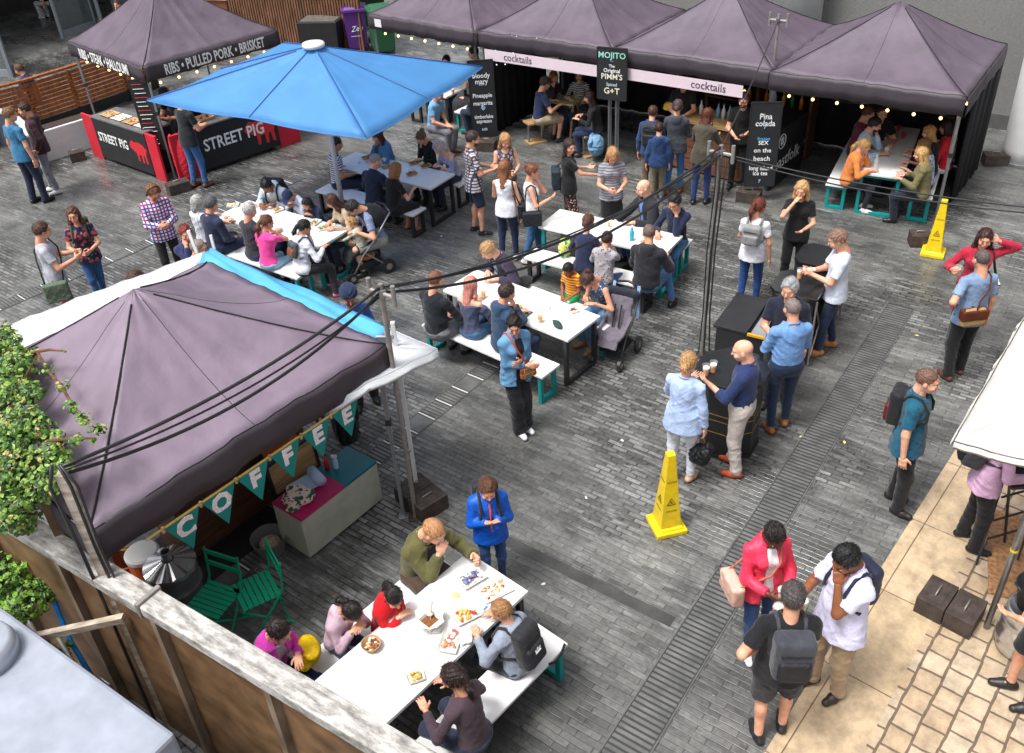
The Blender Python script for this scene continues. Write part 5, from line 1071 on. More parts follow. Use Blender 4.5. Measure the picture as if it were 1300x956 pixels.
k.add(vs, [(3, 2, 1, 0)]+[(i+4*j, (i+1) % 4+4*j, (i+1) % 4+4*j+4, i+4*j+4) for j in range(3) for i in range(4)]+[(12, 13, 14, 15)]); k.build('box_wall', PAPER, t)
g = MB()
for i in range(4): a = i*math.pi/2; X = Vector((math.cos(a), math.sin(a), 0)); Y = Vector((-X.y, X.x, 0)); g.add([X*s1+Y*s1+UP*hh_, X*s1-Y*s1+UP*hh_, X*(s1+.06)-Y*s1*.6+UP*(hh_+.03), X*(s1+.06)+Y*s1*.6+UP*(hh_+.03)], [(0, 1, 2, 3)])
g.build('flaps', PAPER, t); MB().box((0, 0, .05), (.11, .11, .05)).build('noodles', mat('food', hexc('7a4a24'), .5, var=.4, scale=40), t); MB().bar((0, 0, .06), (.09, .05, .19), .01).build('fork', OAK, t); lump('napkin', 'small white cup lid standing in the noodle box', 'lid', G(545, 780, Z+.09), (.03, .03, .02), PAPER, 2)
bowl('brown bowl of salad held by the girl in the silver jacket', G(472, 822, Z), ['e8d0a0', 'c05a30', 'f0e8d8', '6a3a20']); flat('napkin', 'orange lid lying near the middle of the bottom table', 'lid', G(579, 756, Z), 0, (.06, .06, .008), mat('sauce', (.8, .5, .2), .4))
tray('little tray of orange food at the bottom edge of the table', G(528, 862, Z), .3, ['e8a840', 'f0d0a0'], .14, .1)
# belt left on the bench
g = MB(); bb = G(700, 845, .455); g.tube([bb+Vector((-.02, .0, .02)), bb+Vector((.04, .03, .01)), bb+Vector((.1, .12, .012)), bb+Vector((.13, .2, .012))], .012, 6); tag(g.build('strap', BCLOTH, smooth=True), 'dark strap lying on the white bench at the bottom', 'strap')

_rt = random.Random(12)
for key, nm in (('A', 'table by the hooded man'), ('B', 'black legged middle table'), ('C', 'family table'), ('D', 'table by the parasol'), ('E', 'bottom food table')):
    m_, d_, n_, an_ = FT[key]
    for k, (w0, w1) in enumerate((('white napkin', 'left part'), ('crumpled tissue', 'right part'))):
        p_ = m_+d_*((-.6, .5)[k]+_rt.uniform(-.2, .2))+n_*_rt.uniform(-.12, .12)+UP*.753
        lump('napkin', '%s on the %s of the %s' % (w0, w1, nm), 'napkin', p_, (.05, .035, .014), mat('tissue', (.72, .72, .7), .8), 40+k, .8)
# ------------------------------------------------------------------ lettering on the tents
def face_text(T, body, size, m, side='front', z=2.09, sx=.66, bold=.006, u=.5, parent=None, off=.056):
    t, c, d, n = T
    if side == 'front': a, b, nn = c[1], c[0], -n
    else: a, b, nn = c[2], c[1], d
    o = a.lerp(b, u)+nn*off; o.z = z; o = o-t.location
    text_obj('lettering', body, size, m, parent or t, frameM(o, (b-a), nn), .001, bold=bold, sx=sx)
face_text(T1, 'RIBS • PULLED PORK • BRISKET', .275, CHALK, u=.5, sx=.6); face_text(T1, 'RIBS • STEAK • HALLOUMI', .275, CHALK, 'left', u=.5, sx=.66)
PINK = mat('pale_pink_banner', (.7, .58, .63), .7, var=.03); INK = mat('dark_ink', (.05, .04, .07), .6, var=0)
def banner(T, u0, u1, label, ut):
    t, c, d, n = T; A, B = c[1].lerp(c[0], u0), c[1].lerp(c[0], u1); m_ = (A+B)/2-n*.045; m_.z = 1.83; r = thing('banner', label, 'banner', m_, math.atan2(-d.y, -d.x), 'pale pink cocktails banners')
    ln = (B-A).length; mb = MB(); mb.box((0, 0, 0), (ln, .006, .21)); mb.build('cloth', PINK, r); text_obj('lettering', 'cocktails', .2, INK, r, frameM((ln*(ut-.5), -.006, .0), (1, 0, 0), (0, -1, 0)), .001, sx=.95, bold=.001)
banner(T4, .05, .93, 'pink cocktails banner left of the mojito board', .3); banner(T5, .09, .84, 'pink cocktails banner right of the mojito board', .72)
# logo tag on the left tent
t3, c3, d3, n3 = T3; mb = MB(); q = c3[1].lerp(c3[0], .1)-n3*.04; q.z = 2.1; mb.box((0, 0, 0), (.2, .006, .16)); tag(mb.build('label_patch', WHITE, loc=q, rz=math.atan2(-d3.y, -d3.x)), 'small white patch near the left corner of the top centre tent', 'patch')
# string lights
def edge(T, i, j, z=1.93, inn=.08): c = T[1]; ctr = sum(c, Vector())/4; f = lambda q: Vector((q.x+(ctr.x-q.x)*inn, q.y+(ctr.y-q.y)*inn, z)); return f(c[i]), f(c[j])
bulbs(*edge(T1, 1, 0), 7, 'warm bulbs under the front edge of the ribs tent'); bulbs(*edge(T1, 2, 1), 6, 'warm bulbs under the steak and halloumi edge of the ribs tent')
bulbs(*edge(T6, 1, 0), 7, 'warm bulbs under the front edge of the far right tent'); bulbs(*edge(T6, 0, 3), 5, 'warm bulbs under the side of the far right tent by the white column'); bulbs(*edge(T3, 1, 0), 7, 'bulbs under the front edge of the top centre tent'); bulbs(*edge(T5, 1, 0, 1.7, .4), 8, 'warm bulbs above the wooden bar')
# black cloth walls
def cwall(a, b, label, z0=.02, z1=2.2, streaks=0):
    d = (b-a); ln = d.length; d.normalize(); n = 40; t = thing('tent_wall', label, 'tent wall', Vector((a.x, a.y, 0)), math.atan2(d.y, d.x), 'black cloth tent walls'); vs = []
    for j in (0, 1):
        for k in range(n+1): x = ln*k/n; vs.append((x, .03*math.sin(k*1.3)+.012*math.sin(k*3.1), z0 if j == 0 else z1))
    o = MB().add(vs, [(k, k+1, n+2+k, n+1+k) for k in range(n)]).build('cloth', BCLOTH, t, smooth=True); o.modifiers.new('s', 'SOLIDIFY').thickness = .01
    MB().bar((0, 0, z1), (ln, 0, z1), .03).build('rail', STEEL, t); return t
for T, lb in ((T6, 'black cloth wall at the back of the far right tent'), (T5, 'black cloth wall behind the wooden bar'), (T4, 'black cloth wall behind the trestle table diners')): c = T[1]; cwall(c[2]-T[3]*.1, c[3]-T[3]*.1, lb)
c = T6[1]; cwall(c[0].lerp(c[3], .42)-T6[2]*-.06, c[3], 'black cloth side wall of the far right tent by the white column'); c = T4[1]; cwall(c[1].lerp(c[2], .05), c[1].lerp(c[2], .8), 'black cloth side wall behind the bloody mary board')
wl = c[1].lerp(c[2], .15); t = thing('fairy_lights', 'cold white fairy light strings hanging on the black tent side', 'lights', (wl.x, wl.y, 0)); r_ = random.Random(4)
for k in range(12):
    q = c[1].lerp(c[2], .1+.05*k)-T4[2]*.06-wl; g = MB(); z = 2.0
    while z > 1.2+r_.random()*.5: g.ball((q.x, q.y, z), .011, n=5); z -= .075
    g.build('light_string', mat('cold_glow', (.8, .88, 1), .4, var=0, emit=2.5), t)
# ------------------------------------------------------------------ boards
def board(label, foot, nrm_, w, z0, z1, lines, legs=True, m=None, name='menu_board', rise=0):
    nn = Vector(nrm_).normalized(); X = UP.cross(nn).normalized(); t = thing(name, label, 'menu board', foot); h = z1-z0; c = UP*(z0+h/2)
    mb = MB(); R = Matrix((X, nn, UP)).transposed(); mb.box(c, (w, .03, h), R); mb.build('panel', m or mat('chalkboard', (.016, .018, .02), .6, var=.2), t, bevel=.003)
    g = MB(); zz = h/2
    for s in (-1, 1): g.box(c+X*s*w/2, (.02, .04, h), R); g.box(c+UP*s*h/2, (w, .04, .02), R)
    g.build('frame', BLK, t)
    if legs:
        for s in (-1, 1): MB().tube([X*s*.07-nn*.05+UP*0, X*s*.07-nn*.05+UP*(z0+.25)], .022, 8).build('leg', STEEL, t)
    for (s, size, y, col, sx) in lines: text_obj('lettering', s, size, mat('chalk_'+col[:3], hexc(col), .8, var=.1, scale=50), t, frameM(c+UP*(y*h)+nn*.02, X, nn), .001, sx=sx, bold=.0015)
    return t
cam_d = lambda p: (Vector((0, 0, 0))-Vector((p.x, p.y, 0))).normalized()
pm = G(776, 214); nm_ = (-E2*.8+cam_d(pm)*.4)
board('black board chalked mojito, pimm\'s and g+t on two steel tubes', pm, nm_, .56, 1.36, 2.3, [('MOJITO', .15, .36, '9fe0cc', 1), ('~', .1, .26, '58a8d8', 1), ('The', .07, .16, 'e8e8e8', 1), ('Original', .1, .07, 'f0f0f0', 1), ("PIMM'S", .14, -.05, 'e8e4d0', 1), ('Spiced', .08, -.2, 'b8c8d8', 1), ('G+T', .16, -.33, 'ecebc0', 1)])
pb_ = G(617, 186); board('tall chalkboard of bloody mary and pineapple margarita on the left', pb_, cam_d(pb_), .5, .22, 1.78, [('bloody\nmary', .14, .27, 'f0f0f0', .9), ('6.50', .07, .2, 'd0e0f0', .9), ('Pineapple', .12, .05, 'f0f0f0', .85), ('margarita', .12, -.05, 'f0f0f0', .85), ('♥', .08, -.12, '88b8e0', 1), ('timberlake\nespresso', .11, -.26, 'f0f0f0', .8), ('6.50', .07, -.4, 'd0e0f0', .9)], legs=False)
pr_ = G(962, 246); pr_ = pr_+cam_d(pr_)*.32; board('tall chalkboard of pina colada and long island iced tea by the bar', pr_, cam_d(pr_)+Vector((.15, 0, 0)), .5, .3, 1.78, [('Pina\ncolada', .14, .3, 'f0f0f0', .9), ('7', .09, .22, 'a0c8f0', 1), ('frozen', .08, .08, '50a8e8', 1), ('SEX', .1, .03, 'f0f0f0', 1), ('on the', .11, -.06, 'f0f0f0', 1), ('beach', .12, -.16, 'f0f0f0', 1), ('long island\nice tea', .11, -.31, 'f0f0f0', .85), ('7', .08, -.44, 'a0c8f0', 1)], legs=False)
# ------------------------------------------------------------------ the bar
ba, bb_ = G(852, 212), G(958, 238); bd = (bb_-ba); ln = bd.length; bd.normalize(); ang = math.atan2(bd.y, bd.x); t = thing('bar_counter', 'wooden bar counter of dark red planks under the cocktails banner', 'bar', ba, ang)
mb = MB(); mb.box((ln/2, .32, .5), (ln, .6, .92)); mb.build('carcass', BPLAS, t)
for k in range(4): MB().box((ln/2, .005, .14+.225*k), (ln-.02, .03, .21)).build('front_plank', wood('bar_plank', (.2, .085, .04), (3, 9, 40)), t, bevel=.004)
MB().box((ln/2, .26, 1.0), (ln+.08, .72, .06)).build('bar_top', OAK, t, bevel=.005); BT = lambda x, y, z=1.03: ba+bd*x+Vector((-bd.y, bd.x, 0))*y+UP*z
def bottle(label, loc, c, h=.28, grp='bottles and jars on the bar', nm='bottle'):
    t = thing(nm, label, 'bottle', loc, 0, grp); s = h/.28; MB().lathe([(.036*s, 0), (.038*s, .15*s), (.015*s, .2*s), (.013*s, .265*s)], n=10).build('glass', mat('bottle_glass', hexc(c), .12, var=.1), t, smooth=True); MB().lathe([(.016*s, .26*s), (.016*s, .285*s)], n=8).build('cap', BPLAS, t)
r_ = random.Random(3)
for i, (x, c_) in enumerate(((.12, '3a6a3a'), (.25, 'c8a03a'), (.4, 'd8dce0'), (.75, '7ab0d8'), (.86, 'e0e4e8'), (.98, '88b0c8'), (1.1, 'c0c8d0'))): bottle('%s bottle on the bar top, %s' % (['dark green', 'amber', 'clear', 'pale blue', 'white', 'grey blue', 'pale grey'][i], ['leftmost', 'second from left', 'third from left', 'fourth from left', 'in the middle', 'right of the middle', 'nearest the pina colada board'][i]), BT(x, .3), c_)
cup('pale yellow cocktail on the bar top', BT(ln-.55, .15), .8, mat('lime', (.7, .72, .25), .3), 1, False)
t = thing('back_shelf', 'dark shelf of coloured bottles and yellow crates behind the bar', 'shelf', ba+Vector((-bd.y, bd.x, 0))*1.75, ang)
for z in (.9, 1.25, 1.6): MB().box((ln/2, 0, z), (ln+.5, .3, .03)).build('shelf_board', DK_W, t)
for x in (-.2, ln/2, ln+.2): MB().box((x, 0, .85), (.05, .3, 1.7)).build('upright', DK_W, t)
cols = ['d8a020', 'a83020', '3a7a4a', 'e0d8c0', 'd88020', '507898', 'c8c8c8', '8a2a3a']
for k in range(22): z = (.915, 1.265)[k % 2]; x = -.1+(ln+.2)*(k//2)/11+.03; bottle('%s bottle behind the bar, %s shelf' % (['amber', 'red', 'green', 'cream', 'orange', 'blue', 'silver', 'wine red'][k % 8], ['lower', 'upper'][k % 2]), ba+Vector((-bd.y, bd.x, 0))*1.75+bd*x+UP*z, cols[k % 8], .26+.05*r_.random(), 'coloured bottles on the shelf behind the bar')
lump('fruit_crate', 'yellow crate of lemons on the left of the bar', 'crate', BT(.35, .2)-bd*.55, (.14, .1, .09), mat('lemon', (.8, .55, .02), .5), 5)
# black side counter with the white name
ea, eb = G(975, 243), G(1016, 212); ed_ = (eb-ea); ln = ed_.length; ed_.normalize(); t = thing('side_counter', 'black side counter with white lettering beside the pina colada board', 'counter', ea, math.atan2(ed_.y, ed_.x)); MB().box((ln/2, .03, .52), (ln, .05, 1.04)).build('panel', mat('chalkboard', (.016, .018, .02), .6, var=.2), t); MB().box((ln/2, .2, 1.06), (ln, .45, .04)).build('counter_top', BPLAS, t)
text_obj('lettering', 'eastfolk', .34, CHALK, t, frameM((ln*.5, .003, .42), (1, 0, 0), (0, -1, 0)), .001, sx=.95); g = MB(); g.tube([(ln*.28+.13*math.cos(a), .0, .82+.13*math.sin(a)) for a in np.linspace(0, 6.2832, 25)], .009, 5)
for s in (-1, 1): g.tube([(ln*.28+s*.03, 0, .75), (ln*.28+s*.03, 0, .9)], .008, 5); g.tube([(ln*.28-.05, 0, .82+s*.03), (ln*.28+.06, 0, .82+s*.03)], .008, 5)
g.build('round_emblem', CHALK, t)
c6 = T6[1]; pn = T6[3]; g0_, g1_ = G(1006, 151, 1.0), G(1006, 151, 2.0); p0_ = c6[2]-pn*.16; z_ = 1+(p0_-g0_).dot(Vector((pn.x, pn.y, 0)))/(g1_-g0_).dot(Vector((pn.x, pn.y, 0))); q = G(1006, 151, z_)-UP*.1; t = thing('price_sheet', 'white price sheet pinned on the black stall wall', 'sheet', q); MB().box((0, 0, .1), (.28, .01, .4), rz=-GRID).build('paper', WHITE, t)
# ------------------------------------------------------------------ ribs stall counters
def counter(label, a, b, text, tx, h=.95, dp_=.62, red0=.0, red1=.0, tsz=.26, pigx=.7):
    d = (b-a); ln = d.length; d.normalize(); ang = math.atan2(d.y, d.x); t = thing('food_counter', label, 'counter', a, ang, 'black banner counters of the ribs stall')
    MB().box((ln/2, dp_/2, h/2+.03), (ln, dp_, h-.08)).build('banner_cloth', BCLOTH, t, bevel=.01); MB().box((ln/2, dp_/2, h), (ln+.02, dp_+.02, .03)).build('counter_top', mat('steel_top', (.3, .3, .3), .35, metal=.6), t)
    if red0: MB().box((-red0/2, .04, h/2), (red0, .05, h)).build('red_drape', RED, t, bevel=.01)
    if red1: MB().box((ln+red1/2, .04, h/2), (red1, .05, h)).build('red_drape', RED, t, bevel=.01)
    text_obj('lettering', text, tsz, CHALK, t, frameM((ln*tx, -.006, h*.58), (1, 0, 0), (0, -1, 0)), .001, cx='LEFT', sx=.8, bold=.006)
    s = tsz*1.0; px_ = ln*pigx; pts = [(-.95, .5), (-.7, .75), (-.45, .62), (.2, .72), (.75, .6), (1.0, .3), (1.15, .35), (1.0, .1), (.85, -.25), (.9, -.95), (.7, -.95), (.62, -.3), (.45, -.35), (.4, -.95), (.22, -.95), (.2, -.35), (-.1, -.35), (-.15, -.9), (-.35, -.9), (-.35, -.3), (-.7, -.1), (-.98, .05), (-1.1, .25)]
    g = MB(); g.v = [(px_+x*s*1.0, -.0035, h*.55+y*s*.95) for x, y in pts]; g.f = [tuple(range(len(pts)))]; g.m = [0]; g.build('red_pig_print', mat('pig_red', (.62, .02, .03), .7, var=.05), t)
    return t, a, d, Vector((-d.y, d.x, 0)), ln
ca = counter('ribs stall counter on the left, with buns laid out on top', G(132, 203), G(198, 227), 'STREET PIG', .06, red0=.42, red1=.35, tsz=.27, pigx=.82)
cb = counter('ribs stall counter on the right, behind the customer in black', G(262, 221), G(358, 188), 'STREET PIG', .05, red0=.55, red1=.5, tsz=.34, pigx=.78)
def on(cn, x, y, z=.97): return cn[1]+cn[2]*x+cn[3]*y+UP*z
r_ = random.Random(8); BUN = [mat('food', hexc(c), .5, var=.25, scale=30) for c in ('c88a48', 'e0b878', '9a5a2a')]
for i in range(4): tray('board of %s on the left ribs counter' % ['floured buns nearest the camera', 'golden buns', 'seeded buns', 'flatbreads at the far end'][i], on(ca, ca[4]-.3-.42*i, .25), ca[0].rotation_euler.z, [['d8a860', 'e8cfa0'], ['c88a48', 'b0703a'], ['c08040', 'e8d8b0'], ['e0c080', 'a06a30']][i], .36, .3, .03, [PAPER, KRAFT, PAPER, KRAFT][i], 14, grp='boards of buns on the ribs counter', heap=.05)
for i in range(3): tray('%s on the right ribs counter' % ['box of chopped meat', 'tray of red sauce tubs', 'glass tray of greens'][i], on(cb, .35+.55*i, .3), cb[0].rotation_euler.z, [['8a3a20', '5a2a18'], ['b02018', 'd0a030'], ['5a8a3a', 'c8d0c0']][i], .38, .28, .06, [KRAFT, PAPER, PAPER][i], 16, grp='trays on the right ribs counter')
t = thing('grill', 'black griddle with knobs inside the ribs stall', 'grill', ca[1]+ca[2]*.7+ca[3]*1.35, ca[0].rotation_euler.z); MB().box((0, 0, .45), (1.6, .55, .9)).build('body', BPLAS, t, bevel=.01); MB().box((0, 0, .93), (1.6, .55, .05)).build('hot_plate', mat('hot_plate', (.03, .028, .026), .3, var=.3), t)
for k in range(3): MB().tube([(-.5+.5*k, -.28, .75), (-.5+.5*k, -.31, .75)], .035, 12).build('knob', DSTEEL, t)
q = G(213, 224); t = board('tall hanging menu of small red and white lines at the ribs stall corner', q+Vector((-.1, .1, 0)), cam_d(q)+Vector((-.4, 0, 0)), .36, .55, 1.95, [], legs=False, name='menu_banner'); X = UP.cross((cam_d(q)+Vector((-.4, 0, 0))).normalized()).normalized(); nn = (cam_d(q)+Vector((-.4, 0, 0))).normalized()
gw, gr = MB(), MB()
for k in range(15): (gr if k % 3 == 0 else gw).bar(UP*(1.86-.085*k)-X*(.14-.01*(k % 3))+nn*.02, UP*(1.86-.085*k)+X*(.1+.02*(k % 4)-.04)+nn*.02, .004, .028, up=nn)
gw.build('white_lines', CHALK, t); gr.build('red_lines', mat('pig_red', (.62, .02, .03), .7, var=.05), t); MB().bar((0, 0, 0), (0, 0, .6), .03).build('stand', STEEL, t)
lump('red_drape_heap', 'red cloth bunched at the corner of the ribs stall by the weight', 'cloth', G(238, 226), (.22, .16, .55), RED, 7, .5, .012)
# ------------------------------------------------------------------ bins
def bin_(label, loc, rz, c, s=1.0, mark=False, lid=True):
    t = thing('wheelie_bin', label, 'bin', loc, rz, 'wheelie bins by the slatted wall'); m = mat('bin_plastic', hexc(c), .45, var=.1)
    mb = MB(); mb.box((0, 0, .5*s), (.52*s, .6*s, .86*s)); mb.v = [(x*(.84+.16*z/s), y*(.84+.16*z/s), z) for x, y, z in mb.v]; mb.build('body', m, t, bevel=.02)
    mb = MB(); mb.box((0, .0, .96*s), (.58*s, .68*s, .07*s)); mb.box((0, 0, 1.01*s), (.5*s, .58*s, .05*s), taper=.8); mb.build('lid', m, t, bevel=.015); MB().tube([(-.24*s, .34*s, .93*s), (.24*s, .34*s, .93*s)], .018, 8).build('handle', m, t)
    for sx in (-1, 1): MB().tube([(sx*.24*s, .27*s, .1), (sx*.29*s, .27*s, .1)], .1*s, 12).build('wheel', BPLAS, t)
    if mark: text_obj('lettering', 'Zen', .2, CHALK, t, frameM((.02, -.302*s, .55*s), (1, 0, .1), (0, -1, .08)), .001, shear=.4); MB().box((0, -.295*s, .38*s), (.3, .004, .012)).build('printed_line', CHALK, t)
    return t
bin_('purple wheelie bin at the right with white script on its front', G(456, 62), .1, '5a2a80', 1.15, True); bin_('purple wheelie bin half hidden behind its neighbour', G(440, 60)+Vector((-.2, .5, 0)), .05, '5a2a80', 1.05)
bin_('green wheelie bin under the corner of the top centre tent', G(488, 66), .3, '1f5a38', 1.2); bin_('large dark green bin at the foot of the slatted wall', G(470, 40)+Vector((0, .6, 0)), .3, '1d3a22', 1.6)
t = thing('black_crate', 'big black open topped crate beside the purple bins', 'crate', G(414, 66), -.2); MB().box((0, 0, .45), (1.0, .7, .9), taper=1.15).build('shell', BPLAS, t, bevel=.02); MB().box((0, 0, .905), (1.0, .68, .02)).build('contents', mat('grey_waste', (.1, .09, .08), .9, var=.5, scale=20), t)
# ------------------------------------------------------------------ coffee stall
T7c = T7[1]; fa, fb = G(206, 672, 1.9), G(455, 503, 1.9); GRN = mat('bunting_green', (.0, .2, .17), .8, var=.08, scale=6); fd = (fb-fa)/6; fn = Vector((fd.y, -fd.x, 0)).normalized()
t = thing('bunting', 'green triangular flags spelling coffee in white dotted letters', 'bunting', Vector((fa.x, fa.y, 0))); bz = Vector((fa.x, fa.y, 0)); g = MB(); pts = [fa-fd*.4]+[fa+fd*k for k in range(7)]+[fb+fd*.5+UP*.05]; g.tube([p-bz for p in pts], .011, 6); g.build('rope', mat('yellow_rope', (.5, .33, .08), .8, var=.2, scale=60), t)
for k, ch in enumerate('COFFEE'):
    a = fa+fd*k-bz; b = fa+fd*(k+1)-bz; m_ = (a+b)/2; a2, b2 = a.lerp(b, .03), a.lerp(b, .97); tip = m_-UP*.36+fn*.02; g = MB(); g.add([a2-fn*.004, b2-fn*.004, tip-fn*.004, a2+fn*.004, b2+fn*.004, tip+fn*.004], [(0, 1, 2), (5, 4, 3), (0, 3, 4, 1), (1, 4, 5, 2), (2, 5, 3, 0)]); fl_ = g.build('flag', GRN, t)
    text_obj('letter', ch, .25, mat('dotted_letter', (.78, .7, .68), .8, var=.25, scale=60), t, frameM(m_-UP*.125+fn*.012, fd, fn), .003, bold=.011, sx=.95)
    MB().box(a+fn*.012, (.02, .02, .06)).build('peg', OAK, t)
xa, xb = G(393, 711), G(485, 635); xd = (xb-xa); ln = xd.length; xd.normalize(); t = thing('counter_chest', 'cream wooden chest with a teal and pink top under the bunting', 'counter', xa, math.atan2(xd.y, xd.x)); MB().box((ln/2, .2, .3), (ln, .44, .52)).build('chest', mat('cream_paint', (.42, .43, .35), .6, var=.12, scale=5), t, bevel=.006)
MB().box((ln*.28, .2, .575), (ln*.56, .45, .03)).build('pink_top', mat('magenta_top', (.42, .012, .1), .45, var=.08), t); MB().box((ln*.78, .2, .575), (ln*.44, .45, .03)).build('teal_top', mat('teal_top', (.0, .13, .17), .4, var=.08), t)
for sx in (.08, .92):
    for sy in (.05, .35): MB().box((ln*sx, sy, .02), (.06, .06, .04)).build('foot', BPLAS, t)
ct = lambda x, y, z=.592: xa+xd*x+Vector((-xd.y, xd.x, 0))*y+UP*z
lump('spotted_cloth', 'pale cloth with green spots crumpled on the pink counter top', 'cloth', ct(.18, .2), (.17, .13, .07), cloth('d8c8bc', 'floral', '2f5a40', 'a03a48'), 13, .8, .008)
t = thing('paper_roll', 'pale blue paper towel roll partly unrolled on the counter', 'paper roll', ct(.5, .28), 2.2); MB().tube([(-.12, 0, .06), (.12, 0, .06)], .055, 16).build('roll', mat('blue_paper', (.42, .55, .75), .8, var=.04), t, smooth=True); g = MB(); g.add([(-.12, .05, .03), (.12, .05, .03), (.13, .3, .004), (-.1, .34, .004), (-.12, .05, .034), (.12, .05, .034), (.13, .3, .008), (-.1, .34, .008)], [(3, 2, 1, 0), (4, 5, 6, 7), (0, 1, 5, 4), (1, 2, 6, 5), (2, 3, 7, 6), (3, 0, 4, 7)]); g.build('loose_sheet', mat('blue_paper', (.42, .55, .75), .8, var=.04), t)
bottle('red sauce bottle standing on the teal counter top', ct(.68, .32), 'c01820', .2, None); t = thing('spray_bottle', 'clear and blue spray bottle beside the red sauce bottle', 'bottle', ct(.75, .26)); MB().lathe([(.03, 0), (.03, .1), (.012, .14)], n=10).build('bottle_body', mat('sky_plastic', (.4, .55, .7), .3), t); MB().box((0, 0, .16), (.06, .02, .03)).build('trigger', WHITE, t)
def panel(label, c, d, w, h, m, name='leaning_frame', lean=.1, fr=BLK):
    t = thing(name, label, 'panel', c, math.atan2(d.y, d.x)); R = Matrix.Rotation(-lean, 3, 'X'); MB().box(R @ Vector((0, 0, h/2)), (w, .02, h), R).build('board', m, t); g = MB()
    for s in (-1, 1): g.box(R @ Vector((s*w/2, 0, h/2)), (.035, .04, h+.03), R); g.box(R @ Vector((0, 0, h/2+s*h/2)), (w, .04, .035), R)
    g.build('frame', fr, t); return t
nx = Vector((-xd.y, xd.x, 0)); panel('pale wooden panel in a black frame behind the coffee counter', xa+xd*.48+nx*.62+UP*.42, xd, .62, .4, OAK); panel('orange panel leaning behind the framed wooden one', xa+xd*.55+nx*.85+UP*.45, xd, .5, .45, mat('orange_panel', (.6, .14, .02), .5), lean=.2)
t = thing('back_counter', 'dark counter with a coffee machine in the shade of the stall', 'counter', xa+xd*.1+nx*1.25, math.atan2(xd.y, xd.x)); MB().box((0, 0, .42), (1.7, .5, .84)).build('carcass', DK_W, t); MB().box((0, 0, .86), (1.75, .55, .04)).build('counter_top', BPLAS, t); MB().box((-.25, 0, 1.07), (.7, .42, .38)).build('machine', mat('machine_steel', (.25, .25, .25), .25, metal=.9), t, bevel=.02)
for k in (-.4, -.1): MB().tube([(k, -.2, 1.0), (k, -.32, .98)], .02, 8).build('portafilter', BPLAS, t)
lump('jacket_heap', 'black leather jacket hung over a chair beside the stall', 'jacket', G(437, 530, .35)-UP*.35, (.17, .14, .42), mat('leather', (.015, .015, .016), .3), 17, 1.0, .012); t = thing('apron_chair', 'brown chair back under the black jacket', 'chair', G(425, 545)); MB().box((0, 0, .4), (.36, .36, .04)).build('seat', DK_W, t)
for sx in (-1, 1):
    for sy in (-1, 1): MB().box((sx*.15, sy*.15, .19), (.03, .03, .38)).build('leg', DK_W, t)
mb = MB(); mb.box((0, 0, .008), (1.5, 1.0, .016)); 
for i in range(30): mb.box((-.72+.05*i, 0, .018), (.012, .98, .006))
tag(mb.build('rubber_floor_mat', mat('rubber', (.012, .012, .013), .6), loc=G(262, 690)-UP*0, rz=math.atan2(xd.y, xd.x)), 'black ribbed rubber mat on the ground inside the coffee stall', 'mat')
t = thing('storage_tub', 'grey plastic tub with odds and ends beside the cream chest', 'tub', G(345, 698), .9); MB().lathe([(.14, 0), (.19, .2), (.185, .2), (.135, .01)], n=16).build('tub_wall', mat('grey_tub', (.2, .2, .2), .4, trans=.1), t); MB().ball((0, 0, .1), (.12, .12, .06)).build('contents', mat('mixed', (.35, .3, .22), .6, var=.6, scale=40), t)
q = G(243, 768); t = thing('metal_bin', 'galvanised round bin with a ribbed lid and chimney hole', 'bin', q+Vector((-.08, .03, 0))); MB().lathe([(.21, 0), (.24, .5), (.25, .5), (.25, .53)], n=32).build('drum', STEEL, t, smooth=False); g = MB(); k = 48; prof = [(.255, .52), (.25, .56), (.06, .63)]; vs = []
for r0, z in prof:
    for j in range(k): a = 2*math.pi*j/k; vs.append((r0*math.cos(a), r0*math.sin(a), z+(.012 if j % 4 < 2 else 0)*(r0/.25)))
g.add(vs, [(i*k+j, i*k+(j+1) % k, (i+1)*k+(j+1) % k, (i+1)*k+j) for i in range(2) for j in range(k)]); g.build('ribbed_lid', mat('bright_zinc', (.6, .6, .6), .22, metal=.9), t); g = MB(); g.lathe([(.05, .62), (.05, .73), (.04, .73), (.04, .6)], n=16); g.build('chimney', STEEL, t); MB().lathe([(.253, .3), (.253, .32)], n=32).build('hoop', STEEL, t)
q = G(196, 742); t = thing('orange_cooler', 'orange drinks cooler with a white lid beside the galvanised bin', 'cooler', q); MB().lathe([(.15, 0), (.165, .42), (.165, .43)], n=24).build('tank', mat('orange_plastic', (.75, .12, .01), .35), t, smooth=False); MB().lathe([(.17, .43), (.17, .47), (.15, .49)], n=24).build('lid', WHITE, t, smooth=False); g = MB(); g.tube([(.16, -.05, .38), (.22, -.07, .36), (.22, .07, .36), (.16, .05, .38)], .013, 6); g.build('handle', WHITE, t); MB().tube([(.16, 0, .08), (.2, 0, .07)], .015, 8).build('tap', BPLAS, t)
t = thing('wicker_basket', 'brown woven basket leaning behind the orange cooler', 'basket', G(172, 738)); MB().lathe([(.12, 0), (.17, .35), (.15, .35), (.11, .02)], n=18).build('weave', wood('wicker', (.35, .18, .07), (40, 40, 60)), t); g = MB(); g.tube([(-.16, 0, .34), (-.08, 0, .46), (.08, 0, .46), (.16, 0, .34)], .01, 6); g.build('handle', OAK, t)
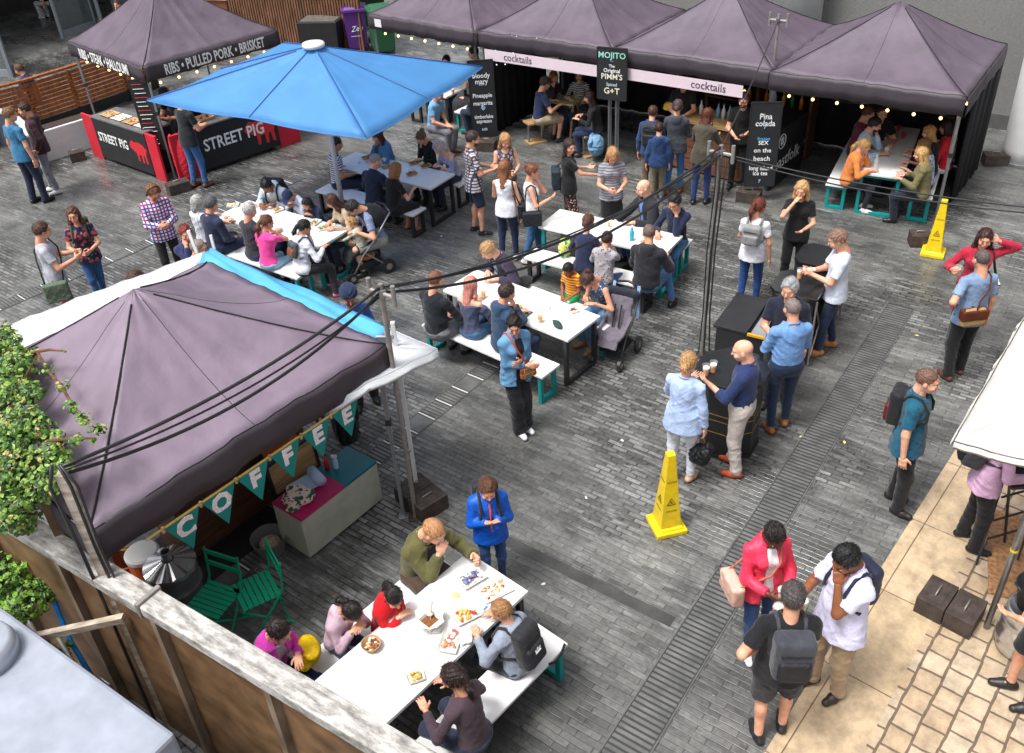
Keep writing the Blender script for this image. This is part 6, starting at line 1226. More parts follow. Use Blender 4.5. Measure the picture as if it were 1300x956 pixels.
# green folding chairs
GC = mat('green_paint', (.0, .33, .17), .35, var=.06)
def gchair(label, loc, rz):
    t = thing('folding_chair', label, 'chair', loc, rz, 'green slatted folding chairs')
    for k in range(7): MB().box((-.16+.053*k, 0, .45), (.042, .38, .012)).build('seat_slat', GC, t)
    for s in (-1, 1):
        MB().tube([(.2, s*.19, 0), (-.2, s*.19, .5), (-.24, s*.19, .84)], .011, 8).build('back_leg', GC, t); MB().tube([(-.24, s*.17, 0), (.19, s*.17, .43)], .011, 8).build('front_leg', GC, t)
    for z in (.66, .8): MB().box((-.225-.06*(z-.66), 0, z), (.015, .4, .05)).build('back_slat', GC, t)
    MB().tube([(-.2, -.17, .05), (-.2, .17, .05)], .008, 6).build('stretcher', GC, t)
gchair('green slatted folding chair on the right, its backrest showing', G(335, 800)+Vector((.0, .1, 0)), rad(210)); gchair('green slatted folding chair on the left, half behind the fence', G(268, 815)+Vector((.1, .12, 0)), rad(245))
# ------------------------------------------------------------------ fence, ivy and clutter, bottom left
FZ = 1.9; g0, g1 = G(42, 672, FZ), G(340, 851, FZ); gd = (g1-g0).normalized(); gn = Vector((gd.y, -gd.x, 0)); gn = gn if gn.y < 0 else -gn; mid_ = G(172, 771, FZ)
CAP = mat('weathered_cap', (.55, .53, .5), .75, var=.45, scale=4, bump=.5, bscale=30)
def capmat():
    m, nt, b = newmat('peeling_white_cap'); tc = N(nt, 'ShaderNodeTexCoord'); mp = N(nt, 'ShaderNodeMapping'); mp.inputs['Scale'].default_value = (5, 16, 10); L(nt, tc.outputs['Object'], mp.inputs['Vector']); n = N(nt, 'ShaderNodeTexNoise'); n.inputs['Scale'].default_value = 1; n.inputs['Detail'].default_value = 9; n.inputs['Roughness'].default_value = .72; L(nt, mp.outputs[0], n.inputs['Vector'])
    cr = N(nt, 'ShaderNodeValToRGB'); e = cr.color_ramp.elements; e[0].position = .34; e[0].color = (.13, .125, .115, 1); e[1].position = .58; e[1].color = (.5, .48, .45, 1); x = e.new(.45); x.color = (.27, .26, .24, 1); L(nt, n.outputs['Fac'], cr.inputs[0]); L(nt, cr.outputs[0], b.inputs['Base Color']); b.inputs['Roughness'].default_value = .7
    bp = N(nt, 'ShaderNodeBump'); bp.inputs['Distance'].default_value = .01; bp.inputs['Strength'].default_value = .5; L(nt, n.outputs['Fac'], bp.inputs['Height']); L(nt, bp.outputs[0], b.inputs['Normal']); return m
CAP = capmat(); t = thing('wooden_fence', 'plywood fence with a broad peeling white cap, bottom left corner', 'fence', Vector((g0.x, g0.y, 0)), math.atan2(gd.y, gd.x)); l1 = (mid_-g0).length; l2 = (g1-g0).length+1.6
MB().box(((l1-.8)/2, 0, FZ-.05), (l1+.8, .19, .1)).build('cap_board', CAP, t, bevel=.01); MB().box(((l1+.03+l2)/2, 0, FZ-.035), (l2-l1-.03, .19, .1)).build('cap_board', CAP, t, bevel=.01); MB().box((l1+.015, 0, FZ-.03), (.035, .21, .14)).build('joint_strip', DSTEEL, t)
x = -.8; i = 0
while x < l2: MB().box((x+.58, 0, (FZ-.1)/2), (1.14, .05, FZ-.1)).build('panel', PLY, t); MB().box((x, -.05, (FZ-.1)/2), (.06, .07, FZ-.1)).build('stud', wood('grey_stud', (.25, .2, .15), (9, 9, 3)), t); x += 1.16
t = thing('timber_brace', 'pale square timber brace propped against the fence stud', 'timber', G(160, 790, 1.5)); t.location.z = 0; g = MB(); pA_ = Vector((0, 0, 1.55)); pB_ = G(30, 812, 1.35)-Vector((t.location.x, t.location.y, 0)); g.bar(pA_, pB_, .055); g.build('beam', wood('grey_beam', (.5, .45, .38), (6, 20, 20)), t); MB().bar(Vector((pB_.x, pB_.y, 0)), pB_, .055).build('prop', wood('grey_beam', (.5, .45, .38), (6, 20, 20)), t)
mb = MB(); bp_ = [G(28, 682, 1.5), G(60, 740, 1.1), G(75, 780, .9), G(90, 815, .7), G(135, 890, .4)]; mb.tube(bp_, .022, 8); tag(mb.build('blue_pipe', mat('blue_pipe', (.0, .14, .42), .35), smooth=True), 'blue plastic pipe running down behind the fence into the ivy', 'pipe')
mb = MB(); mb.tube([G(68, 800, .9), G(92, 840, .7), G(110, 900, .5)], .02, 8); tag(mb.build('grey_pipe', DSTEEL, smooth=True), 'short grey pipe beside the blue one', 'pipe')
# white roof unit
q = G(20, 850, 1.9); wr_ = (G(135, 866, 1.9)-G(0, 768, 1.9)); wd2 = wr_.normalized(); wn2 = Vector((-wd2.y, wd2.x, 0)); wn2 = -wn2 if wn2.y > 0 else wn2; t = thing('white_cabinet', 'white metal cabinet roof with a pale grey domed vent, bottom left', 'cabinet', Vector((q.x, q.y, 0)), math.atan2(wd2.y, wd2.x)); l_ = G(68, 818, 1.9)-Vector((q.x, q.y, 0)); 
R_ = Matrix.Rotation(-math.atan2(wd2.y, wd2.x), 3, 'Z'); l_ = R_ @ l_; MB().box((l_.x, l_.y-.45, .95), (2.6, .9, 1.9)).build('casing', mat('white_metal_roof', (.3, .33, .39), .35, var=.12), t, bevel=.03); MB().lathe([(.24, 1.9), (.24, 1.98), (.22, 2.04), (.2, 2.05), (.02, 2.08)], (l_.x-.32, l_.y-.33, 0), 32).build('domed_vent', mat('pale_grey_metal', (.42, .46, .52), .3, metal=.2), t, smooth=True)
# leaves
def leaves(name, label, cl, nleaf, cols, seed, stems, sz=(.022, .04), cat='ivy', extra=None):
    r = np.random.default_rng(seed); V = []; Fq = []; M_ = []; t = thing(name, label, cat, (cl[0][0][0], cl[0][0][1], 0)); o = np.array(t.location)
    w_ = np.array([c[1]**2 for c in cl]); w_ = w_/w_.sum(); ci = r.choice(len(cl), nleaf, p=w_)
    for i in range(nleaf):
        c, rd = np.array(cl[ci[i]][0]), cl[ci[i]][1]; u = nrm(r.normal(size=3)); rr = rd*1.25*r.uniform(.05, 1.0)**.5; p = c+u*rr*np.array([1, 1, .8])-o; nn = nrm(u+np.array([0, -.3, .9])+r.normal(size=3)*.45); a = nrm(np.cross(nn, r.normal(size=3))); b = np.cross(nn, a); s = r.uniform(*sz)
        b0 = len(V); V += [p-a*s, p-a*s*.25+b*s*.75-nn*s*.12, p+a*s*.45+b*s*.5-nn*s*.1, p+a*s*1.05-nn*s*.25, p+a*s*.45-b*s*.5-nn*s*.1, p-a*s*.25-b*s*.75-nn*s*.12, p+nn*s*.12]
        Fq += [(b0, b0+6, b0+2, b0+1), (b0+6, b0+3, b0+3, b0+2), (b0, b0+5, b0+4, b0+6), (b0+6, b0+4, b0+3, b0+3)]; m = min(int(r.choice(4, p=[.4, .32, .2, .08])), len(cols)-1); M_ += [m]*4
    me = bpy.data.meshes.new('foliage'); me.from_pydata([tuple(v) for v in V], [], [tuple(dict.fromkeys(f)) for f in Fq]); me.validate(); 
    for c in cols: me.materials.append(mat('leaf', hexc(c), .45, var=.2, scale=20))
    me.polygons.foreach_set('material_index', M_[:len(me.polygons)]); lo = bpy.data.objects.new('foliage', me); COL.objects.link(lo); lo.parent = t
    for s in stems: MB().tube([Vector(q)-Vector(o) for q in s], [.012]*(len(s)-1)+[.004], 6).build('stem', wood('stem', (.16, .07, .03)), t)
    return t
def P3(x, y, z): return tuple(G(x, y, z))
leaves('ivy_bush', 'bright green climbing shrub spilling over the fence at the left edge', [(P3(2, 440, 2.75), .16), (P3(20, 455, 2.75), .12), (P3(0, 500, 2.75), .2), (P3(38, 500, 2.75), .1), (P3(50, 545, 2.75), .12), (P3(0, 570, 2.75), .22), (P3(30, 600, 2.6), .16), (P3(68, 575, 2.75), .1), (P3(10, 650, 2.6), .15), (P3(45, 620, 2.6), .13), (P3(-30, 480, 2.6), .3), (P3(25, 540, 2.75), .17), (P3(60, 610, 2.65), .12), (P3(20, 470, 2.75), .14), (P3(80, 590, 2.7), .07), (P3(30, 660, 2.4), .1), (P3(15, 600, 2.7), .2), (P3(-35, 600, 2.6), .3), (P3(6, 420, 2.75), .08), (P3(42, 450, 2.75), .06)], 11000, ['44691c', '7c9a3e', '28481a', 'a8985a'], 1, [[P3(-10, 700, 0), P3(-5, 640, 1.3), P3(0, 560, 2.7)], [P3(10, 690, 0), P3(20, 650, 1.3), P3(30, 600, 2.2)], [P3(0, 560, 2.7), P3(20, 500, 2.75), P3(48, 450, 2.8)]], sz=(.009, .033))
tp = [P3(48, 448, 2.85), P3(60, 470, 2.9), P3(78, 490, 2.92), P3(92, 515, 2.9), P3(105, 530, 2.85), P3(122, 545, 2.8)]
leaves('trailing_shoot', 'reddish shoot with sparse leaves trailing over the mauve canopy', [(p, .055) for p in tp[1:]]+[(P3(70, 555, 2.75), .06), (P3(95, 558, 2.85), .05), (P3(118, 556, 2.75), .03), (P3(80, 446, 2.9), .025)], 260, ['4f7a20', '86a848', '35601a', 'b09860'], 3, [tp, [P3(60, 560, 2.83), P3(90, 557, 2.85), P3(122, 556, 2.82)], [P3(40, 448, 2.8), P3(62, 444, 2.88), P3(84, 446, 2.9)]], sz=(.014, .024))
leaves('ivy_mass', 'dark green ivy growing behind the fence beside the blue pipe', [(P3(10, 730, 1.2), .2), (P3(35, 760, 1.1), .17), (P3(5, 790, 1.15), .17), (P3(60, 735, 1.15), .1), (P3(45, 700, 1.3), .1), (P3(75, 830, .7), .1), (P3(-30, 740, 1.1), .3)], 1900, ['4a7018', '6a9428', '2c5014'], 5, [[P3(10, 860, 0), P3(20, 800, .6), P3(30, 750, 1.1)]], sz=(.012, .036))
q = G(36, 560, 2.75); t = thing('fence_post_box', 'weathered grey boxed post half covered by the climbing shrub', 'post', Vector((q.x, q.y, 0))+Vector((-.05, .02, 0)), .55); MB().box((0, 0, 1.35), (.14, .36, 2.7)).build('post', PLY, t); MB().box((0, 0, 2.715), (.16, .4, .03)).build('metal_cap', STEEL, t)
q = G(85, 672, 1.9); t = thing('wooden_post', 'old wooden post wound with black cables beside the mauve tent', 'post', Vector((Q0.x, Q0.y, 0))); MB().bar((0, 0, 0), (0, 0, 2.9), .07).build('timber', wood('grey_beam', (.5, .45, .38), (20, 20, 6)), t)
for i, (dx, r0, lb) in enumerate(((-.06, .014, 'left black cable bundle down the old wooden post'), (.05, .012, 'right black cable down the old wooden post'), (.085, .01, 'outer right cable down the old wooden post'))):
    g = MB(); g.tube([Q0+Vector((dx*.4, -.03, .05)), Q0+Vector((dx*1.3, -.06, -.12)), Q0+Vector((dx, -.06, -.7)), Q0+Vector((dx*1.2, -.05, -1.6)), Vector((Q0.x+dx*1.5, Q0.y-.05, .02))], r0, 7); tag(g.build('hanging_cable', BPLAS, smooth=True), lb, 'cable', 'black cables on the old wooden post')
# ------------------------------------------------------------------ pushchairs
def pushchair(label, loc, rz, seatc, hoodc, fr, acc=None, hoodup=True):
    t = thing('pushchair', label, 'pushchair', loc, rz, None); W = .24
    for (x, y) in ((.36, W), (.36, -W), (-.26, W+.03), (-.26, -W-.03)):
        r0 = .09 if x > 0 else .12; w_ = MB(); w_.tube([(x, y-.025, r0), (x, y+.025, r0)], r0, 20); o = w_.build('wheel', BPLAS, t, smooth=False); h = MB(); h.tube([(x, y-.032, r0), (x, y+.032, r0)], r0*.45, 12); h.build('hub', DSTEEL, o)
    for s in (-1, 1):
        MB().tube([(.36, s*W, .1), (.12, s*W*.95, .42), (-.1, s*W, .62), (-.42, s*W, 1.0)], .014, 8).build('side_tube', fr, t, smooth=True); MB().tube([(-.26, s*(W+.02), .12), (.1, s*W*.95, .46)], .013, 8).build('rear_tube', fr, t)
    MB().tube([(-.42, -W, 1.0), (-.45, 0, 1.03), (-.42, W, 1.0)], .02, 8).build('handlebar', BPLAS, t, smooth=True)
    f = Field((-.35, -.26, .3), (.45, .26, 1.05), .012); f.rbox((.08, 0, .44), (.18, .19, .035), .03, k=0); f.rbox((-.16, 0, .68), (.04, .19, .25), .03, rotY(-.42).T if False else rotY(-.42), k=.05); f.rbox((.3, 0, .33), (.03, .16, .12), .02, rotY(-.5), k=.03)
    for s in (-1, 1): f.cap((.2, s*.2, .48), (-.12, s*.2, .62), .025, .03, .03)
    f.folds(.003, 3); V, Q = f.mesh(); npmesh('seat', V, Q, seatc, None, t)
    if hoodup:
        f = Field((-.45, -.28, .6), (.3, .28, 1.2), .013); f.ell((-.17, 0, .88), (.27, .235, .24), k=0); f.ell((-.08, 0, .8), (.28, .215, .24), k=0, op='s'); f.plane((-.3, 0, .72), (-.4, 0, -1)); f.folds(.004, 5); V, Q = f.mesh(); npmesh('hood', V, Q, hoodc, None, t)
    for s in (-1, 1): MB().bar((-.1, s*.05, .82), (.02, s*.05, .5), .025, .012).build('harness_strap', BCLOTH, t)
    MB().box((0, 0, .2), (.42, .38, .1)).build('basket', BCLOTH, t, bevel=.02)
    if acc: f = Field((-.2, -.2, .2), (.25, .2, .4), .012); f.ell((0, 0, .29), (.16, .15, .06), k=0); f.folds(.006, 2, 1.6); V, Q = f.mesh(); npmesh('basket_bag', V, Q, acc, None, t)
    return t
pushchair('black pushchair with orange bag underneath at the family table end', G(466, 348)+Vector((.0, .1, 0)), rad(212), cloth('1a1c20'), cloth('17181c'), STEEL, cloth('d8802a', 'floral', '8ab8d0'))
ps = pushchair('empty pushchair with grey seat beside the black legged table', G(778, 462)+Vector((.06, .2, 0)), rad(238), cloth('6c6670'), cloth('20242e'), BLK, None, False); ps.scale = (.86, .86, .92)
f = Field((-.45, -.3, .75), (-.1, .3, 1.2), .013); f.cap((-.28, -.2, .93), (-.28, .2, .93), .07, .07, .02); f.folds(.005, 3); V, Q = f.mesh(); npmesh('folded_hood', V, Q, cloth('20242e'), None, ps)
for s in (-1, 1): MB().bar((-.4, s*.2, 1.02), (-.28, s*.23, .55), .05, .01).build('blue_strap', cloth('8ab0d8'), ps)
# ------------------------------------------------------------------ keg, bucket, stand on the right
q = G(1290, 828); t = thing('beer_keg', 'steel beer keg standing on the cobbles at the right edge', 'keg', q+Vector((.03, .05, 0))); KG = mat('keg_steel', (.6, .6, .6), .22, metal=.9); MB().lathe([(.17, 0), (.19, .02), (.19, .06), (.2, .09), (.2, .14), (.207, .15), (.207, .17), (.2, .18), (.2, .36), (.207, .37), (.207, .39), (.2, .4), (.19, .46), (.19, .53), (.17, .53), (.17, .48), (.02, .47)], n=36).build('keg_shell', KG, t, smooth=True)
t = thing('bucket', 'black flexible bucket standing on the beer keg', 'bucket', q+Vector((.03, .05, .53))); MB().lathe([(.12, 0), (.175, .26), (.185, .26), (.165, .25), (.11, .02)], n=28).build('bucket_wall', BPLAS, t, smooth=True)
for s in (-1, 1): MB().tube([(s*.17, -.05, .25), (s*.2, -.04, .29), (s*.2, .04, .29), (s*.17, .05, .25)], .01, 6).build('handle', BPLAS, t, smooth=True)
t = thing('folding_stand', 'black metal folding stand behind the person in lilac', 'stand', G(1275, 700)); g = MB()
for s in (-1, 1): g.bar((s*.2-.15, -.15, 0), (s*.2+.1, .2, 1.0), .02); g.bar((s*.2+.25, .1, 0), (s*.2-.05, -.1, 1.0), .02)
for z in (.25, .5, .8): g.bar((-.25, -.05, z), (.25, .08, z), .016)
g.build('legs', BLK, t); MB().box((.0, .05, 1.0), (.5, .4, .03)).build('shelf', BLK, t)
t = thing('chipboard_sheet', 'rough chipboard sheet standing by the steel canopy leg', 'board', G(1290, 745)+Vector((.05, .1, 0)), rad(65)); MB().box((.3, 0, .02), (1.2, .5, .02)).build('sheet', wood('chipboard', (.45, .25, .12), (25, 25, 25)), t)
for i, (x, y, lb) in enumerate(((744, 632, 'pale scrap of paper on the paving left of the near yellow cone'), (690, 742, 'white scrap of paper on the open paving above the bottom bench'), (560, 300, 'scrap of paper between the middle tables'), (1135, 520, 'small pale scrap on the paving left of the man in teal'), (790, 560, 'pale scrap on the paving right of the woman with folded arms'))):
    lump('paper_scrap', lb, 'paper scrap', G(x, y), (.022, .014, .006), mat('tissue', (.6, .58, .54), .8), 60+i, .5)
for i, (x, y, lb) in enumerate(((1014, 555, 'small yellow leaf left of the ribbed drain'), (1072, 564, 'small yellow leaf right of the ribbed drain'), (1167, 427, 'pale leaf on the paving left of the man with the satchel'), (966, 317, 'small brown leaf by the ponytail woman'))):
    g = MB(); g.add([(0, 0, .004), (.03, .018, .01), (.065, 0, .006), (.03, -.018, .009)], [(0, 1, 2, 3)]); tag(g.build('fallen_leaf', mat('yellow_leaf', (.7, .6, .15), .7), loc=G(x, y), rz=i*1.3), lb, 'leaf', 'fallen leaves on the paving')
# ------------------------------------------------------------------ things people carry
def W(i, p): return i['MW'] @ Vector(p)
def backpack(i, label, col, size=(.13, .29, .42), col2=None, logo=False, pat=()):
    s = i['s']; R = i['Rc']; t = thing('backpack', label, 'backpack', i['loc'], i['rz'], None); c = i['P2']+R @ np.array([-.088*i['hw']-i['o']*.6-size[0]*.5, 0, -.03*s]); hb = np.array(size)/2
    f = Field(c-.3, c+.3, .011); f.rbox(c, hb, .05, R, k=0); f.folds(.003, 4, 1.2); V, Q = f.mesh(); m = cloth(col, *pat, rough=.7); npmesh('bag_body', V, Q, m, None, t)
    f = Field(c-.3, c+.3, .011); f.rbox(c+R @ np.array([-hb[0]*.9, 0, -hb[2]*.35]), (hb[0]*.45, hb[1]*.8, hb[2]*.5), .03, R, k=0); V, Q = f.mesh(); npmesh('front_pocket', V, Q, cloth(col2 or col, rough=.6), None, t)
    g = MB(); zc = c+R @ np.array([-hb[0]*1.0, 0, hb[2]*.45]); g.tube([Vector(zc+R @ np.array([-.004, y, 0])) for y in np.linspace(-hb[1]*.75, hb[1]*.75, 7)], .005, 5); g.build('zip', cloth('0c0c0e'), t)
    for y in (1, -1):
        o = i['o']; pts = [i['P2']+R @ np.array(p) for p in ((-.12*s, y*.09*s, .11*s), (-.05*s, y*.1*s, .165*s+o), (.05*s, y*.1*s, .14*s+o), (.112*s+o, y*.105*s, .04*s), (.115*s+o, y*.12*s, -.06*s), (.03*s, y*.165*s+o, -.14*s), (-.1*s, y*.12*s, -.16*s))]
        g = MB(); g.tube([Vector(p) for p in pts], .016, 6); g.build('shoulder_strap', cloth(col, rough=.7), t, smooth=True)
    if logo:
        g = MB(); cc = c+R @ np.array([-hb[0]*1.36, 0, -hb[2]*.22])
        for a in (-38, 0, 38):
            ca, sa = math.cos(rad(a)), math.sin(rad(a)); pts = []
            for k in range(9): u = -math.pi/2+math.pi*2*k/8; lx, lz = .014*math.cos(u), .03*math.sin(u)+.03; pts.append(cc+R @ np.array([-.004, -(lx*ca+lz*sa), lz*ca-lx*sa]))
            g.add([Vector(p) for p in pts[:8]], [tuple(range(8))])
        for z in (.006, .014): g.bar(Vector(cc+R @ np.array([-.006, -.035, z])), Vector(cc+R @ np.array([-.006, .035, z])), .003, .003)
        g.build('trefoil_emblem', CHALK, t)
    return t
def bag(i, label, col, side=1, size=(.1, .28, .2), dz=-.08, cross=True, cat='bag', col2=None, pat=(), dx=0., name='shoulder_bag', dark='2a1a12'):
    s = i['s']; R = i['Rc']; t = thing(name, label, cat, i['loc'], i['rz'], None); c = i['O']+np.array([dx, side*(.2*i['hw']+size[0]*.5+.03), dz*s]); hb = np.array([size[1], size[0], size[2]])/2
    if dx < -.05: c = i['O']+np.array([-.13*i['hw']-size[0]*.5, side*.08, dz*s]); hb = np.array(size)/2
    if dx > .05: c = i['O']+np.array([.17*i['hw']+size[0]*.5, side*.06, dz*s]); hb = np.array(size)/2
    f = Field(c-.28, c+.28, .01); f.rbox(c, hb, .03, None, k=0); f.folds(.004, 9, 1.2); V, Q = f.mesh(); npmesh('bag_body', V, Q, cloth(col, *pat, rough=.6), None, t)
    if col2: f = Field(c-.28, c+.28, .01); f.rbox(c+np.array([0, 0, hb[2]*.35]), hb*np.array([1.12, 1.08, .62]), .02, None, k=0); V, Q = f.mesh(); npmesh('flap', V, Q, cloth(col2, rough=.5), None, t)
    o = i['o']+.012; op = -side if cross else side; top = Vector(c)+UP*hb[2]*.8
    P2 = i['P2']; q = lambda x, y, z: Vector(P2+R @ (np.array([x, y, z])*s))
    yo = op*(.1 if cross else .13)
    for sg in (1, -1):
        pts = [q(0, yo, .15+o), q(sg*(.07), yo*.95, .13+o), q(sg*(.125+o), yo*.6, .03), q(sg*(.13+o), yo*.1+side*.03, -.12), top+Vector((sg*hb[0]*.7, 0, 0))] if cross else [q(0, yo, .13+o), q(sg*.07, yo+side*.02, .09+o), q(sg*.1, side*.2, -.05), top+Vector((sg*hb[0]*.7, 0, 0))]
        g = MB(); g.tube(pts, .011, 6); g.build('strap', cloth(col2 or dark, rough=.6), t, smooth=True)
    return t
def hold_cup(i, k, label, **kw): p = i['grips'][k]-UP*.065; return cup(label, p, **kw)
def hold_phone(i, k, label, c='18181a'):
    t = MB(); p = i['grips'][k]+UP*.02; t.box((0, 0, 0), (.15, .075, .009)); return tag(t.build('phone', mat('phone', hexc(c), .25, var=0), loc=p, rz=i['rz'], bevel=.003), label, 'phone', None)
PP = {}
def pp(key, *a, **k): PP[key] = person(*a, **k); return PP[key]
NB, FB = 52, -128
GA, GB_, GC_, GD = 'people seated at the table in front of the pushchairs', 'people seated at the black legged middle table', 'family seated at the long table with the pushchair', 'people seated at the table by the parasol pole'
GE, GS = 'people seated at the bottom table', 'people standing in the square'
# ---- left side
pp(1, 'young man in blue t-shirt and navy trousers standing at the far left edge', (10, 137), 1.86, 60, hair=('short', '7a5a38'), top=('tee', '2f6f96'), bot=('trousers', '1d2740'), shoe='0e0e10', hy=-25, group=GS)
pp(2, 'young man in maroon hooded top and grey jeans facing the man in blue', (28, 131), 1.8, 200, hair=('short', '3a281e'), top=('hoodie', '3a2028'), bot=('jeans', '82828c'), shoe='c8c8c8', group=GS, Lh='pocket', Rh='pocket')
pp(3, 'man in navy jacket sitting beyond the orange slatted banquette', (22, 82), 1.76, 170, 'sit', lean=12, hair=('short', '5a4230'), top=('jacket', '1e2c54'), Lh='table', Rh='table')
pp(4, 'bearded man in headphones and plaid shirt looking at his phone', (192, 235), 1.78, -60, hair=('short', '7a4a30'), beard=True, top=('long', 'e6e2e8', ('plaid', '2a4a98', 'c83858')), bot=('jeans', '1e2022'), Lh='phone', Rh='phone', lp='flat', rp='grip', hp=38, hy=10, phones=True, group=GS, glasses=True)
pp(5, 'woman in black and white striped trousers at the restaurant doorway', (50, -30), 1.68, 160, 'sit', fem=True, hair=('bob', '2a1c14'), top=('tee', '18181c'), bot=('wide', 'e8e8e8', ('stripes', '16161a')), shoe='e8e8e8')
pp(6, 'man in black suit seated by the restaurant glass doors', (147, 0), 1.75, -100, 'sit', hair=('short', '4a3424'), top=('jacket', '121216'), inner='e8e8ee', bot=('trousers', '121216'), Rh='chin')
pp(7, 'stallholder in black leaning over the ribs counter', (207, 112), 1.78, -110, lean=25, hair=('short', '1a1210'), top=('tee', '151518'), bot=('trousers', '151518'), Lh='fwd', Rh='fwd', hp=30, hatc=('cap', '17171a'))
pp(8, 'customer in black t-shirt and blue jeans at the ribs counter', (232, 118), 1.84, 55, lean=8, hair=('short', '33231a'), top=('tee', '1b1f22'), bot=('jeans', '345f92'), shoe='5a3a28', Lh='hold', Rh='hold', hp=20, group=GS)
pp(9, 'person in beige trousers half hidden beneath the blue parasol', (352, 72), 1.75, 150, hair=('short', '5a4230'), top=('tee', 'c8c8c8'), bot=('trousers', 'a08c78'), shoe='c08a5a', group=GS)
pp(11, 'young man in grey t-shirt and red shorts eating a sandwich', (50, 283), 1.76, 20, hair=('short', '4a3222'), top=('tee', 'aaacb6'), bot=('shorts', '9c1426'), shoe='d0d0d0', Lh='hold2', Rh='hold2', lp='grip', rp='grip', hy=10, hp=12, group=GS)
bag(PP[11], 'large grey green satchel hanging low on the man in red shorts', '5a6656', -1, (.12, .34, .3), -.12, cat='satchel', dark='1c1c1c')
pp(12, 'smiling woman in navy floral top and jeans holding orange food', (90, 264), 1.64, -70, fem=True, hair=('longcurl', '5a3626'), top=('tee', '1c2238', ('floral', 'b03848', '4a7a78')), bot=('jeans', '2f5584'), shoe='5a2e26', Lh='hold', Rh='hold', lp='grip', rp='flat', hy=-10, hp=5, group=GS, glasses='8a6a58', feet=((-.1, .02, 0), (.12, -.02, 0)))
backpack(PP[12], 'olive green backpack on the smiling woman in navy floral', '3a4634')
pp(13, 'brown haired person whose head shows beyond the mauve canopy', (171, 345), 1.72, 30, hair=('short', '4a3426'), top=('jacket', '3a3a44'))
pp(14, 'auburn haired man in dark blue beside the white canopy tip', (233, 287), 1.72, -60, 'sit', hair=('short', '7a2e22'), top=('shirt', '2a3258'), Rh='chin')
pp(15, 'balding man in glasses just beyond the white canopy tip', (250, 305), 1.74, 0, 'stand', hair=('crop', '8a7a70'), sk='f', top=('shirt', 'c8ccd4'), glasses=True)
# ---- family table C
pp(16, 'grey haired woman in pale striped shirt at the left end of the family table', (249, 248), 1.62, NB, 'sit', fem=True, hair=('bob', 'a8a8a4'), top=('shirt', 'c8ccd8', ('vstripes', 'e8e8ee')), Lh='table', Rh='table', group=GC_)
pp(17, 'grey haired man in navy suit jacket, seen from behind', (266, 250), 1.78, NB, 'sit', lean=5, hair=('short', '5e5e60'), top=('jacket', '25304a'), bot=('trousers', '25304a'), Rh='lap', Lh='table', group=GC_)
pp(18, 'white haired man in dark waistcoat, seen from behind at the family table', (315, 258), 1.74, NB, 'sit', lean=4, hair=('short', 'b8b6b2'), top=('vest', '33323a', '1c1c20'), bot=('trousers', '22304e'), Lh='table', Rh='table', group=GC_)
pp(19, 'young woman in bright pink top with a low ponytail', (337, 274), 1.6, NB+8, 'sit', lean=10, fem=True, hair=('pony', '6a4430'), top=('tee', 'e8489a'), bot=('jeans', '8ab0c8'), Lh='table', Rh='chin', hy=-25, group=GC_)
pp(20, 'woman in white hooded jacket and pink trainers at the family table end', (385, 280), 1.6, NB-12, 'sit', lean=14, fem=True, hair=('pony', '1c1816'), top=('hoodie', 'dfe2ee'), bot=('trousers', '26262c'), shoe='e86a9a', sole='e8e8e8', Lh='chin', Rh='table', hy=-15, group=GC_, feet=((.5, .08, 0), (.38, -.3, 0)))
backpack(PP[20], 'small charcoal backpack with tan strap on the woman in white', '4c5054', (.09, .22, .26), '7a4a34')
pp(21, 'black haired man in pale hoodie at the far left of the family table', (337, 227), 1.76, FB+25, 'sit', lean=30, sk='b', hair=('short', '0e0c0c'), top=('hoodie', 'b8c4cc'), Rh='table', Lh='tablein', hp=30, group=GC_)
backpack(PP[21], 'black backpack on the man in the pale hoodie', '16181c')
pp(22, 'boy in navy cap and white top eating at the family table', (364, 242), 1.4, FB+10, 'sit', lean=32, sk='t', hair=('short', '1a1412'), hatc=('cap', '1c2a50'), top=('long', 'd8dce8'), Lh='tablein', Rh='tablein', hp=30, group=GC_)
pp(23, 'small girl with black hair leaning on her arms at the family table', (388, 252), 1.25, FB+10, 'sit', lean=30, sk='t', fem=True, hair=('bob', '14100e'), top=('long', '2a3450'), Lh='tablein', Rh='tablein', hp=10, group=GC_, seat=.48)
pp(24, 'brown haired woman in beige cardigan turned to the small girl', (420, 247), 1.64, FB-15, 'sit', lean=18, fem=True, hair=('long', '4a2c22'), top=('long', 'b8a48a'), Lh='table', Rh='tablein', hy=-35, hp=25, group=GC_)
pp(25, 'dark haired man in grey blue t-shirt bending over the toddler', (447, 255), 1.76, FB-30, 'sit', lean=28, hair=('short', '2a2220'), top=('tee', '7886a6'), bot=('shorts', '8a8a88'), Lh='table', Rh='reach', hp=35, group=GC_)
pp(26, 'curly fair haired toddler reaching into the food', (446, 277), .95, 160, 'sit', lean=10, hair=('curly', 'b08858'), top=('long', 'b8b4a0'), Lh='reach', Rh='reach', seat=.5, hp=15, group=GC_)
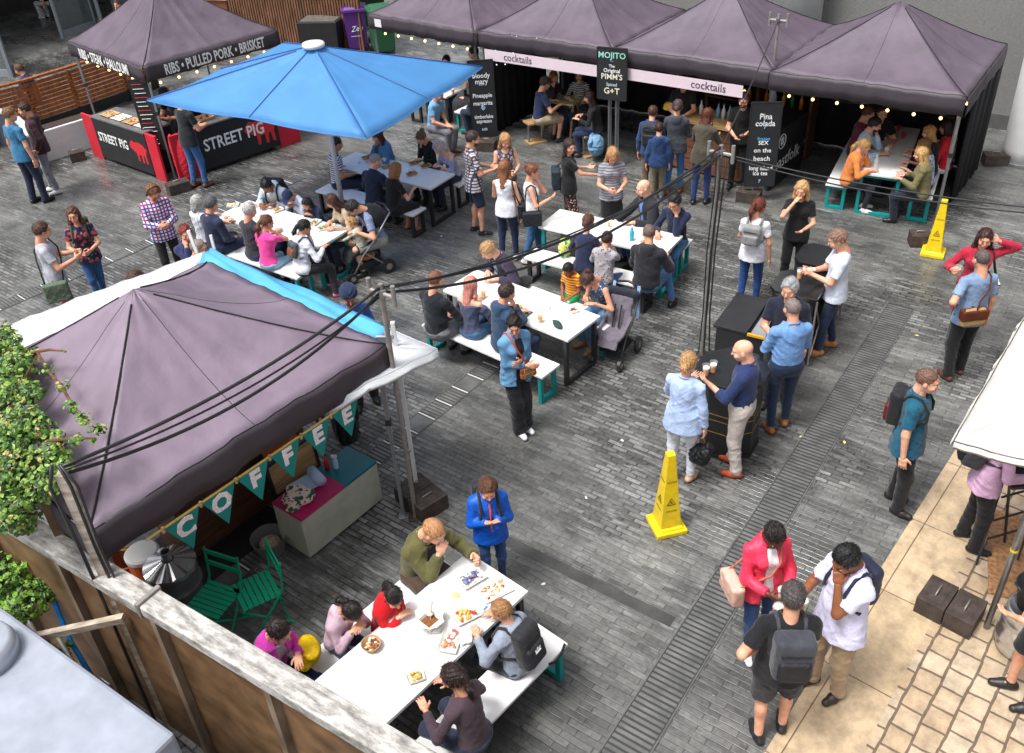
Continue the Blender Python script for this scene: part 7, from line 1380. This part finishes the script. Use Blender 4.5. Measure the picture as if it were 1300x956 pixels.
# ---- table D
pp(27, 'man in blue and white striped t-shirt sitting sideways under the parasol', (426, 174), 1.78, 10, 'sit', lean=5, sk='t', hair=('crop', '2a2220'), top=('tee', 'e6e8ee', ('stripes', '2a3a66')), bot=('trousers', '1e2a44'), Lh='hold', Rh='hold', hy=20, group=GD)
pp(28, 'long haired brunette in denim jacket across the table from the striped man', (478, 165), 1.66, FB-30, 'sit', lean=14, fem=True, hair=('long', '4a201a'), top=('jacket', '4a7498'), inner='1f6a5a', Lh='table', Rh='chin', group=GD)
pp(29, 'bald man in dark navy suit seen from behind beside the woman in black', (476, 196), 1.76, NB+5, 'sit', lean=12, sk='f', hair=('crop', 'a09088'), top=('jacket', '20283c'), bot=('trousers', '20283c'), Rh='table', Lh='table', hy=-30, group=GD)
pp(30, 'fair haired woman in black top with crossed legs on the near bench', (502, 207), 1.64, NB-10, 'sit', lean=14, fem=True, hair=('bob', '9a6a40'), top=('tee', '17171a'), bot=('skirt', '17171a', .4), shoe='a07058', Lh='chin', Rh='table', group=GD)
pp(31, 'young woman in black with her hair tied up, facing the camera', (534, 167), 1.66, FB, 'sit', lean=12, fem=True, hair=('bun', '6a4a34'), top=('long', '15171a'), Lh='tablein', Rh='chin', hp=32, group=GD)
pp(32, 'woman with silver hair in lilac off the shoulder top', (556, 180), 1.62, FB-18, 'sit', lean=22, fem=True, sk='f', hair=('bob', 'c0aaa8'), top=('off', '9a9cb8'), Lh='tablein', Rh='tablein', hp=32, hy=-15, group=GD)
# ---- standing group, centre top
pp(33, 'man in checked shirt and navy shorts with his back half turned', (600, 167), 1.8, 10, hair=('short', '3a2c26'), beard=True, top=('shirt', 'c8c4c8', ('plaid', '3a3c52', '5a3a48'), 'ss'), bot=('shorts', '1c2440'), shoe='1a1a1c', sole='e8e8e8', Lh='hold', Rh='hold', hy=-10, group=GS)
pp(34, 'blonde woman in flowery strappy dress holding a plate of orange food', (641, 170), 1.66, -75, fem=True, sk='f', hair=('long', 'b88a58'), top=('tank', '4a4658', ('floral', 'c0a8a0', '8a7890')), bot=('skirt', '4a4658', ('floral', 'c0a8a0', '8a7890'), .5), Lh='hold', Rh='hold', lp='grip', rp='flat', hp=25, group=GS)
pp(35, 'woman with long brown hair in white sleeveless top and navy jeans, back to us', (640, 204), 1.68, 70, fem=True, hair=('long', '8a5a3c'), top=('tank', 'e4e6ee'), bot=('jeans', '1b2848'), shoe='dcdcdc', Lh='hold', Rh='down', group=GS)
bag(PP[35], 'black shoulder bag on the woman in white top and navy jeans', '1e2228', -1, (.1, .26, .24), .02, False)
pp(36, 'young woman in white sleeveless blouse and rolled blue jeans, seen side on', (676, 209), 1.64, 0, fem=True, hair=('bun', '7a4a38'), top=('tank', 'e2e2e6'), bot=('jeans', '34628e'), shoe='d8d0cc', Lh='chin', Rh=(.28, -.12, 1.12), hp=10, group=GS, feet=((.1, .05, 0), (-.15, -.08, 0)))
bag(PP[36], 'black handbag on the hip of the woman in the white blouse', '20242a', -1, (.12, .3, .24), -.0, False, name='handbag')
pp(37, 'dark haired woman in black top and spotted trousers passing a plate', (723, 177), 1.68, 0, fem=True, hair=('long', '33211c'), top=('tee', '151518'), bot=('wide', '1a1418', ('dots', 'c8b0a0', 'a03a38')), Lh='hold2', Rh='fwd', hy=-60, group=GS)
bag(PP[37], 'large dark teal shoulder bag on the woman in spotted trousers', '28343c', 1, (.14, .32, .34), .1, False, dx=-.1)
pp(38, 'blonde woman in glasses, grey striped t-shirt and short black pinafore', (778, 188), 1.7, -88, fem=True, hair=('long', 'b0845a'), top=('tee', '9a9aa2', ('stripes', '6a6a74')), bot=('skirt', '101012', .42), shoe='15151a', Lh='hold', Rh='hold', lp='flat', rp='grip', hp=32, glasses=True, group=GS)
# ---- table A
pp(39, 'bald man in black jacket and blue shirt facing the camera', (817, 229), 1.8, FB-35, 'sit', lean=10, sk='f', hair=('bald', '8a7a70'), top=('jacket', '24262c'), inner='5a86c8', bot=('jeans', '3a5a86'), Lh='table', Rh='reach', group=GA, w=1.08)
pp(40, 'dark haired man in navy jumper and glasses at the right of the table', (857, 247), 1.78, FB+5, 'sit', lean=10, hair=('short', '1e1a1a'), top=('long', '1d2540'), bot=('jeans', '3a5f8c'), shoe='22242a', Rh='table', Lh='chin', glasses=True, group=GA, hp=18, feet=((.5, .12, 0), (.4, -.1, 0)))
pp(41, 'long haired person in navy top sitting left on the near bench', (747, 273), 1.66, NB+5, 'sit', lean=14, hair=('lowbun', '5a382c'), fem=True, top=('long', '232c4a'), bot=('trousers', '20242e'), Lh='table', Rh='table', group=GA)
pp(42, 'boy in pale spotted hoodie between the navy top and the hooded man', (771, 295), 1.42, NB+5, 'sit', lean=8, hair=('short', '3a2c26'), top=('hoodie', 'a8a6aa', ('dots', '7a3a48')), bot=('jeans', '3a5a86'), Lh='table', Rh='chin', group=GA)
pp(43, 'balding man in charcoal hooded jacket seen from behind, jeans', (824, 286), 1.8, NB+12, 'sit', lean=6, hair=('crop', '6a5a52'), top=('jacket', '26272e', 'hood'), bot=('jeans', '45719e'), shoe='1e1e22', Lh='tablein', Rh='table', hy=25, group=GA, w=1.1, feet=((.42, .1, 0), (.35, -.28, 0)))
# ---- table B
pp(44, 'little boy in yellow and red striped t-shirt and green shorts', (721, 335), 1.12, FB, 'sit', lean=6, sk='b', hair=('short', '17110f'), top=('tee', 'e0b828', ('stripes', 'c03a28')), bot=('shorts', '1fa058'), shoe='303030', Lh='lap', Rh='lap', hp=30, group=GB_, seat=.45)
pp(45, 'woman in blue patterned sleeveless dress bending over the table', (746, 346), 1.66, FB-20, 'sit', lean=30, fem=True, sk='r', hair=('bun', '4a322a'), top=('tank', '32445e', ('dots', 'a8b4c4')), bot=('jeans', '5a86b0'), shoe='9a6a4a', Lh='table', Rh='tablein', hp=38, group=GB_)
pp(46, 'fair haired man in purple blazer leaning across the table', (619, 308), 1.78, FB-15, 'sit', lean=30, hair=('short', 'b08a60'), sk='f', top=('jacket', '3c3348'), inner='8fb4dc', bot=('trousers', '22222a'), Lh='table', Rh='tablein', hp=22, hy=-20, group=GB_)
pp(47, 'broad man in black jumper seen from behind on the near bench', (552, 345), 1.8, NB, 'sit', lean=3, hair=('crop', '7a5038'), top=('long', '1c2028'), bot=('trousers', '6a6a6e'), Lh='lap', Rh='table', group=GB_, w=1.1)
pp(48, 'woman with long pink hair and blue grey off shoulder top', (597, 352), 1.64, NB+3, 'sit', lean=4, fem=True, hair=('long', 'd08a7c'), sk='f', top=('off', '4c5470'), bot=('jeans', '40648c'), Lh='table', Rh='table', group=GB_)
pp(49, 'dark haired man in blue hooded jacket with his hand to his mouth', (643, 361), 1.78, NB-20, 'sit', lean=8, hair=('short', '3a2c28'), top=('jacket', '2c4664', 'hood'), bot=('jeans', '2c3a56'), Lh='table', Rh='chin', hy=0, group=GB_)
pp(50, 'dark haired woman in denim shirt with folded arms and white trainers', (652, 402), 1.66, -60, fem=True, hair=('bun', '17100f'), top=('jacket', '5f90b8'), inner='20242c', bot=('wide', '131318'), shoe='e6e6ea', sole='f0f0f0', Lh='cross', Rh='cross', hp=15, hy=-30, group=GS, lean=3, feet=((.05, .06, 0), (.1, -.04, 0)))
bag(PP[50], 'small multicoloured woven bag on the woman in denim', 'c84a28', 1, (.06, .22, .16), .05, True, pat=('plaid', '2f7a6a', 'e0a030'), dark='c05030', dx=.1)
pp(51, 'man in dark blue turban and blue top behind the blue tarpaulin', (441, 365), 1.74, -75, sk='t', hair=('turban', '1c2a48'), hatc=('turban', '1e2c4a'), beard=True, top=('long', '2f5aa8'), bot=('trousers', '3a1f26'), shoe='17171a', hp=20, group=GS)
# ---- under the top tents
pp(53, 'man in pale blue t-shirt and grey trousers squatting on the dark bench', (556, 112), 1.76, -30, 'sit', lean=16, hair=('short', '5a4230'), top=('tee', '6fa4cc'), bot=('trousers', '6a6a70'), shoe='7a5238', Rh='knee', Lh='lap', group='people under the top centre tent')
pp(54, 'person in dark jacket in the shade left of the bloody mary board', (602, 92), 1.7, 150, 'sit', lean=12, hair=('short', '3a2a24'), top=('jacket', '17181e'), Lh='table', group='people under the top centre tent')
pp(55, 'dark haired person at the far end of the shaded table', (566, 71), 1.7, -110, 'sit', hair=('short', '2a1a16'), top=('tee', '2a3040'), Lh='table', Rh='table', group='people under the top centre tent')
pp(56, 'person in dark teal top standing in the deep shade', (600, 60), 1.74, 180, hair=('short', '1a1412'), top=('long', '16303e'), group='people under the top centre tent')
GT = 'people at the little trestle table'
pp(57, 'man in grey cap, navy t-shirt and khaki shorts at the trestle table', (692, 98), 1.78, 20, 'sit', lean=12, hair=('short', '4a3a30'), hatc=('cap', '5a4a48'), top=('tee', '1d2848'), bot=('shorts', 'a8987c'), shoe='22242a', Lh='table', Rh='table', group=GT)
pp(58, 'woman with reddish hair behind the man in the grey cap', (703, 91), 1.64, -60, 'sit', fem=True, hair=('long', 'a0552f'), top=('long', '2a2a30'), Lh='table', Rh='chin', group=GT, lean=10)
pp(59, 'person in zebra striped top at the back of the trestle table', (735, 88), 1.66, -100, 'sit', fem=True, hair=('bob', '3a2a20'), top=('long', '1a1a1c', ('zebra', 'd8d4c8')), Lh='table', Rh='table', group=GT)
pp(60, 'woman in black reading beside the denim jacket on her stool', (748, 116), 1.66, 165, 'sit', lean=12, fem=True, hair=('long', '3a2620'), top=('long', '17171a'), bot=('jeans', '22304c'), Lh='table', Rh='tablein', group=GT)
lump('denim_jacket', 'light denim jacket draped over the stool behind the woman in black', 'jacket', G(757, 182, .35)-UP*.2, (.2, .16, .22), cloth('6f98b8'), 21, 1.0, .012)
GBAR = 'people queuing at the bar'
pp(61, 'taller boy in blue hoodie with a speckled backpack at the bar', (829, 135), 1.6, 70, hair=('short', '4a3020'), top=('hoodie', '233a66'), bot=('trousers', '6a5a4a'), group=GBAR)
backpack(PP[61], 'dark speckled backpack on the taller boy at the bar', '24262e', (.15, .28, .4), pat=('dots', '4a4c58'))
pp(62, 'smaller boy in blue hooded jacket and khaki trousers at the bar', (837, 156), 1.38, 80, hair=('short', '3a2218'), top=('hoodie', '24406c'), bot=('trousers', '7a705e'), shoe='3a6a9a', group=GBAR)
pp(63, 'person in dark grey hoodie, blue jeans and tan boots at the bar', (861, 127), 1.7, 70, fem=True, hair=('lowbun', '4a3a3a'), top=('hoodie', '3c4148'), bot=('jeans', '3f70aa'), shoe='8a4e28', Lh='hold', Rh='hold', group=GBAR)
pp(64, 'woman with long brown hair and olive jacket leaning on the bar', (899, 138), 1.68, 60, fem=True, hair=('long', '5a3020'), top=('jacket', '4a4438'), bot=('jeans', '1f3566'), shoe='1a1a1c', Lh='fwd', Rh='fwd', lean=12, group=GBAR)
pp(65, 'bartender in black t-shirt at the right of the bar', (945, 118), 1.78, -110, lean=12, hair=('short', '3a1e16'), beard=True, top=('tee', '141416'), bot=('trousers', '141416'), Lh='fwd', Rh='hold')
pp(66, 'bartender in the shadows between yellow crates and bottles', (868, 96), 1.74, -110, lean=5, hair=('short', '2a1c16'), top=('tee', '1c1c20'), bot=('trousers', '141416'), Lh='hold', Rh='hold')
GH = 'people at the far right tent table'
pp(67, 'person in maroon shirt at the far left of the right tent table', (1104, 136), 1.74, -30, 'sit', lean=10, hair=('short', '5a3a2a'), top=('long', '6a2c3c'), Lh='table', Rh='chin', group=GH)
pp(68, 'bearded man in pale blue shirt at the right tent table', (1112, 150), 1.76, -30, 'sit', lean=14, hair=('short', '2a2220'), beard=True, top=('shirt', 'b4cce0'), Lh='chin', Rh='table', group=GH)
pp(69, 'fair haired girl in orange jacket at the right tent table', (1099, 177), 1.6, -20, 'sit', lean=16, fem=True, hair=('pony', 'b8905a'), top=('jacket', 'd07a3c'), bot=('jeans', '22262e'), shoe='d8d4cc', Lh='chin', Rh='table', group=GH)
pp(70, 'man in black at the far end of the right tent table', (1122, 134), 1.8, -100, 'sit', lean=5, hair=('short', '3a2a20'), top=('tee', '15161c'), Lh='table', Rh='table', group=GH)
pp(71, 'blonde woman in black top on the right of the tent table', (1181, 160), 1.66, 148, 'sit', lean=12, fem=True, hair=('long', 'b88a50'), top=('long', '17171b'), bot=('jeans', '2a3a56'), Lh='table', Rh='table', group=GH)
pp(72, 'woman with brown hair in pale floral top on the right bench', (1174, 176), 1.64, 148, 'sit', lean=14, fem=True, hair=('long', '7a5438'), top=('tee', 'b8bccc', ('floral', '6a7aa0')), Lh='table', Rh='table', group=GH)
pp(73, 'long blonde haired woman in olive jacket and black sandals', (1171, 187), 1.66, 150, 'sit', lean=10, fem=True, hair=('long', 'c09a62'), top=('jacket', '6a6440'), bot=('trousers', '1c2230'), shoe='1a1a1c', Lh='table', Rh='tablein', group=GH)
pp(74, 'dark haired woman in red jacket and white trousers at the tent edge', (1203, 154), 1.66, 150, 'sit', lean=4, fem=True, sk='t', hair=('bob', '2a1a16'), top=('jacket', 'd0202c'), bot=('trousers', 'dcdce0'), Lh='table', Rh='lap', group=GH)
pp(75, 'dark haired person in white top behind the woman in red', (1207, 148), 1.66, 155, 'sit', fem=True, sk='t', hair=('bob', '1a1412'), top=('long', 'd8d8e0'), group=GH, lean=6, Lh='table', Rh='table')
# ---- right side
pp(76, 'blonde woman in black with pink hairband drinking from a white cup', (1019, 231), 1.68, -110, fem=True, hair=('long', 'c09868'), top=('tee', '131316'), bot=('trousers', '141416'), shoe='1a1a1c', Rh='mouth', Lh='hold', rp='grip', hy=-10, hp=12, group=GS)
pp(77, 'woman with auburn ponytail in white t-shirt and blue jeans, back to us', (965, 253), 1.66, 60, fem=True, hair=('highpony', '6a3222'), top=('tee', 'e4e4e8'), bot=('jeans', '1e4580'), shoe='c8ccd4', sole='f0f0f0', Lh='hold', Rh='down', hy=-25, group=GS)
backpack(PP[77], 'grey leather backpack slung low on the ponytail woman', '8a8a8a', (.13, .26, .3))
pp(78, 'man in white polo shirt and dark jeans checking his phone', (1065, 293), 1.78, 170, hair=('short', '8a6a5a'), top=('tee', 'd2dae8', 'ss'), bot=('jeans', '1e2c4a'), shoe='b4743c', sole='e8e0d0', Lh='phone', Rh='phone', lp='grip', rp='flat', hp=22, group=GS, w=1.04, feet=((.1, .1, 0), (-.1, -.12, 0)))
hold_phone(PP[78], 0, 'white phone held by the man in the white polo shirt', 'e0e0e4')
pp(79, 'grey haired man in navy polo shirt facing the camera', (1004, 355), 1.76, -115, hair=('short', '9a9a9c'), top=('tee', '1c2032', 'ss'), bot=('trousers', '20242e'), Lh='down', Rh='hold', group=GS, w=1.12, hy=-10)
pp(80, 'man in sky blue shirt and dark jeans seen from behind', (1007, 380), 1.76, 95, hair=('crop', '7a6e68'), top=('shirt', '6a94c8', 'tuck'), bot=('jeans', '1c2c48'), shoe='8a5a34', Lh='hold', Rh='hold', group=GS, w=1.12, hy=5)
pp(81, 'bald man in navy shirt and stone trousers at the barrel table', (944, 433), 1.74, 150, sk='f', hair=('bald', 'a08a80'), top=('shirt', '22335e', 'roll', 'tuck'), bot=('trousers', 'bcb2ac'), shoe='a8431c', Lh='hold2', Rh='pocket', lp='relax', group=GS, w=1.1, hy=15, hp=15)
pp(82, 'woman in pale blue blouse and white trousers holding a black handbag', (875, 449), 1.68, 55, fem=True, hair=('lowbun', 'b0895a'), top=('shirt', 'a9bfe4'), bot=('jeans', 'd4d8e4'), shoe='c09a82', Lh='hold2', Rh='down', group=GS, w=1.12)
i_ = PP[82]; g_ = i_['grips'][1]; lump('handbag', 'soft black handbag hanging from the hand of the woman in the blue blouse', 'handbag', g_-UP*.42, (.13, .09, .15), cloth('1a1c20', rough=.45), 31, .9, .01)
g = MB(); g.tube([g_-UP*.18+Vector((-.06, 0, 0)), g_+UP*.02, g_-UP*.18+Vector((.06, 0, 0))], .009, 6); tag(g.build('bag_handle', cloth('c07028'), smooth=True), 'tan leather handle loop of the hanging black handbag', 'handle')
pp(83, 'long haired woman in red coat and white top holding a plastic cup', (1253, 292), 1.68, -110, fem=True, hair=('long', '3a1c18'), top=('coat', 'a81e38'), inner='e0e0e4', bot=('jeans', '22262e'), shoe='222226', Lh='head', Rh=(.25, -.32, 1.2), rp='grip', group=GS, hp=12)
hold_cup(PP[83], 1, 'plastic cup of pale drink held by the woman in the red coat', fill=.7, col=mat('peach', (.75, .4, .25), .3), foam=False, grp=None); bag(PP[83], 'black and white striped bag on the woman in the red coat', 'e0e0dc', 1, (.08, .28, .2), .0, False, pat=('stripes', '16161a'))
pp(84, 'man in grey blue t-shirt and black trousers with a satchel, back to us', (1249, 318), 1.76, 95, hair=('crop', '5a504c'), top=('tee', '7a92b2', 'ss'), bot=('trousers', '16161a'), shoe='5a3626', Lh='hip', Rh='down', group=GS, w=1.05)
bag(PP[84], 'tan canvas satchel with brown leather flap across his back', 'a88a5c', 1, (.1, .3, .22), .06, True, 'satchel', '5a2a1c', dx=-.1)
pp(85, 'man in teal short sleeved shirt and black trousers standing alone', (1181, 471), 1.76, -35, hair=('crop', '6a4e40'), sk='f', top=('shirt', '11556e', 'ss'), bot=('trousers', '141418'), shoe='241c1a', Lh='down', Rh='down', group=GS, w=1.1, hp=8)
backpack(PP[85], 'black and red backpack on the man in teal', '1a1a1e', (.14, .27, .4), '6a1620')
pp(86, 'person in lilac shirt and black trousers under the cream canopy', (1306, 524), 1.72, -20, hair=('short', '3a2a20'), top=('shirt', 'd0a8c8'), bot=('trousers', '141418'), Lh='hold', Rh='hold', lean=14, shoe='17171a')
backpack(PP[86], 'grey hiking backpack on the person in lilac', '34343a', (.2, .32, .48), '1e1e22')
pp(87, 'woman in coral pink jacket looking down at her drink', (985, 668), 1.62, -80, fem=True, sk='d', hair=('short', '17100e'), top=('jacket', 'e83a58', 'shiny'), inner='e8e8ea', bot=('jeans', '1c3a66'), shoe='e0d8dc', sole='f0f0f0', Lh='hold', Rh='hold', lp='grip', rp='grip', hp=32, group='people drinking at the bottom right')
hold_cup(PP[87], 0, 'white lidded cup held by the woman in the coral jacket', fill=.95, col=PAPER, foam=False, cm=PAPER, grp=None)
bag(PP[87], 'pale pink handbag on the hip of the woman in the coral jacket', 'd0a898', -1, (.12, .3, .22), .0, True, 'handbag', name='handbag', dark='b06a58')
pp(88, 'grey haired man in black t-shirt seen from behind at the bottom right', (1009, 743), 1.76, 85, hair=('short', '4a4442'), top=('tee', '17181c', 'ss'), bot=('shorts', '2a2a2e'), Lh='hip', Rh='hold', rp='grip', group='people drinking at the bottom right', w=1.12, hy=-10)
backpack(PP[88], 'dark grey backpack on the man in black at the bottom right', '3a3c44', (.18, .3, .42), '24252a'); hold_cup(PP[88], 1, 'pint held in front by the man in black at the bottom right', grp=None)
pp(89, 'black haired man in pale lilac shirt drinking at the bottom right', (1077, 696), 1.78, 200, sk='b', hair=('short', '0d0c0e'), top=('shirt', 'd2d2ee', 'ss'), bot=('trousers', 'a08a6c'), shoe='2a2420', Lh='mouth', Rh='hold2', lp='relax', rp='grip', hp=30, group='people drinking at the bottom right', w=1.16)
hold_cup(PP[89], 1, 'pint of cloudy beer held by the black haired man in lilac', col=mat('cloudy', (.75, .55, .2), .3), grp=None); backpack(PP[89], 'navy backpack on the black haired man in lilac', '1c2036', (.12, .26, .4))
g = MB(); w_ = PP[89]['wr'][0]; 
pp(90, 'person in pale blue top at the bottom right corner', (1362, 705), 1.72, 170, hair=('short', '4a3428'), top=('tee', 'a8b8c8'), bot=('shorts', '20242a'), Rh='down', Lh='hold')
# ---- bottom table
pp(91, 'boy in bright blue jacket with orange zip standing at the table corner', (618, 610), 1.42, -80, hair=('short', '5a3a28'), top=('jacket', '1458c0', 'shiny'), bot=('jeans', '2a4a7a'), shoe='303036', Lh=(.2, .05, 1.0), Rh=(.2, -.05, 1.0), lp='flat', rp='flat', hp=25, group=GS)
i_ = PP[91]; g = MB(); P_ = [W(i_, i_['P2']+i_['Rc'] @ (np.array([.105+.02, 0, z])*i_['s'])) for z in (.1, 0, -.1, -.2, -.28)]; P_ = [Vector(i_['P2']+i_['Rc'] @ (np.array([x, 0, z])*i_['s'])) for x, z in ((.125, .12), (.15, .03), (.145, -.08), (.14, -.18), (.142, -.3))]; g.tube(P_, .008, 5); z_ = g.build('zip', mat('orange_zip', (.8, .12, .02), .4), i_['root'])
backpack(PP[91], 'dark backpack with black straps on the boy in the blue jacket', '20242e', (.13, .26, .38))
pp(92, 'fair haired man in olive jacket eating at the head of the bottom table', (549, 662), 1.82, -45, 'sit', lean=24, hair=('crop', 'b08058'), sk='f', top=('jacket', '5c5a34'), inner='2a2c34', bot=('trousers', '4a3a30'), Lh=(.5, .25, .85), Rh='mouth', rp='point', lp='grip', hy=15, hp=22, group=GE, w=1.05)
pp(93, 'girl in red jacket with a black ponytail leaning her head on her hand', (498, 749), 1.3, -35, 'sit', lean=20, fem=True, hair=('highpony', '17100f'), top=('jacket', 'c8101c'), bot=('jeans', '2a3a5a'), Lh='chin', Rh='tablein', hy=-20, hp=25, group=GE)
pp(94, 'girl in shiny silver pink jacket bent over her bowl', (444, 767), 1.35, -35, 'sit', lean=24, fem=True, hair=('highpony', '1a1412'), top=('jacket', 'c0a4b4', 'shiny', 'hood'), bot=('jeans', '2a3a5a'), Lh='tablein', Rh='tablein', hp=35, group=GE)
pp(95, 'woman with short dark hair in magenta jacket at the fence', (351, 790), 1.6, -30, 'sit', lean=20, fem=True, hair=('short', '1f1513'), top=('jacket', 'c83aa8'), inner='8a8a92', bot=('jeans', '1c2c50'), Lh='tablein', Rh='table', hy=10, hp=20, group=GE)
lump('yellow_bag', 'bright yellow shopping bag in the lap of the woman in magenta', 'bag', G(392, 835, .6), (.15, .12, .12), cloth('e8c010', rough=.35), 14, 1.0, .01)
pp(96, 'fair haired boy in grey hoodie and black backpack, back to the camera', (635, 765), 1.45, 142, 'sit', lean=12, hair=('short', '9a7048'), top=('hoodie', '8a94a4'), bot=('trousers', '2a2c34'), Lh='table', Rh='table', hy=10, group=GE)
backpack(PP[96], 'black backpack with a white three leaf emblem on the boy in grey', '26272b', (.14, .27, .4), '2c2d32', logo=True)
pp(97, 'dark haired woman whose head shows at the bottom edge of the picture', (573, 848), 1.62, 142, 'sit', lean=12, fem=True, hair=('highpony', '2a1c1a'), top=('long', '4a3a44'), Lh='table', Rh='table', group=GE)
for o in list(bpy.data.objects):
    if o.type == 'MESH' and len(o.data.vertices) == 0: print('EMPTY', o.name)
